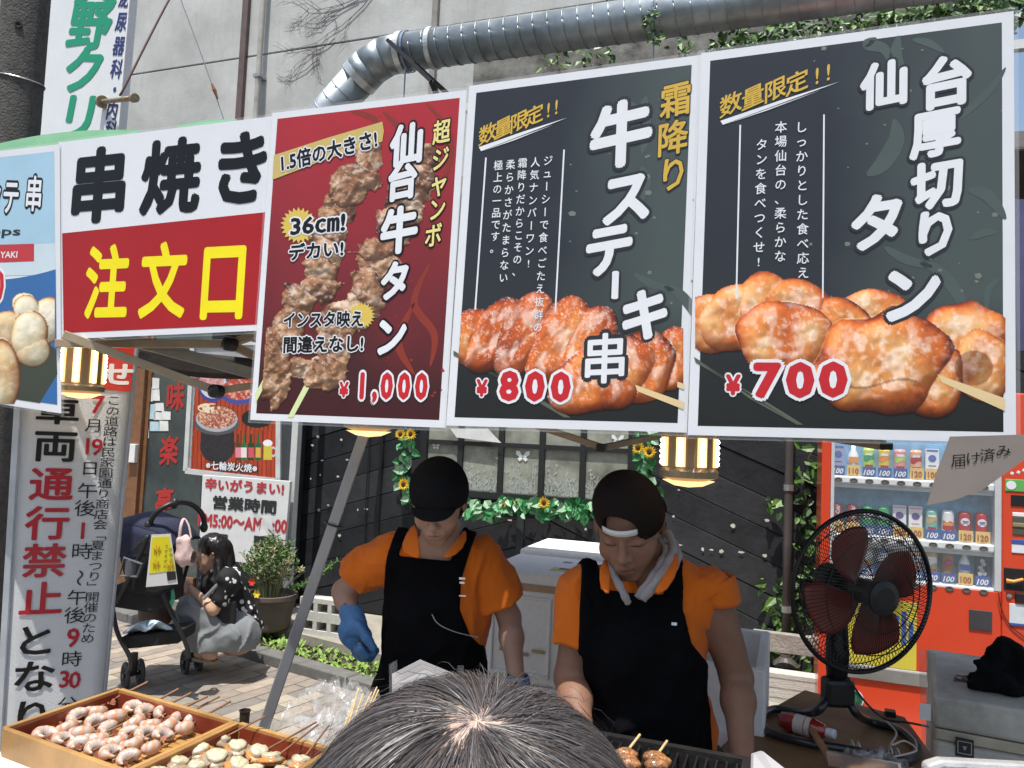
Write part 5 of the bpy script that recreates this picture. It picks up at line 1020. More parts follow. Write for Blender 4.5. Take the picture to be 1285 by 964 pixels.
for r_, (rw, zt) in enumerate(zip(rows, rowz)):
    m_ = MB(); m_.ubox(ug+.006, uh-.03, DV+.004, DV+.09, zt-.040, zt); bar = m_.build('button_bar', paint('bar_white', (.70, .71, .72), .35), vm, bevel=.008)
    m_ = MB(); m_.ubox(ug+.006, uh-.03, DV+.02, DV+.09, zt-.062, zt-.041); m_.build('shelf_lip', inner, vm)
    for i, (c1, c2, kind, pr, yl) in enumerate(rw):
        u = us_[i]; th = .055 if not yl else .062
        m_ = MB(); m_.lathe(W(u, DV+.004, zt-.021), [(.020, 0), (.0205, .004), (.018, .006), (0, .004)], 14, -N, sq=.62, x=U); m_.build('button', T_blk, bar)
        m_ = MB(); m_.ubox(u-pitch*.43, u+pitch*.43, DV+.02, DV+.023, zt+.004, zt+th); tg = m_.build('price_tag', T_yel if yl else T_blue, vm)
        m_ = MB(); ptext(m_, pr, W(u, DV+.02, zt+th*.5-.002), pitch*.62, th*.5, lift=.002, skew=0 if yl else .25); m_.build('price_digits', T_brn if yl else T_wht, tg)
        zc = zt+.045; hc_ = .112; q0 = W(u, DV+.062, zc); cr = .029
        if kind == 'sq': m_ = MB(); m_.ubox(u-.032, u+.032, DV+.05, DV+.085, zc, zc+hc_+.01); cn = m_.build('drink_card', can_col(c1, K[c1], 0), vm)
        elif kind == 'bt': m_ = MB(); m_.lathe(q0, [(.022, 0), (.026, .01), (.026, .07), (.012, .1), (.011, .125), (.0, .126)], 16); cn = m_.build('drink_bottle', can_col(c1, K[c1], 0), vm, smooth=True)
        else: m_ = MB(); m_.lathe(q0, [(.023, 0), (cr, .006), (cr, hc_-.012), (.023, hc_-.002), (.022, hc_), (0, hc_-.002)], 20); cn = m_.build('drink_can', can_col(c1, K[c1], 0), vm, smooth=False)
        lm = can_col(c2, K[c2], 0); ft = DV+.062-(cr if kind not in ('sq', 'bt') else .012 if kind == 'sq' else .026)
        def arcp(n, fu, fz, col, nm='label_print'):
            """label wrapped on the can front: polygon given as (u offset, z offset)"""
            mm_ = MB(); k = 10; V = []
            for j in range(k+1):
                for zz_ in (0, 1): 
                    uu = -fu+2*fu*j/k; z_ = fz(uu, zz_); dd = math.sqrt(max(0, cr**2-uu*uu))-cr if kind not in ('sq', 'bt') else 0
                    V.append(W(u+uu, ft-.0008*n-dd, zc+z_))
            mm_.add(V, [(2*j, 2*j+2, 2*j+3, 2*j+1) for j in range(k)]); return mm_.build(nm, col, cn)
        if kind in ('soda',):
            arcp(1, .021, lambda uu, s: .06+(1 if s else -1)*.02*math.sqrt(max(0, 1-(uu/.0212)**2)), lm); m_ = MB(); m_.ubox(u-.014, u+.014, ft-.0032, ft-.0022, zc+.058, zc+.066); m_.build('label_stripe', can_col('purple', K['purple'], 0), cn)
        elif kind == 'cola': m_ = MB(); ptext(m_, 'Coca-Cola', W(u, ft-.001, zc+.055), .085, .020, off=.02, rot=pi/2, lift=.0012); m_.build('label_lettering', lm, cn)
        elif kind == 'sq': arcp(1, .019, lambda uu, s: .07+(1 if s else -1)*.019*math.sqrt(max(0, 1-(uu/.0192)**2)), lm); m_ = MB(); m_.ubox(u-.027, u+.027, ft-.0012, ft-.0006, zc+.108, zc+.116); m_.ubox(u-.018, u+.018, ft-.0012, ft-.0006, zc+.03, zc+.034); m_.build('label_stripe', can_col('pink' if c2 == 'purple' else 'blue', K['pink'], 0), cn)
        elif kind == 'bt': arcp(1, .024, lambda uu, s: .03+.03*s, lm)
        elif kind == 'oj': arcp(1, .026, lambda uu, s: .01+.045*s+.004*sin(uu*200), lm); arcp(2, .026, lambda uu, s: .034+.018*s, can_col('orange', K['orange'], 0))
        elif kind == 'ice':
            for a_, z_ in ((-.01, .02), (.01, .022), (0, .035), (-.008, .05), (.006, .07), (0, .085)): m_ = MB(); m_.lathe(W(u+a_, ft-.0008, zc+z_), [(.011, 0), (.008, 0)], 10, -N); m_.build('ice_ring', lm, cn)
        else: arcp(1, .026, lambda uu, s: .045+.03*s+.008*sin(uu*110), lm); arcp(2, .018, lambda uu, s: .072+.012*s, can_col('white', K['white'], 0)); arcp(2, .02, lambda uu, s: .012+.01*s, can_col('red' if c1 != 'red' else 'gold', K['red'], 0))
m_ = MB(); x0, x1 = vu(1216, 778), vu(1245, 778); m_.ubox(x0, x1, DV-.004, DV+.001, vz(1230, 791), vz(1230, 766)); m_.build('dark_plate', mat('dark_plate', (.05, .05, .055), .5), vm, bevel=.003)
m_ = MB(); m_.ubox(vu(1062), vu(1151), DV-.003, DV+.001, vz(1105, 836), vz(1105, 752)); pst = m_.build('yellow_poster', paint('poster_yellow', (.62, .52, .06), .5, var=.05), vm)
m_ = MB(); [m_.ubox(vu(1078+9*i), vu(1084+9*i), DV-.0045, DV-.0032, vz(1105, 806-5*(i % 3)), vz(1105, 764+6*((i*2) % 3))) for i in range(8)]; m_.build('poster_print', paint('print_blue', (.06, .12, .42), .5), pst)
m_ = MB(); q0 = onD(1071, 877, DV-.002); m_.lathe(q0, [(.05, 0), (.05, .002), (0, .002)], 28, -N); lg = m_.build('round_logo', T_wht, vm); m_ = MB(); m_.lathe(q0-N*.003, [(.044, 0), (.044, .001), (.036, .001), (.036, 0)], 28, -N); m_.lathe(q0-N*.003, [(.026, 0), (.026, .001), (.0, .001)], 5, -N); m_.build('logo_print', paint('logo_green', (.03, .14, .07), .5), lg)
# control column details
def cbox(x0, y0, x1, y1, nm, mt, dp_=.004, rad=.002, par=None): m_ = MB(); xm, ym = (x0+x1)/2, (y0+y1)/2; m_.ubox(vu(x0, ym), vu(x1, ym), DV-.006-dp_, DV-.003, vz(xm, y1), vz(xm, y0)); return m_.build(nm, mt, par or vm, bevel=rad)
g_ = cbox(1261, 602, 1296, 617, 'green_sticker', paint('sticker_green', (.12, .42, .10), .5)); m_ = MB(); m_.lathe(onD(1269, 609, DV-.0105), [(.022, 0), (.022, .001), (0, .001)], 20, -N); m_.build('sticker_disc', T_wht, g_)
cbox(1268, 622, 1310, 636, 'display', mat('dark_glass', (.02, .02, .022), .15)); cbox(1270, 644, 1310, 649, 'coin_label', T_wht); bs_ = cbox(1270, 650, 1310, 672, 'bill_slot', mat('bill_slot', (.09, .085, .06), .4)); cbox(1270, 657, 1310, 662, 'slot_mouth', mat('brass_dull', (.35, .3, .18), .4, .5), dp_=.008); cbox(1269, 678, 1310, 695, 'white_notice', T_wht); cbox(1269, 678, 1310, 684, 'notice_band', T_blue, dp_=.0055)
hn = cbox(1259, 714, 1310, 742, 'handle_recess', mat('black_plastic'), rad=.008); m_ = MB(); m_.tube([onD(1263, 729, DV-.022), onD(1272, 730, DV-.025), onD(1284, 727, DV-.025)], [.012, .008, .007], 10); m_.build('release_lever', mat('lever_orange', (.8, .35, .08), .4), hn, smooth=True)
m_ = MB(); m_.lathe(onD(1266, 748, DV-.006), [(.012, 0), (.012, .006), (.006, .008)], 14, -N); m_.build('key_lock', steel, vm)
cbox(1273, 745, 1310, 757, 'coin_return', mat('black_plastic'), dp_=.012, rad=.006); cbox(1266, 759, 1310, 786, 'paper_notice', paint('notice_pale', (.62, .68, .70), .5)); cbox(1266, 783, 1310, 786.5, 'notice_edge', T_blue, dp_=.0055)
m_ = MB(); m_.tube(bez([onD(x, y, DV-.012) for x, y in ((1253, 744), (1257, 765), (1268, 785), (1290, 803))], 6), .0025, 5); m_.build('thin_cord', mat('black_rubber'), vm)
for x in (1270, 1278, 1285): m_ = MB(); m_.lathe(onD(x, 592+rdm(-4, 4), DV-.007), [(.010, 0), (.0, .001)], 4, -N); m_.build('white_spark', T_wht, vm)

# ================================================================ STYROFOAM BOXES behind the workers
foam = mat('styrofoam', (.78, .77, .76), .75, var=.05, vs=60, bump=.12, bs=400); tape = mat('brown_tape', (.42, .28, .17), .5)
def foam_box(u0, u1, d0, d1, z0, z1, label, lid=True, tape_=True):
    t = thing('styrofoam_box', W((u0+u1)/2, (d0+d1)/2, z0), label, 'box', 'white styrofoam boxes behind the stall')
    zl = z1-(.06 if lid else 0); m_ = MB(); m_.ubox(u0, u1, d0, d1, z0, zl); m_.build('body', foam, t, bevel=.012)
    if lid: m_ = MB(); m_.ubox(u0-.004, u1+.004, d0-.004, d1+.004, zl+.003, z1); m_.build('lid', foam, t, bevel=.012)
    w_ = (u1-u0)
    for i in range(2):   # recessed panels on the front face: raised rims round them
        a, b = u0+w_*(.08+.48*i), u0+w_*(.44+.48*i); m_ = MB(); zz0, zz1 = z0+(zl-z0)*.12, z0+(zl-z0)*.88
        for q in ((a, b, zz0-.012, zz0), (a, b, zz1, zz1+.012), (a-.012, a, zz0-.012, zz1+.012), (b, b+.012, zz0-.012, zz1+.012)): m_.ubox(q[0], q[1], d0-.008, d0+.002, q[2], q[3])
        m_.build('rim_moulding', foam, t, bevel=.003)
    if tape_: m_ = MB(); m_.ubox(u0+w_*.12, u1-w_*.03, d0-.007, d0+.01, zl-.012, zl+.016); m_.build('tape', tape, t)
    return t
def bu(x, y, D): return uv(onD(x, y, D))[0]
DF = 2.9; uA, uB = bu(606, 760, DF), bu(745, 760, DF); zA = uv(onD(700, 722, DF))[2]
f1 = foam_box(uA, uA+.62, DF, DF+.42, zA-.43, zA, 'large lidded styrofoam box with a yellow label, top of the stack'); foam_box(uA-.005, uA+.615, DF+.005, DF+.42, zA-.85, zA-.433, 'lower styrofoam box under the lidded one with the yellow label'); foam_box(uA, uA+.6, DF+.44, DF+.84, zA-.35, zA+.02, 'styrofoam box standing behind the one with the yellow label')
foam_box(uA, uA+.6, DF+.44, DF+.84, zA-.75, zA-.353, 'bottom styrofoam box in the rear stack'); foam_box(uA+.0, uA+.6, DF+.01, DF+.41, .1, zA-.853, 'styrofoam box at the floor below the front stack'); foam_box(uA, uA+.6, DF+.45, DF+.83, .1, zA-.753, 'styrofoam box at the floor of the rear stack')
m_ = MB(); c = W(uA+.33, DF+.12, zA+.001); lbx = m_.box(c, (.17, .07, .002)).build('label_sheet', paint('label_yellow', (.62, .52, .12), .6), f1); m_ = MB(); m_.box(c+Zv*.0015, (.14, .045, .002)); m_.build('label_paper', paint('label_inner', (.6, .6, .56), .6), lbx)
m_ = MB(); [m_.box(c+Zv*.003+N*(.012-.02*i), (.11, .007, .0015)) for i in range(2)]; m_.build('label_print', K_b, lbx)
m_ = MB(); [m_.box(W(uA+.36+.01*i, DF+.3, zA+.0015)+U*(i-2)*.05, (.035, .03, .0015)) for i in range(4)]; m_.build('stamp_print', paint('stamp_grey', (.28, .27, .27), .6), f1)
for i, (x, y) in enumerate(((675, 818), (655, 821), (634, 815))): m_ = MB(); m_.box(onD(x, y, DF-.006), (.05, .004, .012)); m_.build('tape_scrap', tape, f1)
# open styrofoam bin right of the man
tb = thing('open_styrofoam_bin', P(935, 900, 2.65), 'open white styrofoam bin glowing pink beside the man in the cap', 'box')
a_, b_ = P(903, 806, 2.7), P(962, 808, 2.35); c_ = b_+A(.02, .0, 0)
zt_ = (a_[2]+b_[2])/2; uu0, uu1 = bu(905, 815, 2.75), bu(960, 812, 2.45); d0, d1 = 2.4, 2.9; zb2 = zt_-.5
m_ = MB(); th = .03
u_hi = bu(962, 815, d0)
for q in ((u_hi-.42, u_hi, d0, d0+th), (u_hi-.42, u_hi, d1-th, d1), (u_hi-.42, u_hi-.42+th, d0+th, d1-th), (u_hi-th, u_hi, d0+th, d1-th)): m_.ubox(*q, zb2, zt_)
m_.ubox(u_hi-.39, u_hi-.03, d0+.03, d1-.03, zb2, zb2+.03); m_.build('shell', foam, tb, bevel=.008)
# ================================================================ PEOPLE
def frame(fwd, up=Zv):
    f = nrm(fwd); r = nrm(np.cross(f, up)); return np.stack([r, f, np.cross(r, f)])      # rows: right (of the person), forward, up
def headframe(yaw, pitch, roll=0):
    """yaw: turn from facing the camera (-Y) towards +X; pitch: nod downwards"""
    f = A(sin(yaw)*cos(pitch), -cos(yaw)*cos(pitch), -sin(pitch)); M = frame(f, nrm(Zv+A(sin(roll), 0, 0))); return M
class Head:
    def __init__(s, c, M, k=1.): s.c = np.asarray(c, float); s.M = M; s.k = k
    def w(s, *p): return s.c+(A(*p)*s.k)@s.M
    def l(s, v): return ((np.asarray(v)-s.c)@s.M.T)/s.k
def sculpt_head(F, H, neck, female=True, nr=.052):
    k = H.k; M = H.M; e = lambda c, r, kk=.012, op='add': F.ell(H.w(*c), [q*k for q in r], M, kk*k, op)
    c_ = lambda a, b, ra, rb=None, kk=.008, op='add': F.cap(H.w(*a), H.w(*b), ra*k, (rb if rb is not None else ra)*k, kk*k, op)
    F.cap(H.w(0, -.02, -.05), neck, nr, nr*1.08, .02)
    e((0, -.014, .032), (.074, .094, .084)); e((0, .022, -.018), (.065, .070, .074), .02); e((0, .034, -.068), (.049, .048, .042), .022)
    c_((-.013, .064, -.1), (.013, .064, -.1), .015, kk=.02)
    for s_ in (-1, 1):
        e((s_*.038, .056, -.036), (.026, .024, .026), .016); c_((s_*.012, .088, .02), (s_*.05, .068, .018), .007, .006, .012)
        e((s_*.03, .098, .001), (.017, .012, .011), .012, 'sub'); e((s_*.031, .071, -.001), (.0155, .0165, .0135), .004); c_((s_*.018, .0875, -.0045), (s_*.046, .0765, -.0045), .0022, kk=.002, op='add')
        e((s_*.0125, .094, -.036), (.009, .010, .008), .005); e((s_*.077, -.008, -.006), (.009, .017, .030), .006); e((s_*.083, -.004, -.004), (.004, .010, .018), .003, 'sub')
        c_((s_*.024, .082, -.044), (s_*.03, .078, -.062), .003, kk=.008, op='add')
    c_((0, .086, .012), (0, .103, -.028), .0065, .0095, .010); e((0, .104, -.033), (.0115, .010, .010), .006)
    e((0, .078, -.068), (.028, .017, .020), .014)
    c_((-.019, .087, -.0625), (0, .0955, -.0605), .0028, .0052, .004); c_((.019, .087, -.0625), (0, .0955, -.0605), .0028, .0052, .004)
    c_((-.014, .089, -.0735), (.014, .089, -.0735), .0058, kk=.004); c_((-.021, .0885, -.0672), (.021, .0885, -.0672), .0016, kk=.002, op='sub')
def headcolor(H, v, base, female=True, stubble=0, small=False):
    q = H.l(v); x, y, z = q[:, 0], q[:, 1], q[:, 2]; c = np.tile(np.asarray(base, float), (len(v), 1)); n = fbm(v*40, 3, 2)[:, None]; c = c*(.9+.2*n)
    def mixin(mask, col, a=1): m = np.clip(mask, 0, 1)[:, None]*a; c[:] = c*(1-m)+np.asarray(col)*m
    lip = 1.6-np.sqrt((x/.021)**2+((z+.067)/.0105)**2)*1.4; mixin(np.where(y > .07, lip, 0), A(base[0]*.85, base[1]*.52, base[2]*.5), .75)
    mixin(np.where(y > .06, 1.5-np.abs(z+.0672+.0006)/.0013, 0)*(np.abs(x) < .021), A(base[0]*.35, base[1]*.2, base[2]*.2), .8)
    for s_ in (() if small else (-1, 1)):
        mixin(np.where(y > .05, 1.7-np.sqrt(((x-s_*.032)/.021)**2+((z-.0235+.12*(np.abs(x)-.03))/.0048)**2)*1.3, 0), (.02, .014, .011), .5 if female else .85)
        mixin(np.where(y > .05, 1.7-np.sqrt(((x-s_*.032)/.017)**2+((z+.0055)/.0022)**2)*1.2, 0), (.015, .01, .009), .9)
        mixin(np.where(y > .03, 1-np.sqrt(((x-s_*.04)/.03)**2+((z+.035)/.025)**2), 0), A(base[0], base[1]*.72, base[2]*.68), .35)
    if stubble: mixin(np.where(y > .02, 1.3-np.sqrt((x/.05)**2+((z+.085)/.035)**2), 0)*(n[:, 0] > .3), A(base[0]*.5, base[1]*.5, base[2]*.52), stubble)
    return c
skin = mat('skin', (1, .95, .93), .55, var=.10, vs=22, attr='Col', bump=.12, bs=380, sss=.06, col2=(1, 1, 1), spec=.35)
orange = mat('orange_cotton', (.62, .135, .010), .85, var=.10, vs=6, bump=.25, bs=900, sheen=.1, spec=.2)
blackc = mat('black_apron_cloth', (.005, .005, .006), .95, var=.2, vs=6, bump=.15, bs=700, spec=.05)
capm = mat('black_cap_cloth', (.010, .010, .012), .95, var=.2, bump=.3, bs=500, spec=.12)
def hand(F, wrist, d, palm_n, size=1., curl=.7, thumb=1):
    """palm and five bent fingers from the wrist along d; palm_n points out of the palm"""
    d = nrm(d); palm_n = nrm(palm_n-d*np.dot(palm_n, d)); sd = np.cross(d, palm_n); s = size
    M = np.stack([sd, d, palm_n]); F.ell(wrist+d*.045*s, (.040*s, .052*s, .017*s), M, .012)
    for i, (o, L_) in enumerate(((-.029, .066), (-.010, .076), (.010, .072), (.028, .058))):
        p = wrist+(d*.083+sd*o)*s; a = 0; r_ = .0088*s
        for j, fr_ in enumerate((.45, .30, .25)):
            a += curl*(.55+.25*j)+.06*i; q = p+(d*cos(a)+palm_n*sin(a))*L_*fr_*s*1.1; F.cap(p, q, r_, r_*.9, .004); p = q; r_ *= .9
    p = wrist+(d*.02-sd*.03*thumb)*s; q = p+(d*.035-sd*.022*thumb+palm_n*.014)*s; r2 = q+(d*.03-sd*.004*thumb+palm_n*.016)*s; F.cap(p, q, .0125*s, .0105*s, .006); F.cap(q, r2, .0105*s, .0085*s, .003)
def clothes_noise(F, amp, sc_, seed, stretch=(1, 1, 1)):
    g_ = np.stack(np.meshgrid(*F.ax, indexing='ij'), -1)*np.asarray(stretch)*sc_; m = np.abs(F.D) < .03; n = np.zeros(F.D.shape, np.float32); n[m] = fbm(g_[m], 2, seed)-.5; F.D = F.D+(n*amp).astype(np.float32)
def folds(F, amp, sc_, seed, stretch=(1, 1, 1)):
    g_ = np.stack(np.meshgrid(*F.ax, indexing='ij'), -1); m = np.abs(F.D) < .035; q = g_[m]; q = q+(fbm(q*5, 2, seed)[:, None]-.5)*.16; q = q*np.asarray(stretch)*sc_; n = 1-np.abs(vnoise(q, seed)-.5)*4; F.D[m] -= (np.clip(n, 0, 1)**2*amp-.3*amp).astype(np.float32)
def pixpoly(pts, Z): q = [P(x, y, Z) for x, y in pts]; return [(a[0], a[2]) for a in q]

def worker(name, label, J, H, cfg):
    root = thing('person', A(J['pelvis'][0], J['pelvis'][1], 0), label, 'person', None)
    lo, hi = cfg['lo'], cfg['hi']; hc = H.c
    fx = [(hc[0]-.11, hc[0]+.11, .003)]; fy = [(hc[1]-.14, hc[1]+.12, .003)]; fz = [(hc[2]-.14, hc[2]+.13, .003)]
    F = Field(Field.span(lo[0], hi[0], .0075, fx), Field.span(lo[1], hi[1], .0085, fy), Field.span(0, hi[2], .009, fz))
    def torso(F, g=0, arms=None, k=.05):
        sh = (J['shL']+J['shR'])/2; pv, nk = J['pelvis'], J['neck']; rt = nrm(J['shL']-J['shR']); up = nrm(nk-pv); fw = nrm(np.cross(up, rt)); M = np.stack([rt, fw, up]); wd = cfg.get('w', 1)
        ch_ = pv*.36+nk*.64; F.ell(ch_-fw*.0, (.150*wd+g, .105+g, .185+g), M, k); F.ell(pv*.72+nk*.28, (.128*wd+g, .095+g, .15+g), M, k); F.ell(pv, (.160*wd+g, .115+g, .13+g), M, k)
        F.cap(J['shL']-rt*.03, J['shR']+rt*.03, .052+g, .052+g, .04); F.cap(sh, nk+up*.02, .06+g*.5, .05+g*.2, .03)
        if cfg.get('bust'):
            for s_ in (-1, 1): F.ell(ch_+rt*s_*.06*wd+fw*.085-up*.02, (.058+g, .05+g, .058+g), M, .03)
        return M
    torso(F)
    for s_ in 'LR':
        F.cap(J['sh'+s_], J['el'+s_], .046*cfg.get('arm', 1), .037*cfg.get('arm', 1), .025); F.cap(J['el'+s_], J['wr'+s_], .037*cfg.get('arm', 1), .024*cfg.get('arm', 1), .012); F.ell(J['el'+s_]*.7+J['wr'+s_]*.3, (.038*cfg.get('arm', 1),)*3, None, .02)
        d_, pn = cfg['hand'+s_]; hand(F, J['wr'+s_], d_, pn, cfg.get('hs', .95), .7, thumb=1 if s_ == 'L' else -1)
        q = J['pelvis']+(A(.085, 0, -.05) if s_ == 'L' else A(-.085, 0, -.05)); kn = A(q[0], q[1]-.02, .47); an = A(q[0], q[1]+.02, .09); F.cap(q, kn, .085, .058, .04); F.cap(kn, an, .056, .04, .02); F.cap(an-Zv*.04, an+A(0, -.16, -.045), .042, .034, .02)
    sculpt_head(F, H, J['neck'], cfg['female'])
    v, f = F.mesh(); col = headcolor(H, v, cfg['skin'], cfg['female'], cfg.get('stubble', 0)); far = v[:, 2] < J['neck'][2]-.03; col[far] = np.asarray(cfg['skin'])*(.92+.16*fbm(v[far]*25, 3, 3)[:, None])
    meshobj('body', v, f, skin, root, col)
    # shirt
    zlo = J['pelvis'][2]-.12
    S = Field(Field.span(lo[0], hi[0], .0055), Field.span(lo[1], hi[1], .0065), Field.span(zlo-.02, J['neck'][2]+.1, .0055)); torso(S, .014)
    for s_ in 'LR':
        a, b = J['sh'+s_], J['el'+s_]; tt = cfg['sleeve'+s_]; e_ = a+(b-a)*tt; d_ = nrm(b-a); T_ = Field(*S.ax); flare = cfg.get('flare', .02)
        T_.cap(a, a+(b-a)*(tt+.35), .062*cfg.get('arm', 1)+.004, .052+flare*1.3, 0); T_.cut(e_, d_); T_.cap(e_-d_*.02, b, .048, .042, .004, 'sub') if 0 else None; S.D = smin(S.D, T_.D, .02)
    clothes_noise(S, .020, 11, cfg['seed'], (1, 1, .55)); folds(S, .009, 8, cfg['seed']+2, (1, 1.3, .7)); folds(S, .005, 19, cfg['seed']+5, (1, 1, .6)); clothes_noise(S, .005, 45, cfg['seed']+4, (1, 1, .8))
    SD0 = S.D.copy(); X, Y, Z = S.pts(); nk = J['neck']; ncut = np.sqrt(((X-nk[0])/1.)**2+((Y-nk[1]+.0)/1.)**2+((Z-nk[2]-.05)/1.15)**2)-.072; vcut = np.maximum(np.abs(X-nk[0]-cfg.get('vx', 0))-(Z-(nk[2]-cfg.get('vd', .12)))*.42, -(nk[1]-Y+.02)); vcut = np.maximum(vcut, Z-nk[2]-.05)
    S.D = np.maximum(S.D, -ncut); S.D = np.maximum(S.D, -np.maximum(vcut, -(S.D+.02))); 
    # the v opening only skims the surface, the skin shows below it
    S.D = np.maximum(S.D, zlo-Z); v, f = S.mesh(); meshobj('shirt', v, f, orange, root)
    # apron: a thin shell in front, cut to the outline measured on the photo
    B = Field(*S.ax); B.D = SD0-.010; X, Y, Z = B.pts(); poly = pixpoly(cfg['apron'], cfg['Z'])
    mask = inpoly(X, Z, poly)[:, 0, :][:, None, :]+0*Y; mid = (J['neck'][1]+J['pelvis'][1])/2
    B.D = np.maximum(np.maximum(B.D, mask), Y-(mid+.035)); B.D = np.maximum(B.D, -(SD0+.014)); v, f = B.mesh(); meshobj('apron', v, f, blackc, root)
    # skirt of the apron and trousers below the table edge
    pv = J['pelvis']; m_ = MB(); m_.grid(lambda s, t: pv+A((s-.5)*.36*(1+.15*t), -.135-.03*sin(pi*s)+.006*sin(s*40), -.02-.42*t), 20, 8); m_.build('apron_skirt', blackc, root, solid=.004, smooth=True)
    m_ = MB()
    for s_ in (-1, 1): q = pv+A(s_*.085, 0, -.02); m_.tube([q, A(q[0], q[1]-.02, .47), A(q[0], q[1]+.02, .07)], [.108, .078, .066], 18)
    m_.build('trousers', mat('dark_trousers', (.02, .02, .024), .85, bump=.2), root, smooth=True)
    for s_ in (-1, 1): q = A(pv[0]+s_*.085, pv[1]-.05, .045); m_ = MB(); m_.ell(q, (.052, .14, .05), nu=16, nv=10); m_.build('shoe', mat('black_plastic'), root, smooth=True)
    return root, torso
def collar(root, J, pts_list, m):
    for pts in pts_list:
        mb = MB(); mb.add(pts, [range(len(pts))]) if 0 else None
        L_ = len(pts)//2; mb.add(pts, [(i, i+1, L_+i+1, L_+i) for i in range(L_-1)]); mb.build('collar', m, root, solid=.004, smooth=True, sub=1)

# ---- woman in a low-pulled black cap
Zw = 2.18
J = dict(pelvis=P(541, 880, Zw+.03), neck=P(553, 690, Zw+.03), shL=P(607, 702, Zw+.03), shR=P(484, 699, Zw+.02), elL=P(639, 775, Zw+.02), elR=P(431, 742, Zw+.10), wrL=P(649, 862, Zw-.12), wrR=P(444, 778, Zw-.02), )
Hw = Head(P(551, 629, Zw-.05), headframe(R(-6), R(24), 0), .90)
cw = dict(lo=(J['elR'][0]-.07, 1.9, 0), hi=(J['elL'][0]+.09, 2.52, Hw.c[2]+.14), female=True, skin=(.38, .23, .165), sleeveL=.70, sleeveR=.52, handL=(A(.05, -.5, -.8), A(-.5, -.5, 0)), handR=(A(.18, -.1, -1), A(.6, .4, 0)), seed=3, Z=Zw-.08, w=.92, bust=True, arm=.9, vd=.13, hs=.76,
    apron=[(494, 655), (509, 655), (497, 701), (564, 707), (583, 655), (600, 662), (587, 700), (578, 730), (577, 765), (590, 800), (606, 822), (612, 860), (612, 990), (420, 990), (455, 850), (474, 770), (478, 735), (483, 700)])
wo, tw_ = worker('person', 'woman in orange polo and black apron with a black cap pulled low over her eyes', J, Hw, cw)
# collar flaps of the polo
def flap(*px): return [P(x, y, Zw-.135+dz) for x, y, dz in px]
collar(wo, J, [flap((521, 652, .10), (508, 670, .05), (497, 694, .0), (524, 668, .045), (527, 690, .0), (533, 706, -.015)), flap((583, 660, .10), (590, 676, .05), (574, 700, .0), (578, 672, .045), (566, 688, .005), (548, 703, -.015))], orange)
m_ = MB(); q = P(580, 726, Zw-.155); [m_.box(q-Zv*.011*i, (.016-.003*i, .003, .005), (A(1, 0, 0), A(0, 1, 0), Zv)) for i in (0, 1)]; m_.box(q-Zv*.045+A(.003, 0, 0), (.018, .003, .003), (A(1, 0, 0), A(0, 1, 0), Zv)); m_.build('chest_emblem', paint('emblem_white', (.7, .7, .7), .6), wo)
m_ = MB(); m_.tube(bez([P(542, 771, Zw-.165), P(550, 783, Zw-.17), P(571, 793, Zw-.165), P(600, 800, Zw-.14)], 6), .0012, 4); m_.build('apron_thread', mat('grey_thread', (.3, .3, .3), .7), wo)
# blue glove on her hip-side hand
G = Field(Field.span(J['wrR'][0]-.08, J['wrR'][0]+.10, .0026), Field.span(J['wrR'][1]-.12, J['wrR'][1]+.10, .0028), Field.span(J['wrR'][2]-.16, J['wrR'][2]+.04, .0026))
d_ = nrm(A(.18, -.1, -1)); hand(G, J['wrR'], d_, A(.6, .4, 0), .92, .85, thumb=-1); G.cap(J['wrR']-nrm(J['wrR']-J['elR'])*.028, J['wrR']+d_*.02, .0325, .029, .012); clothes_noise(G, .008, 50, 3); G.D -= .0035; v, f = G.mesh()
glove = mat('blue_nitrile', (.055, .16, .34), .5, var=.15, vs=20, bump=.25, bs=120); meshobj('glove', v, f, glove, wo)
wl_ = J['wrL']; G = Field(Field.span(wl_[0]-.08, wl_[0]+.08, .0035), Field.span(wl_[1]-.16, wl_[1]+.06, .0035), Field.span(wl_[2]-.16, wl_[2]+.03, .0035)); hand(G, wl_, A(.05, -.5, -.8), A(-.5, -.5, 0), 1.06, .7, thumb=1); G.cap(wl_+Zv*.012, wl_-Zv*.02, .031, .029, .01); G.D -= .0035; v, f = G.mesh(); meshobj('glove', v, f, glove, wo)
# cap: dome and brim; hair at the nape
def cap_dome(H, g, zcut, tilt, res=.0035, hole=None):
    lo, hi = H.c-.15, H.c+.16; F = Field(*[np.arange(lo[i], hi[i], res) for i in range(3)]); F.ell(H.w(0, -.012, .032), [(.075+g)*H.k, (.096+g)*H.k, (.086+g)*H.k], H.M, 0); F.ell(H.w(0, .012, .055), [(.064+g)*H.k, (.078+g)*H.k, (.058+g*1.3)*H.k], H.M, .02)
    I = Field(*F.ax); I.ell(H.w(0, -.012, .03), [(.070+g)*H.k, (.092+g)*H.k, (.084+g)*H.k], H.M, 0); F.D = np.maximum(F.D, -(I.D+.0)); n = H.M[2]*-1*cos(tilt)+H.M[1]*sin(tilt); F.cut(H.w(0, 0, zcut), n)
    if hole is not None: c_, r_ = hole; T = Field(*F.ax); T.ell(H.w(*c_), [q*H.k for q in r_], H.M, 0); F.D = np.maximum(F.D, -T.D)
    return F.mesh()
v, f = cap_dome(Hw, .016, .012, 0); cpo = meshobj('cap', v, f, capm, wo)
m_ = MB(); 
def brim(H, s, t, fy=1, ln=.072, z0=.012, wd=.078, drop=.028, dip=.012):
    a = (s-.5)*pi*.96; x = sin(a)*wd; y = (.072+.030*cos(a))*1.0+t*ln*cos(a)**.6 if cos(a) > 0 else .072; return H.w(x*(1-.05*t), fy*y, z0+.014-drop*(x/wd)**2-dip*t*cos(a))
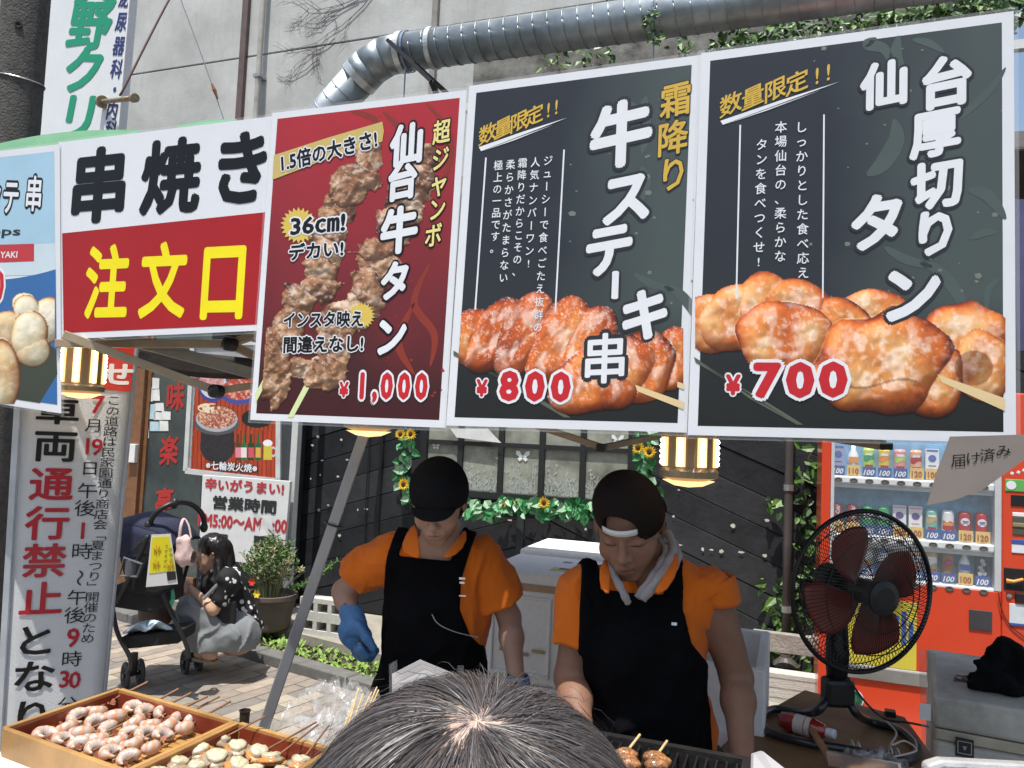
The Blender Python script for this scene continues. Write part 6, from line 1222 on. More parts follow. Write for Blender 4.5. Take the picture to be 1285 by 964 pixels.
m_.grid(lambda s, t: brim(Hw, s, t, ln=.026, z0=.016, drop=.008, dip=.028, wd=.068), 20, 6); m_.build('brim', capm, cpo, solid=.004, smooth=True)
m_ = MB(); m_.lathe(Hw.w(0, -.005, .134), [(.007, 0), (.005, .004), (0, .005)], 10, Hw.M[2]); m_.build('cap_button', capm, cpo)
hairm = mat('black_hair', (.012, .010, .010), .42, var=.5, vs=90, spec=.4)
G = Field(*[np.arange((Hw.c-.13)[i], (Hw.c+.13)[i], .004) for i in range(3)]); G.ell(Hw.w(0, -.03, -.005), (.076, .078, .075), Hw.M, 0); G.ell(Hw.w(.02, -.085, -.06), (.035, .04, .06), Hw.M, .02); G.cut(Hw.w(0, .0, .02), Hw.M[2]); G.cut(Hw.w(0, -.006, 0), Hw.M[1]); clothes_noise(G, .01, 60, 5); v, f = G.mesh(); meshobj('hair', v, f, hairm, wo)

# ---- man in a backwards cap
Zm = 1.93
J = dict(pelvis=P(812, 925, Zm+.05), neck=P(806, 706, Zm+.04), shL=P(893, 750, Zm+.02), shR=P(736, 745, Zm+.03), elL=P(924, 850, Zm+.03), elR=P(716, 850, Zm+.02), wrL=P(932, 955, Zm-.14), wrR=P(735, 950, Zm-.18))
Hm = Head(P(789, 657, Zm-.05), headframe(R(-18), R(26), R(-3)), 1.03)
cmn = dict(lo=(J['elR'][0]-.09, 1.62, 0), hi=(J['elL'][0]+.10, 2.3, Hm.c[2]+.15), female=False, skin=(.235, .125, .082), sleeveL=-.12, sleeveR=.58, handL=(A(0, -.5, -.8), A(-.8, -.3, 0)), handR=(A(.1, -.5, -.8), A(.8, -.3, 0)), seed=8, Z=Zm-.1, w=1.06, arm=1.12, stubble=.35, hs=1.05, flare=.012, vd=.10,
    apron=[(734, 722), (745, 700), (758, 690), (757, 748), (838, 752), (852, 698), (870, 682), (876, 690), (866, 730), (862, 770), (874, 815), (903, 850), (905, 990), (715, 990), (728, 830), (730, 770)])
ma, tm_ = worker('person', 'man in orange polo and black apron with a backwards black cap looking down', J, Hm, cmn)
def flapm(*px): return [P(x, y, Zm-.13+dz) for x, y, dz in px]
collar(ma, J, [flapm((762, 694, .10), (750, 712, .03), (752, 742, .0), (772, 704, .09), (764, 726, .02), (768, 752, -.01)), flapm((846, 688, .12), (858, 704, .05), (838, 748, .0), (838, 700, .10), (834, 722, .03), (812, 750, -.01))], orange)
# rolled-up orange sleeve bunched on his shoulder
m_ = MB(); sL = J['shL']; 
m_.grid(lambda s, t: sL+A(-.012+.064*cos(t*2*pi)*(1-.2*s)+.03*s, .062*sin(t*2*pi), .036-.045*s+.01*sin(t*9+s*3)+.018*cos(t*2*pi)), 6, 24); m_.build('rolled_sleeve', orange, ma, solid=.008, smooth=True)
towel = mat('grey_towel', (.34, .31, .32), .95, var=.12, vs=20, bump=.6, bs=600, sheen=.2)
for pth, r_ in (([P(772, 694, Zm+.02), P(765, 704, Zm-.045), P(771, 722, Zm-.085), P(781, 742, Zm-.10), P(788, 756, Zm-.095)], .009), ([P(838, 668, Zm+.07), P(845, 688, Zm+.0), P(838, 708, Zm-.06), P(822, 732, Zm-.10), P(806, 752, Zm-.10)], .010), ([P(828, 680, Zm+.06), P(836, 692, Zm-.0), P(828, 710, Zm-.062), P(814, 732, Zm-.09), P(800, 750, Zm-.09)], .009), ([P(846, 680, Zm+.08), P(852, 696, Zm+.01), P(844, 716, Zm-.055), P(830, 736, Zm-.098)], .008)):
    m_ = MB(); p_ = bez(pth, 6); m_.tube(p_, [r_*(1+.12*sin(i*1.3)) for i in range(len(p_))], 10, flat=(A(.8, -.5, .3), 1.3)); m_.build('neck_towel', towel, ma, smooth=True)
m_ = MB(); m_.box(P(846, 783, Zm-.155), (.012, .003, .006), (A(1, 0, 0), A(0, 1, 0), Zv)); m_.build('chest_emblem', paint('emblem_white', (.7, .7, .7), .6), ma)
G = Field(*[np.arange((Hm.c-.14)[i], (Hm.c+.14)[i], .0035) for i in range(3)]); G.ell(Hm.w(0, -.014, .03), [.078, .097, .087], Hm.M, 0); T = Field(*G.ax); T.ell(Hm.w(0, .075, -.01), (.064, .06, .072), Hm.M, 0); G.D = np.maximum(G.D, -T.D); G.cut(Hm.w(0, -.03, -.028), -(Hm.M[2]*.85+Hm.M[1]*-.3)); clothes_noise(G, .012, 70, 5); v, f = G.mesh(); meshobj('hair', v, f, hairm, ma)
v, f = cap_dome(Hm, .006, .020, R(-16), hole=((0, .1, .036), (.040, .06, .032))); cpo = meshobj('cap', v, f, mat('brown_black_cap', (.014, .010, .009), .95, bump=.3, bs=500, spec=.12), ma)
m_ = MB(); m_.grid(lambda s, t: brim(Hm, s, t, fy=-1.0, ln=.065, z0=-.012, drop=.02)+Hm.M[1]*-.012, 20, 6); m_.build('brim', MATS['brown_black_cap'], cpo, solid=.004, smooth=True)
m_ = MB(); m_.grid(lambda s, t: Hm.w((s-.5)*.09, -.004+math.sqrt(max(.0, (.100)**2-((s-.5)*.09)**2*1.9)), .024+t*.014), 16, 1); m_.build('adjusting_strap', paint('strap_white', (.58, .57, .54), .6), cpo, solid=.003, smooth=True)

# ---- woman crouching beside the pushchair
def crouch():
    Zc = 4.95; c0 = P(272, 825, Zc); root = thing('person', A(c0[0], c0[1], .0), 'crouching woman with long black hair in a dotted blouse and grey trousers', 'person')
    H = Head(P(266, 695, Zc-.02), headframe(R(-72), R(22)), 1.0); g = lambda x, y, dz=0: P(x, y, Zc+dz)
    j = dict(pel=g(297, 795, .05), nk=g(280, 716, .02), shN=g(288, 728, -.14), shF=g(284, 724, .15), elN=g(268, 765, -.2), wrN=g(240, 740, -.12), elF=g(255, 760, .2), wrF=g(236, 745, .1), knN=g(237, 768, -.17), knF=g(238, 762, .10), anN=g(262, 818, -.14), anF=g(254, 812, .10), hipN=g(296, 798, -.08), hipF=g(294, 794, .12))
    lo = (H.c[0]-.32, H.c[1]-.5, 0); hi = (H.c[0]+.42, H.c[1]+.5, H.c[2]+.2)
    F = Field(Field.span(lo[0], hi[0], .011, [(H.c[0]-.12, H.c[0]+.12, .005)]), Field.span(lo[1], hi[1], .011, [(H.c[1]-.1, H.c[1]+.1, .006)]), Field.span(0, hi[2], .011, [(H.c[2]-.13, H.c[2]+.13, .005)]))
    def tor(F, g_=0): F.cap(j['nk']-Zv*.08, j['pel'], .12+g_, .14+g_, .04); F.cap(j['shN'], j['shF'], .055+g_, .055+g_, .04)
    tor(F); F.cap(j['nk']-Zv*.04, j['nk']+Zv*.02, .055, .05, .03)
    for s_ in 'NF': F.cap(j['sh'+s_], j['el'+s_], .045, .037, .02); F.cap(j['el'+s_], j['wr'+s_], .036, .024, .012); hand(F, j['wr'+s_], A(-1, 0, .2), A(0, .6 if s_ == 'N' else -.6, -.5), .95, .5); F.cap(j['hip'+s_], j['kn'+s_], .085, .06, .03); F.cap(j['kn'+s_], j['an'+s_], .055, .04, .02); F.cap(j['an'+s_]+A(.02, 0, -.02), j['an'+s_]+A(-.08, .05, -.03), .036, .03, .02)
    sculpt_head(F, H, j['nk'], True, .048); v, f = F.mesh(); base = (.58, .37, .26); col = headcolor(H, v, base, small=True); far = np.linalg.norm(v-H.c, axis=1) > .15; col[far] = base; meshobj('body', v, f, skin, root, col)
    S = Field(Field.span(lo[0], hi[0], .009), Field.span(lo[1], hi[1], .011), Field.span(.1, H.c[2]+.0, .009)); tor(S, .02)
    for s_ in 'NF': S.cap(j['sh'+s_], j['sh'+s_]*.42+j['el'+s_]*.58, .07, .065, .02)
    clothes_noise(S, .03, 12, 4); folds(S, .016, 12, 4, (1, 1, .6)); S.ell(j['nk']+Zv*.05, (.075, .075, .08), None, .01, 'sub'); S.D = np.maximum(S.D, ((j['pel'][2]+.02)-S.pts()[2])); v, f = S.mesh()
    dm = mat('dotted_blouse', (.01, .01, .012), .8, var=.1); n_ = dm.node_tree; vo = n_.nodes.new('ShaderNodeTexVoronoi'); vo.inputs['Scale'].default_value = 21; vo.inputs['Randomness'].default_value = .8; tc_ = [x for x in n_.nodes if x.type == 'TEX_COORD'][0]; n_.links.new(tc_.outputs['Object'], vo.inputs['Vector'])
    rp_ = n_.nodes.new('ShaderNodeValToRGB'); rp_.color_ramp.interpolation = 'CONSTANT'; rp_.color_ramp.elements[0].color = (.62, .62, .62, 1); rp_.color_ramp.elements[1].position = .30; rp_.color_ramp.elements[1].color = (.010, .010, .012, 1); n_.links.new(vo.outputs['Distance'], rp_.inputs[0]); n_.links.new(rp_.outputs[0], n_.nodes['Principled BSDF'].inputs['Base Color'])
    meshobj('blouse', v, f, dm, root)
    T = Field(Field.span(lo[0], hi[0], .009), Field.span(lo[1], hi[1], .011), Field.span(0.02, j['nk'][2]-.1, .009)); T.cap(j['hipN'], j['hipF'], .15, .15, .04)
    for s_ in 'NF': T.cap(j['hip'+s_], j['kn'+s_], .115, .082, .02); T.cap(j['kn'+s_], j['an'+s_]+A(-.02, 0, .045), .078, .115, .012)
    clothes_noise(T, .03, 9, 6, (1, 1, .45)); folds(T, .022, 12, 7, (1.2, 1, .3)); T.D = np.maximum(T.D, (j['anN'][2]+.02)-T.pts()[2]); v, f = T.mesh(); meshobj('trousers', v, f, mat('grey_linen', (.20, .215, .225), .85, var=.12, vs=5, bump=.3, bs=300), root)
    G = Field(Field.span(H.c[0]-.12, H.c[0]+.22, .005), Field.span(H.c[1]-.14, H.c[1]+.14, .005), Field.span(H.c[2]-.36, H.c[2]+.16, .005)); G.ell(H.w(0, -.022, .036), (.086, .100, .092), H.M, 0); G.cap(H.w(0, -.075, .0), g(292, 745, -.04), .06, .035, .03); G.cap(H.w(-.06, -.03, -.02), g(276, 740, -.16), .035, .022, .03)
    X = Field(*G.ax); X.ell(H.w(0, .078, -.035), (.066, .072, .085), H.M, 0); X.cap(H.w(-.07, .0, -.02), H.w(-.08, .03, -.1), .028, .03, .01); G.D = np.maximum(G.D, -X.D); clothes_noise(G, .012, 60, 9, (1, 1, .2)); v, f = G.mesh(); meshobj('hair', v, f, mat('glossy_black_hair', (.012, .010, .010), .33, var=.4, vs=120, spec=.5), root)
    m_ = MB(); m_.box(g(285, 768, -.17), (.12, .04, .16), (nrm(A(1, -.1, 0)), A(0, 1, 0), Zv)); m_.build('shoulder_bag', mat('black_leather', (.012, .012, .013), .5), root, bevel=.02); m_ = MB(); m_.tube(bez([g(284, 722, -.2), g(262, 745, -.215), g(255, 752, -.22)], 8), .006, 6, flat=(A(0, 1, 0), 2)); m_.build('bag_strap', mat('grey_strap', (.22, .23, .24), .7), root)
    for s_ in 'NF': a = j['an'+s_]; m_ = MB(); m_.prism([a+A(-.11, .015, -.066), a+A(.05, -.04, -.066), a+A(.06, .02, -.066), a+A(-.09, .085, -.066)], (0, 0, .018)); m_.tube(bez([a+A(-.05, -.01, -.055), a+A(-.04, .03, -.0), a+A(-.05, .07, -.055)], 5), .009, 6); m_.build('sandal', mat('tan_sandal', (.30, .22, .16), .6), root)
    return root
crouch()
# ================================================================ STALL TABLE AND FOOD
TZ = .90
wood = mat('tray_wood', (.31, .165, .052), .5, var=.25, vs=4, bump=.15, bs=30, coat=.15, col2=(.38, .21, .07))
woodr = mat('tray_red_lacquer', (.20, .035, .018), .35, var=.25, vs=8, coat=.4)
slat = mat('tray_slat', (.40, .21, .062), .4, var=.28, vs=9, bump=.1, bs=40, coat=.3)
q0 = onz(8, 915, TZ+.060); q1 = onz(150, 862, TZ+.060); q2 = onz(412, 936, TZ+.060); tu0 = uv(q0)[0]; td0 = uv(q0)[1]; td1 = uv(q1)[1]; tu0 = uv(q1)[0]
# tray directions measured from its rim on the photo
tx = nrm((q2-q1)*A(1, 1, 0)); ty = nrm((q1-q0)*A(1, 1, 0)); ty = nrm(ty-tx*np.dot(ty, tx)*.5); LT = np.linalg.norm(q2-q1); DT = np.linalg.norm(q1-q0)
O_ = A(q0[0], q0[1], 0)
qd = onz(296, 905, TZ+.060); xd = np.dot((qd-q1), tx)       # divider between the two trays
def TP(a, b, z=0): return A(q1[0], q1[1], 0)+tx*a-ty*(DT-b)+Zv*(TZ+z)
tab = thing('stall_table', A(0, 1.1, 0), 'stall table under a white cloth that carries the wooden trays and the grill', 'table')
cl = mat('white_table_cloth', (.72, .73, .74), .75, var=.05, vs=4, bump=.15, bs=30)
def tabz(u, d): return 0
ta0, ta1, tb0, tb1 = -.015, 1.15, -.85, DT-.01
m_ = MB(); m_.prism([TP(ta0, tb0), TP(ta1, tb0), TP(ta1, tb1), TP(ta0, tb1)], (0, 0, -.03)); m_.build('table_top', cl, tab, bevel=.006)
def edge(p, q, ph): m_.grid(lambda s, t: p*(1-s)+q*s+nrm(np.cross(Zv, q-p))*(-.006+.012*sin(s*50+ph)*t)-Zv*(.004+.55*t), 60, 3)
m_ = MB(); cs_ = [TP(ta0, tb0), TP(ta1, tb0), TP(ta1, tb1), TP(ta0, tb1)]
for i in range(4): edge(cs_[i], cs_[(i+1) % 4], i)
m_.build('table_skirt', cl, tab, solid=.003, smooth=True)
for a in (ta0+.05, ta1-.05):
    for b in (tb0+.05, tb1-.05): p = TP(a, b); m_ = MB(); m_.tube([A(p[0], p[1], 0), A(p[0], p[1], TZ-.032)], .018, 8); m_.build('leg', mat('galv'), tab)
def tray(a0, a1, label):
    c = TP((a0+a1)/2, DT*.4, 0); t = thing('wooden_tray', A(c[0], c[1], TZ), label, 'tray', 'wooden trays side by side'); b0, b1 = 0., DT; th = .012; AX = (tx, ty, Zv)
    def wall(p, q, nm='side'): 
        m_ = MB(); m_.bar(p+Zv*.03, q+Zv*.03, .06, th, Zv); m_.build(nm, wood, t, bevel=.002)
        n = nrm(np.cross(q-p, Zv)); cc = TP((a0+a1)/2, (b0+b1)/2); n = n if np.dot(n, cc-p) > 0 else -n; m_ = MB(); e_ = nrm(q-p)*.008; m_.bar(p+Zv*.029+n*.0072+e_, q+Zv*.029+n*.0072-e_, .047, .002, Zv); m_.build('lacquer_lining', woodr, t)
    P_ = TP(a0+.006, b0+.006), TP(a1-.006, b0+.006), TP(a1-.006, b1-.006), TP(a0+.006, b1-.006)
    e1, e2 = tx*.006, ty*.006
    wall(P_[0]-e1*0, P_[3]); wall(P_[1], P_[2]); wall(P_[3]+e1, P_[2]-e1); wall(P_[0]+e1, P_[1]-e1)
    m_ = MB(); cc = TP((a0+a1)/2, (b0+b1)/2, .006); m_.box(cc, (a1-a0-.024, b1-b0-.024, .006), AX); m_.build('bottom_board', woodr, t)
    n = int((b1-b0-.03)/.022)
    for i in range(n):
        b = b0+.02+i*.022; m_ = MB(); m_.box(TP((a0+a1)/2, b+.01, .0155+rdm(-.0006, .0006)), (a1-a0-.04, .0185, .006), AX); m_.build('slat', slat, t, bevel=.0015)
    return t
tray(0, xd, 'wooden tray with red lacquered inside full of shrimp skewers'); tray(xd+.001, LT+.02, 'wooden tray holding the scallop skewers, right of the shrimp tray')
# shrimp skewers
shm = mat('shrimp', (1, 1, 1), .28, var=.04, vs=40, attr='Col', coat=.35, bump=.1, bs=200, sss=.12); stickm = mat('dark_bamboo', (.20, .10, .05), .6, var=.25, vs=30); stickl = mat('bamboo', (.55, .38, .18), .6, var=.2, vs=30)
def shrimp_mesh(seed):
    r = random.Random(seed); m_ = MB(); k = 22; nseg = 12; tot = r.uniform(3.6, 4.6); Rr = .0135*r.uniform(.9, 1.15); V = []; C = []; f = []
    for i in range(k+1):
        t = i/k; a = -tot/2+tot*t; c = A(Rr*cos(a), Rr*sin(a), 0); tn = A(-sin(a), cos(a), 0); nr = A(cos(a), sin(a), 0)
        rad = .0098*(.62+.55*sin(pi*min(1, t*1.18))**.8)*(1-.72*max(0, t-.72)/.28); rad *= 1+.07*abs(sin(t*pi*6.5))
        for j in range(nseg):
            b = 2*pi*j/nseg; V.append(c+nr*rad*cos(b)*.95+A(0, 0, 1)*rad*sin(b)*1.1); band = (sin(t*pi*12+.9*cos(b)) > r.uniform(-.1, .35)); outer = cos(b) > -.25; base = A(.50, .42, .37) if not (band and outer) else A(.56, .23+.07*r.random(), .14)
            C.append(base*(.92+.12*r.random()))
    for i in range(k):
        for j in range(nseg): f.append((i*nseg+j, (i+1)*nseg+j, (i+1)*nseg+(j+1) % nseg, i*nseg+(j+1) % nseg))
    f += [tuple(range(nseg)), tuple(range((k+1)*nseg-1, k*nseg-1, -1))]
    if True:  # tail fan
        e_ = (k*nseg); a = tot/2; c = A(Rr*cos(a), Rr*sin(a), 0); tn = A(-sin(a), cos(a), 0); n0 = len(V)
        for q in (-1, 0, 1): d = nrm(tn+A(0, 0, .45*q)); s_ = A(0, 0, 1)*.0035; V += [c-s_*.5, c+d*.009+s_, c+d*.014, c+d*.009-s_]; C += [A(.55, .24, .16)]*4; f.append(tuple(range(n0, n0+4))); n0 += 4
    m_.add(V, f, 0, None); m_.c = [np.array(C)]; o = m_.build('shrimp', shm, smooth=True); me = o.data; bpy.data.objects.remove(o); return me
SHR = [shrimp_mesh(i) for i in range(6)]
def add_inst(me, name, parent, loc, rot, s=1):
    o = bpy.data.objects.new(name, me); COL.objects.link(o); o.parent = parent; o.location = tuple(np.asarray(loc)-org(parent)); o.rotation_euler = Euler(rot); o.scale = (s, s, s) if np.isscalar(s) else s; return o
ty_a = math.atan2(ty[1], ty[0])
sk = [((430, 95), (530, 45), [(395, 115), (340, 148), (285, 172), (228, 205), (170, 237)]), ((545, 122), (640, 70), [(485, 142), (412, 170), (350, 195), (290, 223), (232, 252)]), ((600, 128), (685, 85), [(520, 160), (470, 185), (400, 212), (340, 240), (283, 270)]), ((650, 142), (742, 98), [(600, 158), (540, 195), (468, 225), (410, 250), (350, 283)]), ((690, 150), (785, 98), [(650, 178), (590, 205), (525, 235), (470, 262), (408, 300)]), ((740, 163), (825, 115), [(705, 188), (650, 215), (592, 245), (530, 283), (470, 318)])]
names = ['farthest left', 'second from the left', 'third from the left', 'third from the right', 'second from the right', 'rightmost']
for i, (a, b, ps) in enumerate(sk):
    zz_ = .034; pts = [onz(x/2.856, 840+y/2.856, TZ+zz_) for x, y in ps]; e0, e1 = onz(a[0]/2.856, 840+a[1]/2.856, TZ+.045), onz(b[0]/2.856, 840+b[1]/2.856, TZ+.085)
    t = thing('shrimp_skewer', (pts[0]+pts[-1])/2, 'skewer of five pink and white shrimps, %s in the tray' % names[i], 'skewer', 'shrimp skewers in the tray')
    m_ = MB(); d_ = nrm(pts[0]-pts[-1]); m_.tube([pts[-1]-d_*.012, pts[0], e0, e0+nrm(e1-e0)*min(.16, np.linalg.norm(e1-e0))], .0028, 7); m_.build('stick', stickm, t, smooth=True)
    ang = math.atan2(d_[1], d_[0])
    for k, p in enumerate(pts):
        add_inst(SHR[(i*5+k*3) % 6], 'shrimp', t, p+A(rdm(-.003, .003), rdm(-.003, .003), rdm(-.004, .003)), (rdm(-.35, .35), rdm(-.25, .25), ang+rdm(-.35, .35)+(pi if k % 2 else 0)+pi/2), rdm(1.1, 1.32))
# scallop skewers
scm = mat('scallop', (1, 1, 1), .3, var=.06, vs=60, attr='Col', coat=.3, bump=.15, bs=150, sss=.1)
def scallop_mesh(seed):
    r = random.Random(seed); m_ = MB(); nu, nv = 22, 16; V, C, f = [], [], []
    prof = [(0, .017), (.5, .0175), (.8, .0155), (.92, .011), (.86, .006), (1.02, .004), (1.22, .001), (1.3, -.003), (1.25, -.007), (1.05, -.009), (1.1, -.012), (.9, -.015), (.5, -.016), (0, -.016)]
    for i, (rr_, h) in enumerate(prof):
        for j in range(nu):
            a = 2*pi*j/nu; w_ = 1+.06*sin(a*3+seed)+.04*sin(a*7+i); fr_ = (.10*sin(a*9+seed*2+i) if 5 <= i <= 10 else 0); V.append(A(.0175*rr_*(w_+fr_)*cos(a), .0175*rr_*(w_+fr_)*sin(a), h+.0012*sin(a*5+i)))
            side = sin(a+seed); C.append((A(.52, .48, .33) if rr_ < .7 and i < 4 else A(.47, .43, .30) if i < 4 else (A(.52, .22, .06) if side > .45 else A(.34, .26, .17)) if i < 9 else A(.34, .25, .17))*r.uniform(.86, 1.08))
    for i in range(len(prof)-1):
        for j in range(nu): f.append((i*nu+j, (i+1)*nu+j, (i+1)*nu+(j+1) % nu, i*nu+(j+1) % nu))
    m_.add(V, f); m_.c = [np.array(C)]; o = m_.build('scallop', scm, smooth=True); me = o.data; bpy.data.objects.remove(o); return me
SCL = [scallop_mesh(i) for i in range(5)]
scs = [((835, 238), (950, 168), [(790, 252), (715, 300), (640, 345), (565, 390)]), ((0, 0), (0, 0), [(850, 290), (775, 325), (700, 365), (625, 410)]), ((965, 290), (1135, 188), [(925, 305), (852, 350), (780, 392)]), ((1015, 305), (1140, 198), [(972, 328), (905, 372), (835, 420)]), ((1065, 338), (1180, 200), [(1075, 335), (1010, 385), (945, 430)])]
for i, (a, b, ps) in enumerate(scs):
    pts = [onz(x/2.856, 840+y/2.856, TZ+.036) for x, y in ps]; nm_ = ('leftmost', 'second from the left, its stick hidden,', 'middle', 'second from the right', 'rightmost')[i]
    t = thing('scallop_skewer', (pts[0]+pts[-1])/2, 'skewer of creamy scallops, %s in the right tray' % nm_, 'skewer', 'scallop skewers in the tray'); d_ = nrm(pts[0]-pts[-1]); st = [pts[-1]-d_*.02, pts[0]]
    if a[0]: e1 = onz(b[0]/2.856, 840+b[1]/2.856, TZ+.09); st += [pts[0]+nrm(e1-pts[0])*min(.15, np.linalg.norm(e1-pts[0]))]
    m_ = MB(); m_.tube(st, .0022, 7); m_.build('stick', stickm, t, smooth=True)
    for k, p in enumerate(pts): add_inst(SCL[(i+k*2) % 5], 'scallop', t, p+A(0, 0, rdm(-.003, .006)), (rdm(-.4, .15), rdm(-.3, .3), rdm(0, 6)), (1.25*rdm(.9, 1.1), 1.2*rdm(.9, 1.1), rdm(.75, .95)))
# small dark cup behind the divider, bundle of skewers in a clear bag
c = onz(300, 893, TZ+.07); t = thing('dark_cup', A(c[0], c[1], TZ), 'small dark brown cup behind the corner of the shrimp tray', 'cup')
m_ = MB(); m_.lathe(A(c[0], c[1], TZ)+ty*.02, [(.010, 0), (.012, .062), (.014, .067), (.012, .067), (.010, .02), (0, .02)], 16); m_.build('shell', mat('cup_brown', (.05, .03, .02), .4), t)
bagm = mat('clear_bag', (.62, .62, .62), .12, var=.02, alpha=.22, coat=1, bump=.6, bs=45)
n_ = bagm.node_tree; b_ = n_.nodes['Principled BSDF']; nz_ = n_.nodes.new('ShaderNodeTexNoise'); nz_.inputs['Scale'].default_value = 22; nz_.inputs['Detail'].default_value = 3; nz_.inputs['Distortion'].default_value = 1.5
tc_ = [x for x in n_.nodes if x.type == 'TEX_COORD'][0]; n_.links.new(tc_.outputs['Object'], nz_.inputs['Vector']); rp_ = n_.nodes.new('ShaderNodeValToRGB'); rp_.color_ramp.elements[0].position = .42; rp_.color_ramp.elements[0].color = (.05,)*3+(1,); rp_.color_ramp.elements[1].position = .72; rp_.color_ramp.elements[1].color = (.40,)*3+(1,); n_.links.new(nz_.outputs[0], rp_.inputs[0]); n_.links.new(rp_.outputs[0], b_.inputs['Alpha'])
def crumple(name, c, size, label, seed, cat='bag', n=26, rot=0.):
    rr = np.random.default_rng(seed); t = np.linspace(0, 1, n+1); S, T = np.meshgrid(t, t); X = (S-.5)*size[0]; Y = (T-.5)*size[1]; p = np.stack([S*5+seed, T*5], -1)
    def rg(q, s_): return 1-2*np.abs(fbm(q, 3, s_)-.5)*2
    H = (rg(p, seed)*.8+rg(p*2.3, seed+3)*.35)*np.sin(pi*S)**.4*np.sin(pi*T)**.4*size[2]; X = X+(fbm(p, 2, seed+8)-.5)*.05; Y = Y+(fbm(p, 2, seed+9)-.5)*.05
    cR, sR = cos(rot), sin(rot); V = np.stack([c[0]+X*cR-Y*sR, c[1]+X*sR+Y*cR, c[2]+H], -1).reshape(-1, 3); i = np.arange((n+1)**2).reshape(n+1, n+1); f = np.stack([i[:-1, :-1], i[:-1, 1:], i[1:, 1:], i[1:, :-1]], -1).reshape(-1, 4)
    o = meshobj(name, V, f, bagm, None, None, smooth=False); return tag(o, label, cat)
p_ = onz(395, 905, TZ); q_ = onz(425, 905, TZ+.02); crumple('plastic_bag', A(q_[0], q_[1], TZ+.0), (.30, .20, .12), 'crumpled clear plastic bags heaped behind the scallop tray', 4, rot=-.3)
q_ = onz(455, 930, TZ+.02); crumple('plastic_bag', A(q_[0], q_[1], TZ+.005), (.26, .22, .11), 'clear plastic bag lying flat against the hair in front', 9, rot=.2)
t = thing('skewer_bundle', P(450, 880, 1.55), 'bundle of bamboo skewers poking out of the clear bags', 'skewers')
for i in range(6): a = P(428+i*4, 925+rdm(-4, 6), 1.5); b = P(446+i*6+rdm(-3, 3), 866+rdm(-6, 8), 1.6); m_ = MB(); m_.tube([a, b], .0017, 6); m_.build('skewer', stickl, t)
# white price cards in a clear stand
Zk = 1.42; cd = thing('card_stand', P(525, 880, Zk), 'clear stand holding fanned white cards in front of the woman in the cap', 'card stand')
k0 = [(492, 848), (527, 828), (574, 850), (492, 884)]; cm_ = paint('card_paper', (.50, .45, .435), .6, var=.03)
for i in range(5): m_ = MB(); m_.prism([P(x+i*1.5, y+i*3.2, Zk-.012*i) for x, y in ((492, 846), (527, 828), (580, 850), (560, 905), (492, 905))], A(0, .0012, 0)); m_.build('card', cm_ if i % 2 else paint('card_white', (.54, .52, .51), .6, var=.03), cd)
m_ = MB(); m_.prism([P(x, y, Zk+.02) for x, y in ((488, 834), (498, 829), (501, 910), (489, 910))], A(0, .003, 0)); m_.build('clear_holder', clear, cd); m_ = MB(); m_.prism([P(x, y, Zk+.02) for x, y in ((574, 836), (582, 836), (582, 905), (575, 905))], A(0, .003, 0)); m_.build('clear_holder', clear, cd)

# ================================================================ GRILL, FAN, COOLER
GZ = .97; grl = thing('charcoal_grill', W(.45, 1.55, 0), 'dark charcoal grill with meat skewers in front of the man', 'grill')
iron = mat('grill_iron', (.03, .028, .027), .6, .6, var=.3, vs=12, bump=.3)
g0, g1 = onz(735, 930, GZ), onz(930, 975, GZ); ug0, ug1 = uv(onz(740, 940, GZ))[0], uv(onz(945, 945, GZ))[0]; dg0 = uv(onz(850, 1000, GZ))[1]; dg1 = uv(onz(850, 934, GZ))[1]
m_ = MB(); 
for q in ((ug0, ug1, dg0, dg0+.02), (ug0, ug1, dg1-.02, dg1), (ug0, ug0+.02, dg0+.02, dg1-.02), (ug1-.02, ug1, dg0+.02, dg1-.02)): m_.ubox(*q, GZ-.14, GZ)
m_.ubox(ug0, ug1, dg0, dg1, GZ-.16, GZ-.141); m_.build('fire_box', iron, grl)
for i in range(14): u = ug0+.03+(ug1-ug0-.06)*i/13; m_ = MB(); m_.tube([W(u, dg0+.02, GZ-.012), W(u, dg1-.02, GZ-.012)], .0025, 6); m_.build('grate_bar', iron, grl)
for u in (ug0+.03, ug1-.03):
    for d in (dg0+.03, dg1-.03): m_ = MB(); m_.tube([W(u, d, 0), W(u, d, GZ-.16)], .012, 8); m_.build('leg', iron, grl)
rmeat = mat('grilled_meat', (.15, .065, .03), .3, var=.5, vs=50, bump=.7, bs=90, coat=.5, col2=(.32, .14, .05))
for i, (x, y, a) in enumerate(((783, 948, 0), (823, 950, 0))):
    c = onz(x, y, GZ+.012); tp = P((803, 837)[i], (922, 930)[i], c[1]+.02) ; t = thing('meat_skewer', c, ('left' if i == 0 else 'right')+' grilled meat skewer standing up over the grill before the man', 'skewer', 'meat skewers on the grill')
    m_ = MB(); m_.tube([c-nrm(tp-c)*.06, tp], .0028, 8); m_.build('stick', stickl, t)
    for k in range(3): m_ = MB(); m_.ell(c+A(rdm(-.006, .006), -.02*k, -.0+rdm(-.004, .004)), (.026, .014, .014), nu=16, nv=10, jit=.12); m_.build('meat_piece', rmeat, t, smooth=True)
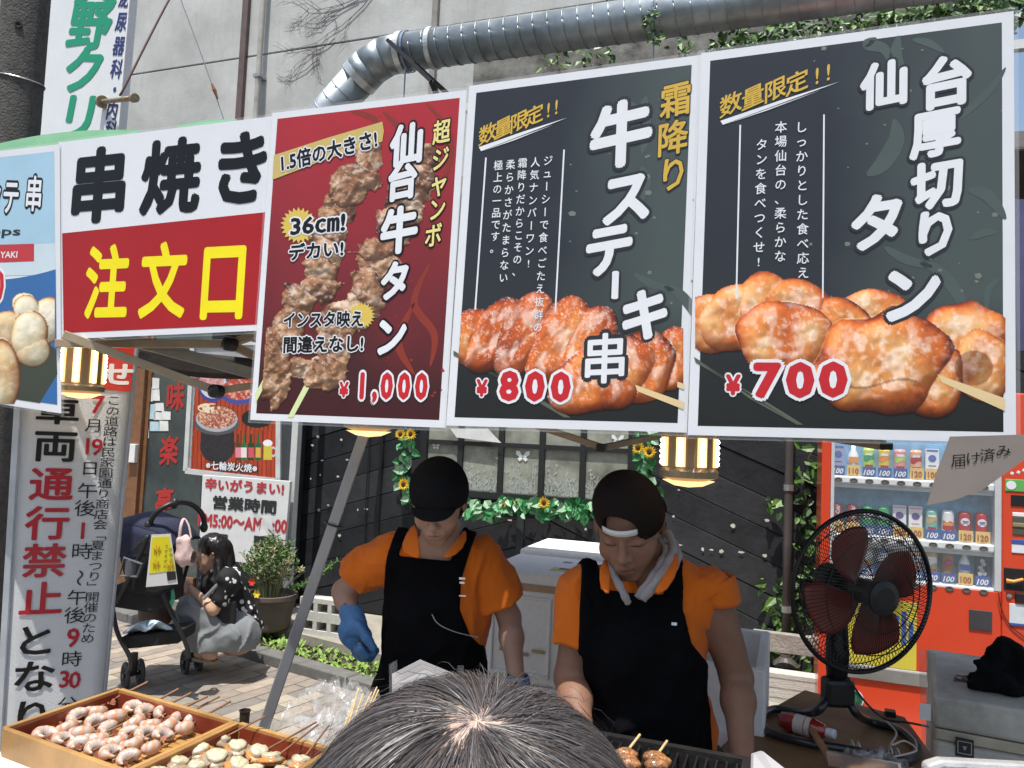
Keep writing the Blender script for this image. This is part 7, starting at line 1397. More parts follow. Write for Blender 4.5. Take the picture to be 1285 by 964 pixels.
# cart: brown board, fan, bottle, stick
BZ = .80; brd = thing('wooden_cart', W(.75, 1.75, 0), 'brown wooden cart board under the fan stand', 'cart')
bp = [onz(x, y, BZ) for x, y in ((940, 905), (1010, 866), (1135, 900), (1215, 1010), (900, 1100), (880, 960))]
m_ = MB(); m_.prism(bp, (0, 0, -.03)); m_.build('board', mat('brown_board', (.20, .11, .05), .6, var=.35, vs=5, bump=.2), brd)
for p in (bp[1], bp[2], bp[0], bp[3]): m_ = MB(); q = np.mean(bp, 0)*.12+p*.88; m_.tube([A(q[0], q[1], 0), A(q[0], q[1], BZ-.03)], .016, 8); m_.build('leg', iron, brd)
Zf = 2.22; fan = thing('stand_fan', onz(1050, 905, BZ), 'black cage fan with dark red blades on a tubular stand', 'fan')
blk_ = mat('fan_black', (.012, .012, .013), .4, var=.15); bc = P(1083, 742, Zf); fax = nrm(A(.235, -.97, -.02)); e1 = nrm(np.cross(fax, Zv)); e2 = np.cross(e1, fax); RF = .230
def ring(r, off, th, n=64): return [bc+fax*off+(e1*cos(a)+e2*sin(a))*r for a in np.linspace(0, 2*pi, n+1)[:-1]]
m_ = MB(); m_.tube(ring(RF, 0, 0), .007, 8, closed=True); m_.build('guard_rim', blk_, fan, smooth=True)
for sgn, nm in ((1, 'front_guard'), (-1, 'rear_guard')):
    m_ = MB(); n = 110
    for i in range(n):
        a = 2*pi*i/n; pth = []
        for t in (0, .25, .5, .75, .92, 1): rr_ = .045+(RF-.045)*t; aa = a+sgn*.30*(1-t); pth.append(bc+fax*sgn*(.085*(1-t**2.6)**.8 if t < 1 else 0)+(e1*cos(aa)+e2*sin(aa))*rr_)
        m_.tube(pth, .00115, 3, caps=False)
    for r_ in (.10, .165, .215): m_.tube(ring(r_, sgn*.085*(1-((r_-.045)/(RF-.045))**2.6)**.8, 0, 48), .0016, 4, closed=True)
    o = m_.build(nm, blk_, fan); o['kind'] = 'stuff'
m_ = MB(); m_.lathe(bc+fax*.078, [(.048, 0), (.048, .01), (.03, .016), (0, .017)], 26, fax); m_.build('front_badge', blk_, fan)
m_ = MB(); m_.lathe(bc-fax*.02, [(.036, 0), (.036, .06), (.028, .07), (0, .072)], 24, fax); m_.build('hub', blk_, fan)
bl_m = mat('fan_blade', (.19, .026, .016), .35, var=.1, coat=.2)
for k in range(4):
    a0 = k*pi/2+1.02; m_ = MB()
    def bf(s, t, a0=a0): rr_ = .03+.158*t; w_ = .50+.55*sin(pi*min(1, t*.9))**.7; aa = a0+(s-.5)*w_*(1.25-.25*t)+.25*t; return bc+(e1*cos(aa)+e2*sin(aa))*rr_*(1-.05*abs(s-.5)*t)+fax*(.012-(s)*.026)
    m_.grid(bf, 10, 10); m_.build('blade', bl_m, fan, solid=.003, smooth=True)
m_ = MB(); m_.lathe(bc-fax*.085, [(.05, 0), (.055, -.02), (.05, -.08), (.03, -.11), (0, -.115)], 24, fax); m_.build('motor', blk_, fan, smooth=True)
pt0 = P(1051, 785, Zf+.06); pt1 = P(1050, 866, Zf+.04)
m_ = MB(); m_.tube([bc-fax*.13, bc-fax*.13-Zv*.06, pt0, pt0*.5+pt1*.5, pt1], [.028, .028, .030, .034, .026], 14); m_.build('neck', blk_, fan, smooth=True)
m_ = MB(); m_.box(P(1051, 868, Zf+.03), (.085, .06, .080), (A(1, 0, 0), A(0, 1, 0), Zv)); m_.build('joint_block', blk_, fan, bevel=.012)
def bz(x, y, h=.016): return onz(x, y, BZ+h)
m_ = MB(); 
lp = bez([P(1036, 878, Zf+.02), P(1026, 892, Zf+.0), bz(1004, 895, .03), bz(975, 890), bz(958, 897), bz(957, 908), bz(968, 920), bz(1010, 932), bz(1060, 940), bz(1110, 950), bz(1136, 955), bz(1150, 946), bz(1147, 932), bz(1125, 915), bz(1090, 905), P(1075, 896, Zf+.0), P(1066, 880, Zf+.02)], 6)
m_.tube(lp, .0125, 12); m_.build('tube_base', mat('tube_black', (.02, .02, .021), .3, coat=.3), fan, smooth=True)
for x, y in ((1117, 898), (1120, 950)): m_ = MB(); q = bz(x, y, 0); m_.box(q+Zv*.008, (.03, .03, .016)); m_.build('rubber_foot', blk_, fan)
m_ = MB(); m_.tube(bez([P(1064, 850, Zf), P(1085, 880, Zf-.03), P(1110, 902, Zf-.05), P(1140, 907, Zf-.1), P(1165, 912, Zf-.1)], 6), .003, 6); m_.build('power_cord', mat('black_rubber'), fan, smooth=True)
for x, y in ((1070, 938), (1078, 940), (1118, 945), (1127, 948)): 
    q = bz(x, y); m_ = MB(); m_.tube([q+(nrm(A(0, .3, 1))*cos(a)+A(.1, 1, 0)*sin(a)*.9)*.016 for a in np.linspace(0, 2*pi, 13)[:-1]], .003, 5, closed=True); m_.build('twine', mat('twine', (.5, .43, .36), .8), fan)
m_ = MB(); m_.tube(bez([bz(1112, 905, .03), bz(1125, 920, .03), bz(1118, 935, .04), bz(1135, 930, .04), bz(1150, 942, .03), bz(1120, 950, .03)], 6), .003, 5); m_.build('twine', mat('twine'), fan, smooth=True)
sb = thing('sauce_bottle', bz(1010, 905, .02), 'red sauce bottle with white cap lying inside the fan stand loop', 'bottle'); a, b = bz(978, 902, .03), bz(1048, 922, .03); d_ = nrm(b-a); L_ = np.linalg.norm(b-a)
m_ = MB(); m_.lathe(a, [(0, 0), (.022, .006), (.027, .03), (.027, L_*.62), (.02, L_*.8), (.012, L_*.85)], 20, d_); m_.build('bottle_body', mat('red_sauce', (.30, .02, .015), .2, coat=.8, var=.4, vs=20), sb, smooth=True)
m_ = MB(); m_.lathe(a+d_*L_*.3, [(.0275, 0), (.0278, .03)], 20, d_); m_.lathe(a+d_*L_*.5, [(.0276, 0), (.0268, .02)], 20, d_); m_.build('label', paint('label_cream', (.6, .55, .5), .5), sb); m_ = MB(); m_.lathe(a+d_*L_*.85, [(.013, 0), (.014, .02), (.012, .025), (0, .025)], 16, d_); m_.build('bottle_cap', paint('cap_white', (.7, .7, .72), .4), sb)
ws = thing('wooden_paddle', bz(1040, 940, .03), 'brown wooden stick leaning towards the fan stand', 'stick'); m_ = MB(); m_.bar(bz(1018, 915, .05), P(1062, 985, 1.62), .018, .010); m_.build('stick', mat('stick_brown', (.28, .14, .06), .6, var=.2, vs=20), ws, bevel=.003)
rl = thing('metal_rail', bz(1090, 960, .03), 'bright metal rail along the front of the cart', 'rail'); m_ = MB(); m_.bar(P(1040, 951, 1.75), P(1130, 968, 1.62), .012, .03); m_.build('rail', mat('bright_metal', (.7, .7, .7), .25, .9), rl)
crumple('plastic_bag', onz(1100, 962, .82), (.16, .10, .05), 'small crumpled clear bag beside the metal rail', 12)
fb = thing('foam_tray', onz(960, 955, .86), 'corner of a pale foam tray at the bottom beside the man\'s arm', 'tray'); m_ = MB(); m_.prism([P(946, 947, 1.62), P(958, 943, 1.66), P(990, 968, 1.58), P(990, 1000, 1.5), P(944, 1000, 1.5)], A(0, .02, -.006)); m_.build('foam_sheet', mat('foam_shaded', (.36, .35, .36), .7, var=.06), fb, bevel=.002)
# grey cooler box with a black cloth
cz = .95; ck = thing('cooler_box', onz(1230, 900, .3)*A(1, 1, 0), 'scuffed grey cooler box with a square black emblem at the lower right', 'cooler')
cA, cB = onz(1170, 872, cz), onz(1300, 894, cz); cx_ = nrm(cB-cA); cy_ = A(-cx_[1], cx_[0], 0); cC = onz(1175, 815, cz); dpt = np.dot(cC-cA, cy_)
greyc = mat('cooler_grey', (.37, .35, .305), .6, var=.25, vs=6, bump=.15, bs=60, col2=(.44, .42, .37)); w_c = .62
AX = (cx_, cy_, Zv); mid_ = cA+cx_*w_c/2+cy_*dpt/2
m_ = MB(); m_.box(mid_-Zv*.045, (w_c, dpt, .09), AX); m_.build('lid', greyc, ck, bevel=.010)
m_ = MB(); m_.box(mid_-Zv*.108, (w_c-.012, dpt-.012, .030), AX); m_.build('seal', mat('seal_cream', (.40, .36, .27), .6, var=.2), ck, bevel=.004)
m_ = MB(); m_.box(mid_-Zv*.39, (w_c, dpt, .53), AX); m_.build('body', greyc, ck, bevel=.012)
m_ = MB(); m_.box(mid_-Zv*.72-Zv*.04, (w_c-.1, dpt-.1, .19+.08), AX); m_.build('stand', iron, ck)
pf = plane3(cA-cy_*.001, cA+cx_*.1-cy_*.001, cA-Zv*.1-cy_*.001)
m_ = MB(); sq = [pf.fn(*p) for p in ((1199, 924), (1222, 929), (1222, 952), (1199, 948))]; m_.prism([p+pf.nv*.0015 for p in sq][::-1], pf.nv*.001); em = m_.build('emblem', K_b, ck)
m_ = MB(); c = sum(sq)/4; s_ = np.linalg.norm(sq[1]-sq[0])
for k, t in ((.37, .03), (.24, .0)):
    if t:
        for a, b in (((-k, -k), (k, -k)), ((k, -k), (k, k)), ((k, k), (-k, k)), ((-k, k), (-k, -k))): m_.bar(c+cx_*a[0]*s_+Zv*a[1]*s_+pf.nv*.003, c+cx_*b[0]*s_+Zv*b[1]*s_+pf.nv*.003, s_*.05, .001, np.cross(nrm(cx_*(b[0]-a[0])+Zv*(b[1]-a[1])), cy_))
ptxt = [c+cx_*x*s_+Zv*z*s_+pf.nv*.0035 for x, z in ((-.12, .1), (.12, .1), (.12, .03), (.06, .03), (.06, -.12), (-.06, -.12), (-.06, .03), (-.12, .03))]; m_.prism(ptxt[::-1], pf.nv*.001); m_.build('emblem_mark', paint('mark_grey', (.35, .35, .33), .5), em)
m_ = MB(); 
for i in range(7): m_.tube([onz(1196+rdm(0, 38), 852+rdm(-5, 5), cz+.002) for _ in range(4)], .0016, 4)
o = m_.build('scribble_marks', mat('scuff_red', (.16, .08, .07), .7), ck); o['kind'] = 'stuff'
# clear hanging flap left of the cooler with a pale label
fl = thing('clear_flap', onz(1165, 900, .8), 'cloudy clear plastic flap hanging left of the cooler box', 'plastic sheet')
m_ = MB(); m_.grid(lambda s, t: P(1152+s*22+t*6, 812+s*8+t*(150-s*4), 2.1-.05*s+.015*sin(t*9+s*4)), 6, 16); m_.build('sheet', mat('cloudy_film', (.6, .5, .45), .25, alpha=.35, coat=.6, bump=.4, bs=30), fl, smooth=True)
m_ = MB(); m_.prism([P(x, y, 2.04) for x, y in ((1154, 883), (1168, 884), (1168, 905), (1154, 902))], A(0, .002, 0)); m_.build('label', paint('flap_label', (.55, .55, .52), .6), fl)
# black cloth heap
C0 = onz(1262, 868, cz); Fd = Field(np.arange(C0[0]-.22, C0[0]+.3, .008), np.arange(C0[1]-.2, C0[1]+.3, .008), np.arange(cz-.01, cz+.26, .008))
for dx, dy, r_, h in ((0, 0, .075, .05), (-.06, 0, .05, .03), (.07, .02, .085, .07), (.04, .04, .06, .09), (.15, 0, .08, .06), (-.03, .03, .05, .06)): Fd.ell(C0+A(dx, dy, h*.55), (r_, r_*.8, h), None, .02)
clothes_noise(Fd, .07, 16, 3); clothes_noise(Fd, .035, 40, 4); Fd.cut(A(0, 0, cz+.002), (0, 0, -1)); v, f = Fd.mesh(); tag(meshobj('black_cloth', v, f, mat('black_towel', (.008, .008, .009), .95, bump=.6, bs=300, spec=.1)), 'crumpled black cloth heaped on top of the grey cooler', 'cloth')
m_ = MB(); Zq = 1.35; m_.prism([P(1165, 962, Zq), P(1185, 956, Zq), P(1300, 962, Zq), P(1300, 1010, Zq), P(1165, 1010, Zq)], A(0, .03, 0)); tag(m_.build('wrapped_pack', mat('film_wrap_white', (.40, .40, .40), .2, coat=1, bump=.5, bs=40, var=.2), bevel=.008), 'shiny film wrapped pack at the very bottom right', 'package')

# ================================================================ PUSHCHAIR
Zs = 4.62; sw = thing('pushchair', onz(205, 858, 0), 'black pushchair with a navy hood, yellow poster and pink bag hanging from its handle', 'pushchair')
tube_m = mat('pram_frame', (.018, .018, .02), .4); fab = mat('pram_black_fabric', (.015, .015, .017), .85, bump=.3, bs=200, var=.3); navy = mat('navy_hood', (.022, .026, .055), .85, var=.25, vs=5, bump=.3, bs=150); g = lambda x, y, dz=0: P(x, y, Zs+dz)
m_ = MB(); m_.tube(bez([g(186, 676, -.1), g(189, 655, -.12), g(199, 641, -.12), g(220, 631, -.06), g(240, 633, .08), g(254, 646, .16), g(257, 664, .18)], 6), .016, 10); m_.build('handle', tube_m, sw, smooth=True)
for x, y, dz in ((186, 660, -.12), (219, 632, -.06), (256, 662, .18)): m_ = MB(); m_.ell(g(x, y, dz), (.024, .022, .032)); m_.build('handle_joint', tube_m, sw, smooth=True)
def hood(s, t): a = pi*(.08+.84*s); return g(188, 690, .05)+A(-.20+.02*t, 0, 0)*0+A(-cos(a)*.25-.02, (t-.5)*.42, sin(a)*.22*(1-.25*(2*t-1)**4)+.005*sin(a*9))
m_ = MB(); m_.grid(hood, 18, 10); m_.build('hood', navy, sw, solid=.008, smooth=True)
m_ = MB(); m_.grid(lambda s, t: hood(s, 0)*(1-t)+g(180, 695, .05)*t+A(0, -.21, 0)*t, 14, 4); m_.build('hood_side', navy, sw, solid=.004, smooth=True)
m_ = MB(); m_.prism([g(148, 700, -.16), g(180, 672, -.16), g(210, 688, -.16), g(214, 742, -.16), g(195, 748, -.16), g(160, 745, -.16)], A(0, .20, 0)); m_.build('seat_back', fab, sw, bevel=.02)
m_ = MB(); m_.prism([g(140, 735, -.14), g(212, 742, -.14), g(212, 756, -.14), g(188, 770, -.14), g(138, 762, -.14)], A(0, .22, 0)); m_.build('seat', fab, sw, bevel=.015)
for y0 in (-.19, .2):
    m_ = MB(); m_.tube(bez([g(186, 672, y0), g(172, 705, y0), g(152, 745, y0), g(140, 765, y0)], 5), .013, 8); m_.tube(bez([g(138, 735, y0), g(146, 790, y0), g(163, 825, y0), g(163, 842, y0)], 5), .013, 8, flat=None); m_.tube(bez([g(205, 745, y0), g(218, 775, y0), g(234, 810, y0), g(237, 826, y0)], 5), .013, 8); m_.build('side_frame', tube_m, sw, smooth=True)
m_ = MB(); m_.tube([g(238, 700, .18), g(226, 742, .18)], .012, 8); m_.build('push_tube', tube_m, sw)
m_ = MB(); m_.prism([g(150, 800, -.16), g(226, 792, -.16), g(224, 808, -.16), g(160, 815, -.16)], A(0, .24, 0)); m_.build('basket', fab, sw, bevel=.01)
m_ = MB(); m_.grid(lambda s, t: g(154+62*s, 801-5*s, -.18+.22*t)+A(0, 0, .06*sin(pi*s)*abs(sin(t*5+s*6))+.03), 16, 10); clo = mat('blue_print_cloth', (.30, .48, .60), .8, var=.5, vs=14, col2=(.45, .56, .70)); m_.build('blue_cloth', clo, sw, solid=.012, smooth=True)
tyre = mat('tyre_grey', (.06, .06, .062), .8); 
def wheel(c, r, yaw):
    ax = A(sin(yaw), -cos(yaw), 0); x = nrm(np.cross(ax, Zv)); m_ = MB(); m_.tube([c+(x*cos(a)+Zv*sin(a))*(r-.012) for a in np.linspace(0, 2*pi, 29)[:-1]], .013, 8, closed=True, flat=(ax, 1)); w_ = m_.build('wheel', tyre, sw, smooth=True)
    m_ = MB(); m_.tube([c+(x*cos(a)+Zv*sin(a))*(r-.026) for a in np.linspace(0, 2*pi, 25)[:-1]], .005, 6, closed=True); m_.lathe(c-ax*.014, [(.016, 0), (.016, .028), (0, .03)], 14, ax); m_.build('rim', tube_m, w_)
    for k in range(9): a = 2*pi*k/9; m_ = MB(); m_.bar(c+(x*cos(a)+Zv*sin(a))*.012, c+(x*cos(a)+Zv*sin(a))*(r-.026), .009, .006); m_.build('spoke', tube_m, w_)
for (x, y, dz) in ((156, 866, 0), (175, 861, .03), (231, 847, .0), (248, 843, .05)):
    c = onz(x, y, 0); r_ = .082 if x < 200 else .078; wheel(A(c[0], c[1], r_), r_, R(-52))
for (xa, xb, y, tx_) in ((156, 175, 0, 163), (231, 248, 0, 237)):
    a, b = onz(xa, 866 if xa < 200 else 847, 0), onz(xb, 861 if xa < 200 else 843, 0); m_ = MB(); m_.tube([A(a[0], a[1], .08), A(b[0], b[1], .08)], .010, 8); mid2 = (a+b)/2; m_.tube([A(mid2[0], mid2[1], .08), A(mid2[0], mid2[1], .21)], .022, 10); m_.build('castor', tube_m, sw)
for (x, y) in ((205, 846), (268, 832)):
    c = onz(x, y, 0)+A(0, .32, 0)*0+A(.0, .25, 0); 
# yellow poster in a sleeve, pink bag, cup holder
ya = [g(190, 671, -.24), g(214, 670, -.24), g(223, 733, -.24), g(183, 737, -.24)]
yp = thing('yellow_flyer', ya[0], 'yellow flyer in a clear sleeve hanging from the pushchair handle', 'flyer'); m_ = MB(); m_.prism(ya, A(0, .003, 0)); m_.build('sheet', paint('flyer_white', (.66, .67, .67), .4), yp)
m_ = MB(); m_.prism([g(191, 674, -.242), g(212, 673, -.242), g(220, 716, -.242), g(187, 720, -.242)], A(0, .002, 0)); ys = m_.build('yellow_print', paint('flyer_yellow', (.72, .64, .02), .45, var=.06), yp)
m_ = MB(); m_.prism([g(209, 718, -.244), g(220, 717, -.244), g(221, 727, -.244), g(210, 729, -.244)], A(0, .002, 0)); m_.build('dark_block', K_b, yp); plY = plane3(g(190, 671, -.245), g(214, 670, -.245), g(186, 737, -.245)); m_ = MB(); vtext(m_, plY, 'できません', (209, 686), (207, 711), 5, 4.8, ((.0, 0, 0),), lift=.001); vtext(m_, plY, '回収は', (214, 690), (215, 704), 4.6, 4.8, ((.0, 0, 0),), lift=.001); m_.build('lettering', K_b, yp)
m_ = MB()
for cx__, cy__ in ((197, 690), (196, 708), (214, 710)):
    for k in range(7): a = k*2*pi/7; m_.bar(g(cx__+1.5*cos(a), cy__+1.5*sin(a), -.245), g(cx__+5*cos(a), cy__+6*sin(a), -.245), .0035, .002, A(0, 1, 0))
m_.build('firework_print', paint('flyer_orange', (.6, .25, .03), .5), yp)
pk_ = thing('pink_bag', g(232, 690, -.2), 'small pale pink cloth bag hanging from the pushchair handle', 'bag')
Fp = Field(np.arange(g(222, 690)[0]-.06, g(246, 690)[0]+.07, .006), np.arange(g(232, 690, -.19)[1]-.12, g(232, 690, -.19)[1]+.12, .006), np.arange(g(232, 716)[2]-.06, g(232, 650)[2]+.02, .006)); Fp.cap(g(232, 680, -.19), g(234, 698, -.19), .035, .048, .02); Fp.cap(g(229, 700, -.19), g(238, 702, -.19), .035, .035, .02); clothes_noise(Fp, .04, 26, 5, (1, 1, .5)); v, f = Fp.mesh(); pinkm = mat('pink_cloth', (.55, .40, .38), .85, var=.08, bump=.3); meshobj('pouch', v, f, pinkm, pk_)
m_ = MB(); m_.tube(bez([g(225, 676, -.2), g(227, 660, -.19), g(231, 651, -.15), g(237, 660, -.17), g(240, 676, -.2)], 6), .009, 8, flat=(A(1, 0, 0), .5)); m_.build('strap', pinkm, pk_, smooth=True)
m_ = MB(); m_.tube([g(150, 722, -.24), g(156, 700, -.24), g(178, 708, -.24), g(172, 724, -.24)], .008, 8, closed=True); m_.lathe(g(164, 722, -.22), [(.03, -.0), (.035, .08)], 14); m_.build('cup_holder', mat('smoke_plastic', (.10, .11, .13), .3), sw)
bb_ = thing('brown_handbag', g(200, 776, .25), 'brown handbag on the paving behind the pushchair', 'bag'); m_ = MB(); c = onz(196, 815, 0)+A(0, .3, .0); m_.ell(P(195, 772, Zs+.28), (.11, .07, .09), nu=18, nv=12, jit=.05); m_.build('pouch', mat('brown_leather', (.09, .055, .035), .6, var=.2), bb_, smooth=True)
tt = P(198, 752, Zs+.3); m_ = MB(); m_.ell(tt, (.05, .05, .09), nu=16, nv=10, jit=.1); m_.build('pink_wrap', mat('pink_wrap', (.6, .38, .36), .8, var=.3, vs=12), bb_, smooth=True)
m_ = MB(); m_.ell(P(214, 750, Zs-.1), (.025, .02, .06), nu=12, nv=8, jit=.2); m_.build('green_toy', mat('mint_green', (.10, .50, .32), .5, var=.3), sw, smooth=True)

# ================================================================ BANNER BOARD at the left
bA, bB = P(26, 452, 2.56), P(168, 452, 2.69); bC, bD = P(124, 900, 3.06), P(1, 935, 2.68)
bn = thing('notice_banner', A((bA[0]+bB[0])/2, (bA[1]+bB[1])/2, 0), 'tall white road closure banner with red and black characters at the left', 'banner')
dB = nrm((bB-bA)*A(1, 1, 0)); nb = nrm(np.cross(dB, Zv)); nb = nb if np.dot(nb, CAM-bA) > 0 else -nb
def bq(s, t): z_ = 2.0*(1-t)+.12*t; base = A(bA[0], bA[1], 0)+dB*np.linalg.norm((bB-bA)[:2])*s; return A(base[0], base[1], z_)
bW = np.linalg.norm((bB-bA)[:2]); clm = mat('banner_cloth', (.56, .565, .57), .8, var=.05, vs=3, bump=.15, bs=200)
plB_ = plane3(bq(0, 0), bq(1, 0), bq(0, 1))
def bpx(x, y): return plB_.fn(x, y)
xl, xr = lambda y: 27-(y-520)*.058, lambda y: 163-(y-500)*.094
ys_ = [430+i*20 for i in range(30)]
m_ = MB(); n_s = 8; V = []
for y in ys_:
    for i in range(n_s+1): x = xl(y)+(xr(y)-xl(y))*i/n_s; V.append(bpx(x, y)+plB_.nv*(.0006*sin(i*1.1+y*.01)))
m_.add(V, [(r_*(n_s+1)+i, (r_+1)*(n_s+1)+i, (r_+1)*(n_s+1)+i+1, r_*(n_s+1)+i+1) for r_ in range(len(ys_)-1) for i in range(n_s)]); m_.build('cloth', clm, bn, solid=.001, smooth=True)
m_ = MB(); hd = [(xl(430)-0, 430), (xr(430), 430), (xr(491), 492), (xl(480), 480)]; m_.poly([bpx(*p)+plB_.nv*.003 for p in hd][::-1]); m_.build('red_header', inkm('header_red', (.55, .03, .02)), bn)
m_ = MB(); m_.tube([bpx(xl(430)-4, 430), bpx(xl(1010)-4, 1010)], .014, 4); m_.build('aluminium_frame', mat('frame_alu', (.55, .58, .62), .35, .5), bn); m_ = MB(); m_.tube([bpx(xr(430)+1, 430)-plB_.nv*.03, bpx(xr(1010)+1, 1010)-plB_.nv*.03], .010, 8); m_.build('aluminium_frame', mat('frame_alu', (.55, .58, .62), .35, .5), bn)
LBn = dict(lift=.004)
m_ = MB(); 
for ch_, p in (('せ', (148, 470)), ('わ', (117, 470)), ('ら', (88, 468)), ('知', (60, 466))): put(m_, plB_, ch_, p, 38, 31, ((.035, 0, 0),), **LBn)
m_.build('lettering', I_white, bn)
m_ = MB()
for ch_, p in (('車', (73, 516)), ('両', (70, 560)), ('と', (44, 804)), ('な', (43, 849)), ('り', (40, 898))): put(m_, plB_, ch_, p, 50, 42 if ch_ != '車' else 36, ((.022, 0, 0),), **LBn)
m_.build('lettering', I_black, bn)
m_ = MB()
for ch_, p in (('通', (65, 608)), ('行', (60, 657)), ('禁', (56, 704)), ('止', (52, 752))): put(m_, plB_, ch_, p, 50, 44, ((.022, 0, 0),), **LBn)
for ch_, p, s_ in (('7', (123, 508), 26), ('1', (110, 560), 24), ('9', (122, 561), 24), ('1', (104, 666), 24), ('9', (92, 800), 27), ('3', (81, 852), 24), ('0', (94, 853), 24)): put(m_, plB_, ch_, p, s_*1.15, s_*1.2, ((.02, 0, 0),), **LBn)
m_.build('lettering', inkm('banner_red', (.40, .015, .025)), bn)
m_ = MB()
for ch_, p, s_ in (('月', (118, 534), 19), ('日', (113, 588), 20), ('午', (110, 616), 22), ('後', (107, 638), 23), ('時', (103, 692), 23), ('～', (100, 725), 22), ('午', (97, 750), 22), ('後', (94, 772), 23), ('時', (90, 827), 22), ('分', (85, 884), 22)): put(m_, plB_, ch_, p, s_*1.1, s_*.95, ((.0, 0, 0),), rot=-pi/2 if ch_ == '～' else 0, **LBn)
vtext(m_, plB_, 'この道路は民家園通り商店会「夏まつり」開催のため', (143, 503), (110, 801), 17, 13.5, ((.0, 0, 0),), **LBn)
m_.build('lettering', I_black, bn)

# ================================================================ PERSON IN FRONT: crown of the head seen from above
hd_c = P(589, 1112, .43); hr = A(.1035, .120, .108)
pr = thing('person', A(hd_c[0], hd_c[1]+.02, 0), 'person in front seen from behind with dark grey streaked hair and a bright parting', 'person')
Hf = Head(hd_c+A(0, .0, -.04), headframe(R(180), R(6)), .93)
lo = hd_c+A(-.3, -.24, 0); hi = hd_c+A(.3, .24, .14)
F = Field(Field.span(lo[0], hi[0], .012, [(hd_c[0]-.11, hd_c[0]+.11, .005)]), Field.span(lo[1], hi[1], .012, [(hd_c[1]-.13, hd_c[1]+.13, .005)]), Field.span(0, hi[2], .013, [(hd_c[2]-.14, hd_c[2]+.14, .005)]))
nk = hd_c+A(0, .0, -.20); sculpt_head(F, Hf, nk, False, .052); F.cap(nk, nk-Zv*.04, .055, .06, .02); F.ell(nk-Zv*.22, (.17, .11, .2), None, .06); F.ell(nk-Zv*.5, (.15, .11, .22), None, .06)
for s_ in (-1, 1):
    F.cap(nk+A(0, 0, -.08), nk+A(s_*.16, 0, -.10), .055, .055, .04); F.cap(nk+A(s_*.17, 0, -.10), nk+A(s_*.22, .03, -.38), .05, .038, .03); F.cap(nk+A(s_*.22, .03, -.38), nk+A(s_*.12, .22, -.42), .036, .026, .02); hand(F, nk+A(s_*.12, .22, -.42), A(-s_*.3, 1, 0), A(0, 0, -1), .95, .5)
    q = nk+A(s_*.085, 0, -.62); F.cap(q, q-Zv*.33, .085, .058, .04); F.cap(q-Zv*.33, A(q[0], q[1], .09), .056, .04, .02); F.cap(A(q[0], q[1], .05), A(q[0], q[1]+.17, .045), .04, .034, .02)
v, f = F.mesh(); col = np.tile(A(.50, .33, .25), (len(v), 1)); meshobj('body', v, f, skin, pr, col)
S = Field(Field.span(lo[0], hi[0], .012), Field.span(lo[1], hi[1], .012), Field.span(nk[2]-.75, nk[2]+.02, .012)); S.ell(nk-Zv*.22, (.19, .13, .21), None, .06); S.ell(nk-Zv*.5, (.18, .135, .24), None, .06)
for s_ in (-1, 1): S.cap(nk+A(0, 0, -.09), nk+A(s_*.16, 0, -.11), .068, .068, .04); S.cap(nk+A(s_*.17, 0, -.11), nk+A(s_*.20, .01, -.27), .066, .06, .03)
clothes_noise(S, .03, 10, 2); v, f = S.mesh(); meshobj('shirt', v, f, mat('dark_tshirt', (.05, .055, .065), .9, bump=.2), pr)
m_ = MB()
for s_ in (-1, 1): q = nk+A(s_*.085, 0, -.62); m_.tube([q, q-Zv*.33, A(q[0], q[1], .08)], [.11, .08, .07], 16)
m_.build('trousers', mat('dark_trousers'), pr, smooth=True)
# scalp shell and hair strands flowing from the whorl
def on_scalp(d): d = nrm(d); return d
wh = P(600, 902, .43); dwh = None
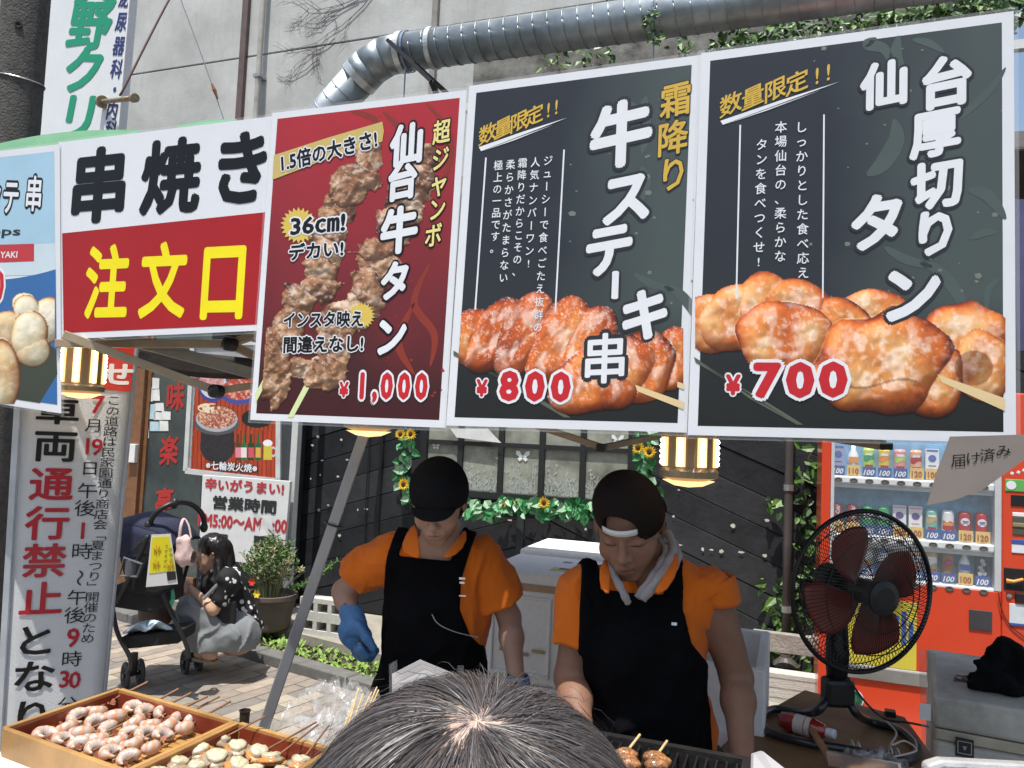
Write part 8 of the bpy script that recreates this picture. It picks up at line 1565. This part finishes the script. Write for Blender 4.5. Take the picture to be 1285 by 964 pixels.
# find the whorl on the ellipsoid along the view ray
rd = ray(600, 903); oc = (CAM-hd_c)/hr; dd = rd/hr; a = dd@dd; b = 2*oc@dd; c = oc@oc-.93; t_ = (-b-math.sqrt(max(0, b*b-4*a*c)))/(2*a); wp_ = CAM+rd*t_; wn = nrm((wp_-hd_c)/hr)
m_ = MB(); m_.ell(hd_c, hr*.955, nu=40, nv=26); m_.build('scalp', mat('scalp', (.50, .36, .29), .6, sss=.1, var=.1), pr, smooth=True)
def hair(n, seed, lift0, lmin, lmax, stray=0):
    r = np.random.default_rng(seed); K = 15
    d = r.normal(size=(n*3, 3)); d /= np.linalg.norm(d, axis=1)[:, None]; d = d[d[:, 2] > -.35][:n] if not stray else d[d[:, 2] > .1][:n]; n = len(d)
    # denser near the whorl
    m2 = int(n*.13); e = r.normal(size=(m2, 3))*r.uniform(.015, .45, (m2, 1)); d[:m2] = wn+e; d /= np.linalg.norm(d, axis=1)[:, None]
    if not stray: aa_ = np.arccos(np.clip(d@wn, -1, 1)); patch = aa_+.10*(fbm(d*14, 2, 77)-.5)*2-.05*np.abs(d[:, 0]-wn[0])*3; d = d[(patch > .085) | (r.random(len(d)) < .10)]; n = len(d)
    ang0 = np.arccos(np.clip(d@wn, -1, 1)); tg = wn-d*(d@wn)[:, None]; tg = -tg/(np.linalg.norm(tg, axis=1)[:, None]+1e-9); sw_ = np.cross(d, tg)
    swirl = (.55*np.exp(-ang0*2.2)+.10)[:, None]; clump = (fbm(d*4.2, 2, 5)-.5)[:, None]*1.3; v_ = tg+sw_*(swirl+clump*.7)+r.normal(size=(n, 3))*.11; v_ -= d*np.sum(v_*d, 1)[:, None]; v_ /= np.linalg.norm(v_, axis=1)[:, None]
    L_ = r.uniform(lmin, lmax, n); p = d.copy(); P_ = np.zeros((n, K, 3)); rad = np.ones(n)*(.962); tgt = lift0+(fbm(d*6, 2, 9)*.075)+r.uniform(-.012, .03, n)
    for k in range(K):
        tt = k/(K-1); lift = rad+(tgt)*(1-np.exp(-tt*5)); 
        if stray: lift = lift+r.uniform(.0, .02, n)*tt+stray*tt**1.5*r.random(n)
        P_[:, k] = hd_c+p*hr*lift[:, None]
        st = (L_/(K-1)/.108)[:, None]; nxt = p+v_*st; g_ = A(0, 0, -1)*.10*st*(k/K); nxt = nxt+g_; nxt /= np.linalg.norm(nxt, axis=1)[:, None]; nv_ = nxt-p; nv_ -= nxt*np.sum(nv_*nxt, 1)[:, None]; nv_ /= np.linalg.norm(nv_, axis=1)[:, None]+1e-9
        wob = np.cross(nxt, nv_)*(np.sin(k*.7+np.arange(n)*1.7)*.05)[:, None]; v_ = nv_*.9+v_*.1+wob; v_ /= np.linalg.norm(v_, axis=1)[:, None]; p = nxt
    nr_ = (P_-hd_c)/hr; nr_ /= np.linalg.norm(nr_, axis=2)[..., None]; T_ = np.gradient(P_, axis=1); sd = np.cross(nr_, T_); sd /= np.linalg.norm(sd, axis=2)[..., None]+1e-9
    tl = r.uniform(-.9, .9, n)[:, None, None]; sd = sd*np.cos(tl)+nr_*np.sin(tl); w_ = (r.uniform(.00012, .00026, n)[:, None]*np.linspace(1, .45, K)[None])[..., None]
    V = np.stack([P_-sd*w_, P_+sd*w_], 2).reshape(n, K*2, 3); base = np.arange(n)[:, None]*K*2; q = np.array([[2*k, 2*k+1, 2*k+3, 2*k+2] for k in range(K-1)]); f = (base[:, :, None]+q[None]).reshape(-1, 4)
    g0 = r.random(n)*.75+.25*r.random(n); cl_ = fbm(d*9, 2, 31); g0 = np.clip(g0-(cl_-.5)*.5, 0, 1); c = np.where((g0 < .16)[:, None], A(.20, .19, .195)*r.uniform(.6, 1.1, (n, 1)), A(.066, .057, .055)*r.uniform(.7, 1.5, (n, 1))*(.7+.9*cl_[:, None])); c = np.where((g0 > .93)[:, None], A(.13, .085, .06), c); c = np.repeat(c[:, None], K*2, 1)
    return V.reshape(-1, 3), f, c.reshape(-1, 3)
hm = mat('grey_streaked_hair', (1, 1, 1), .42, var=.05, attr='Col', spec=.7)
V1, f1_, c1 = hair(24000, 3, .018, .10, .20); V2, f2_, c2 = hair(260, 8, .07, .10, .22, stray=.14)
meshobj('hair', np.concatenate([V1, V2]), np.concatenate([f1_, f2_+len(V1)]), hm, pr, np.concatenate([c1, c2]))['kind'] = 'stuff'
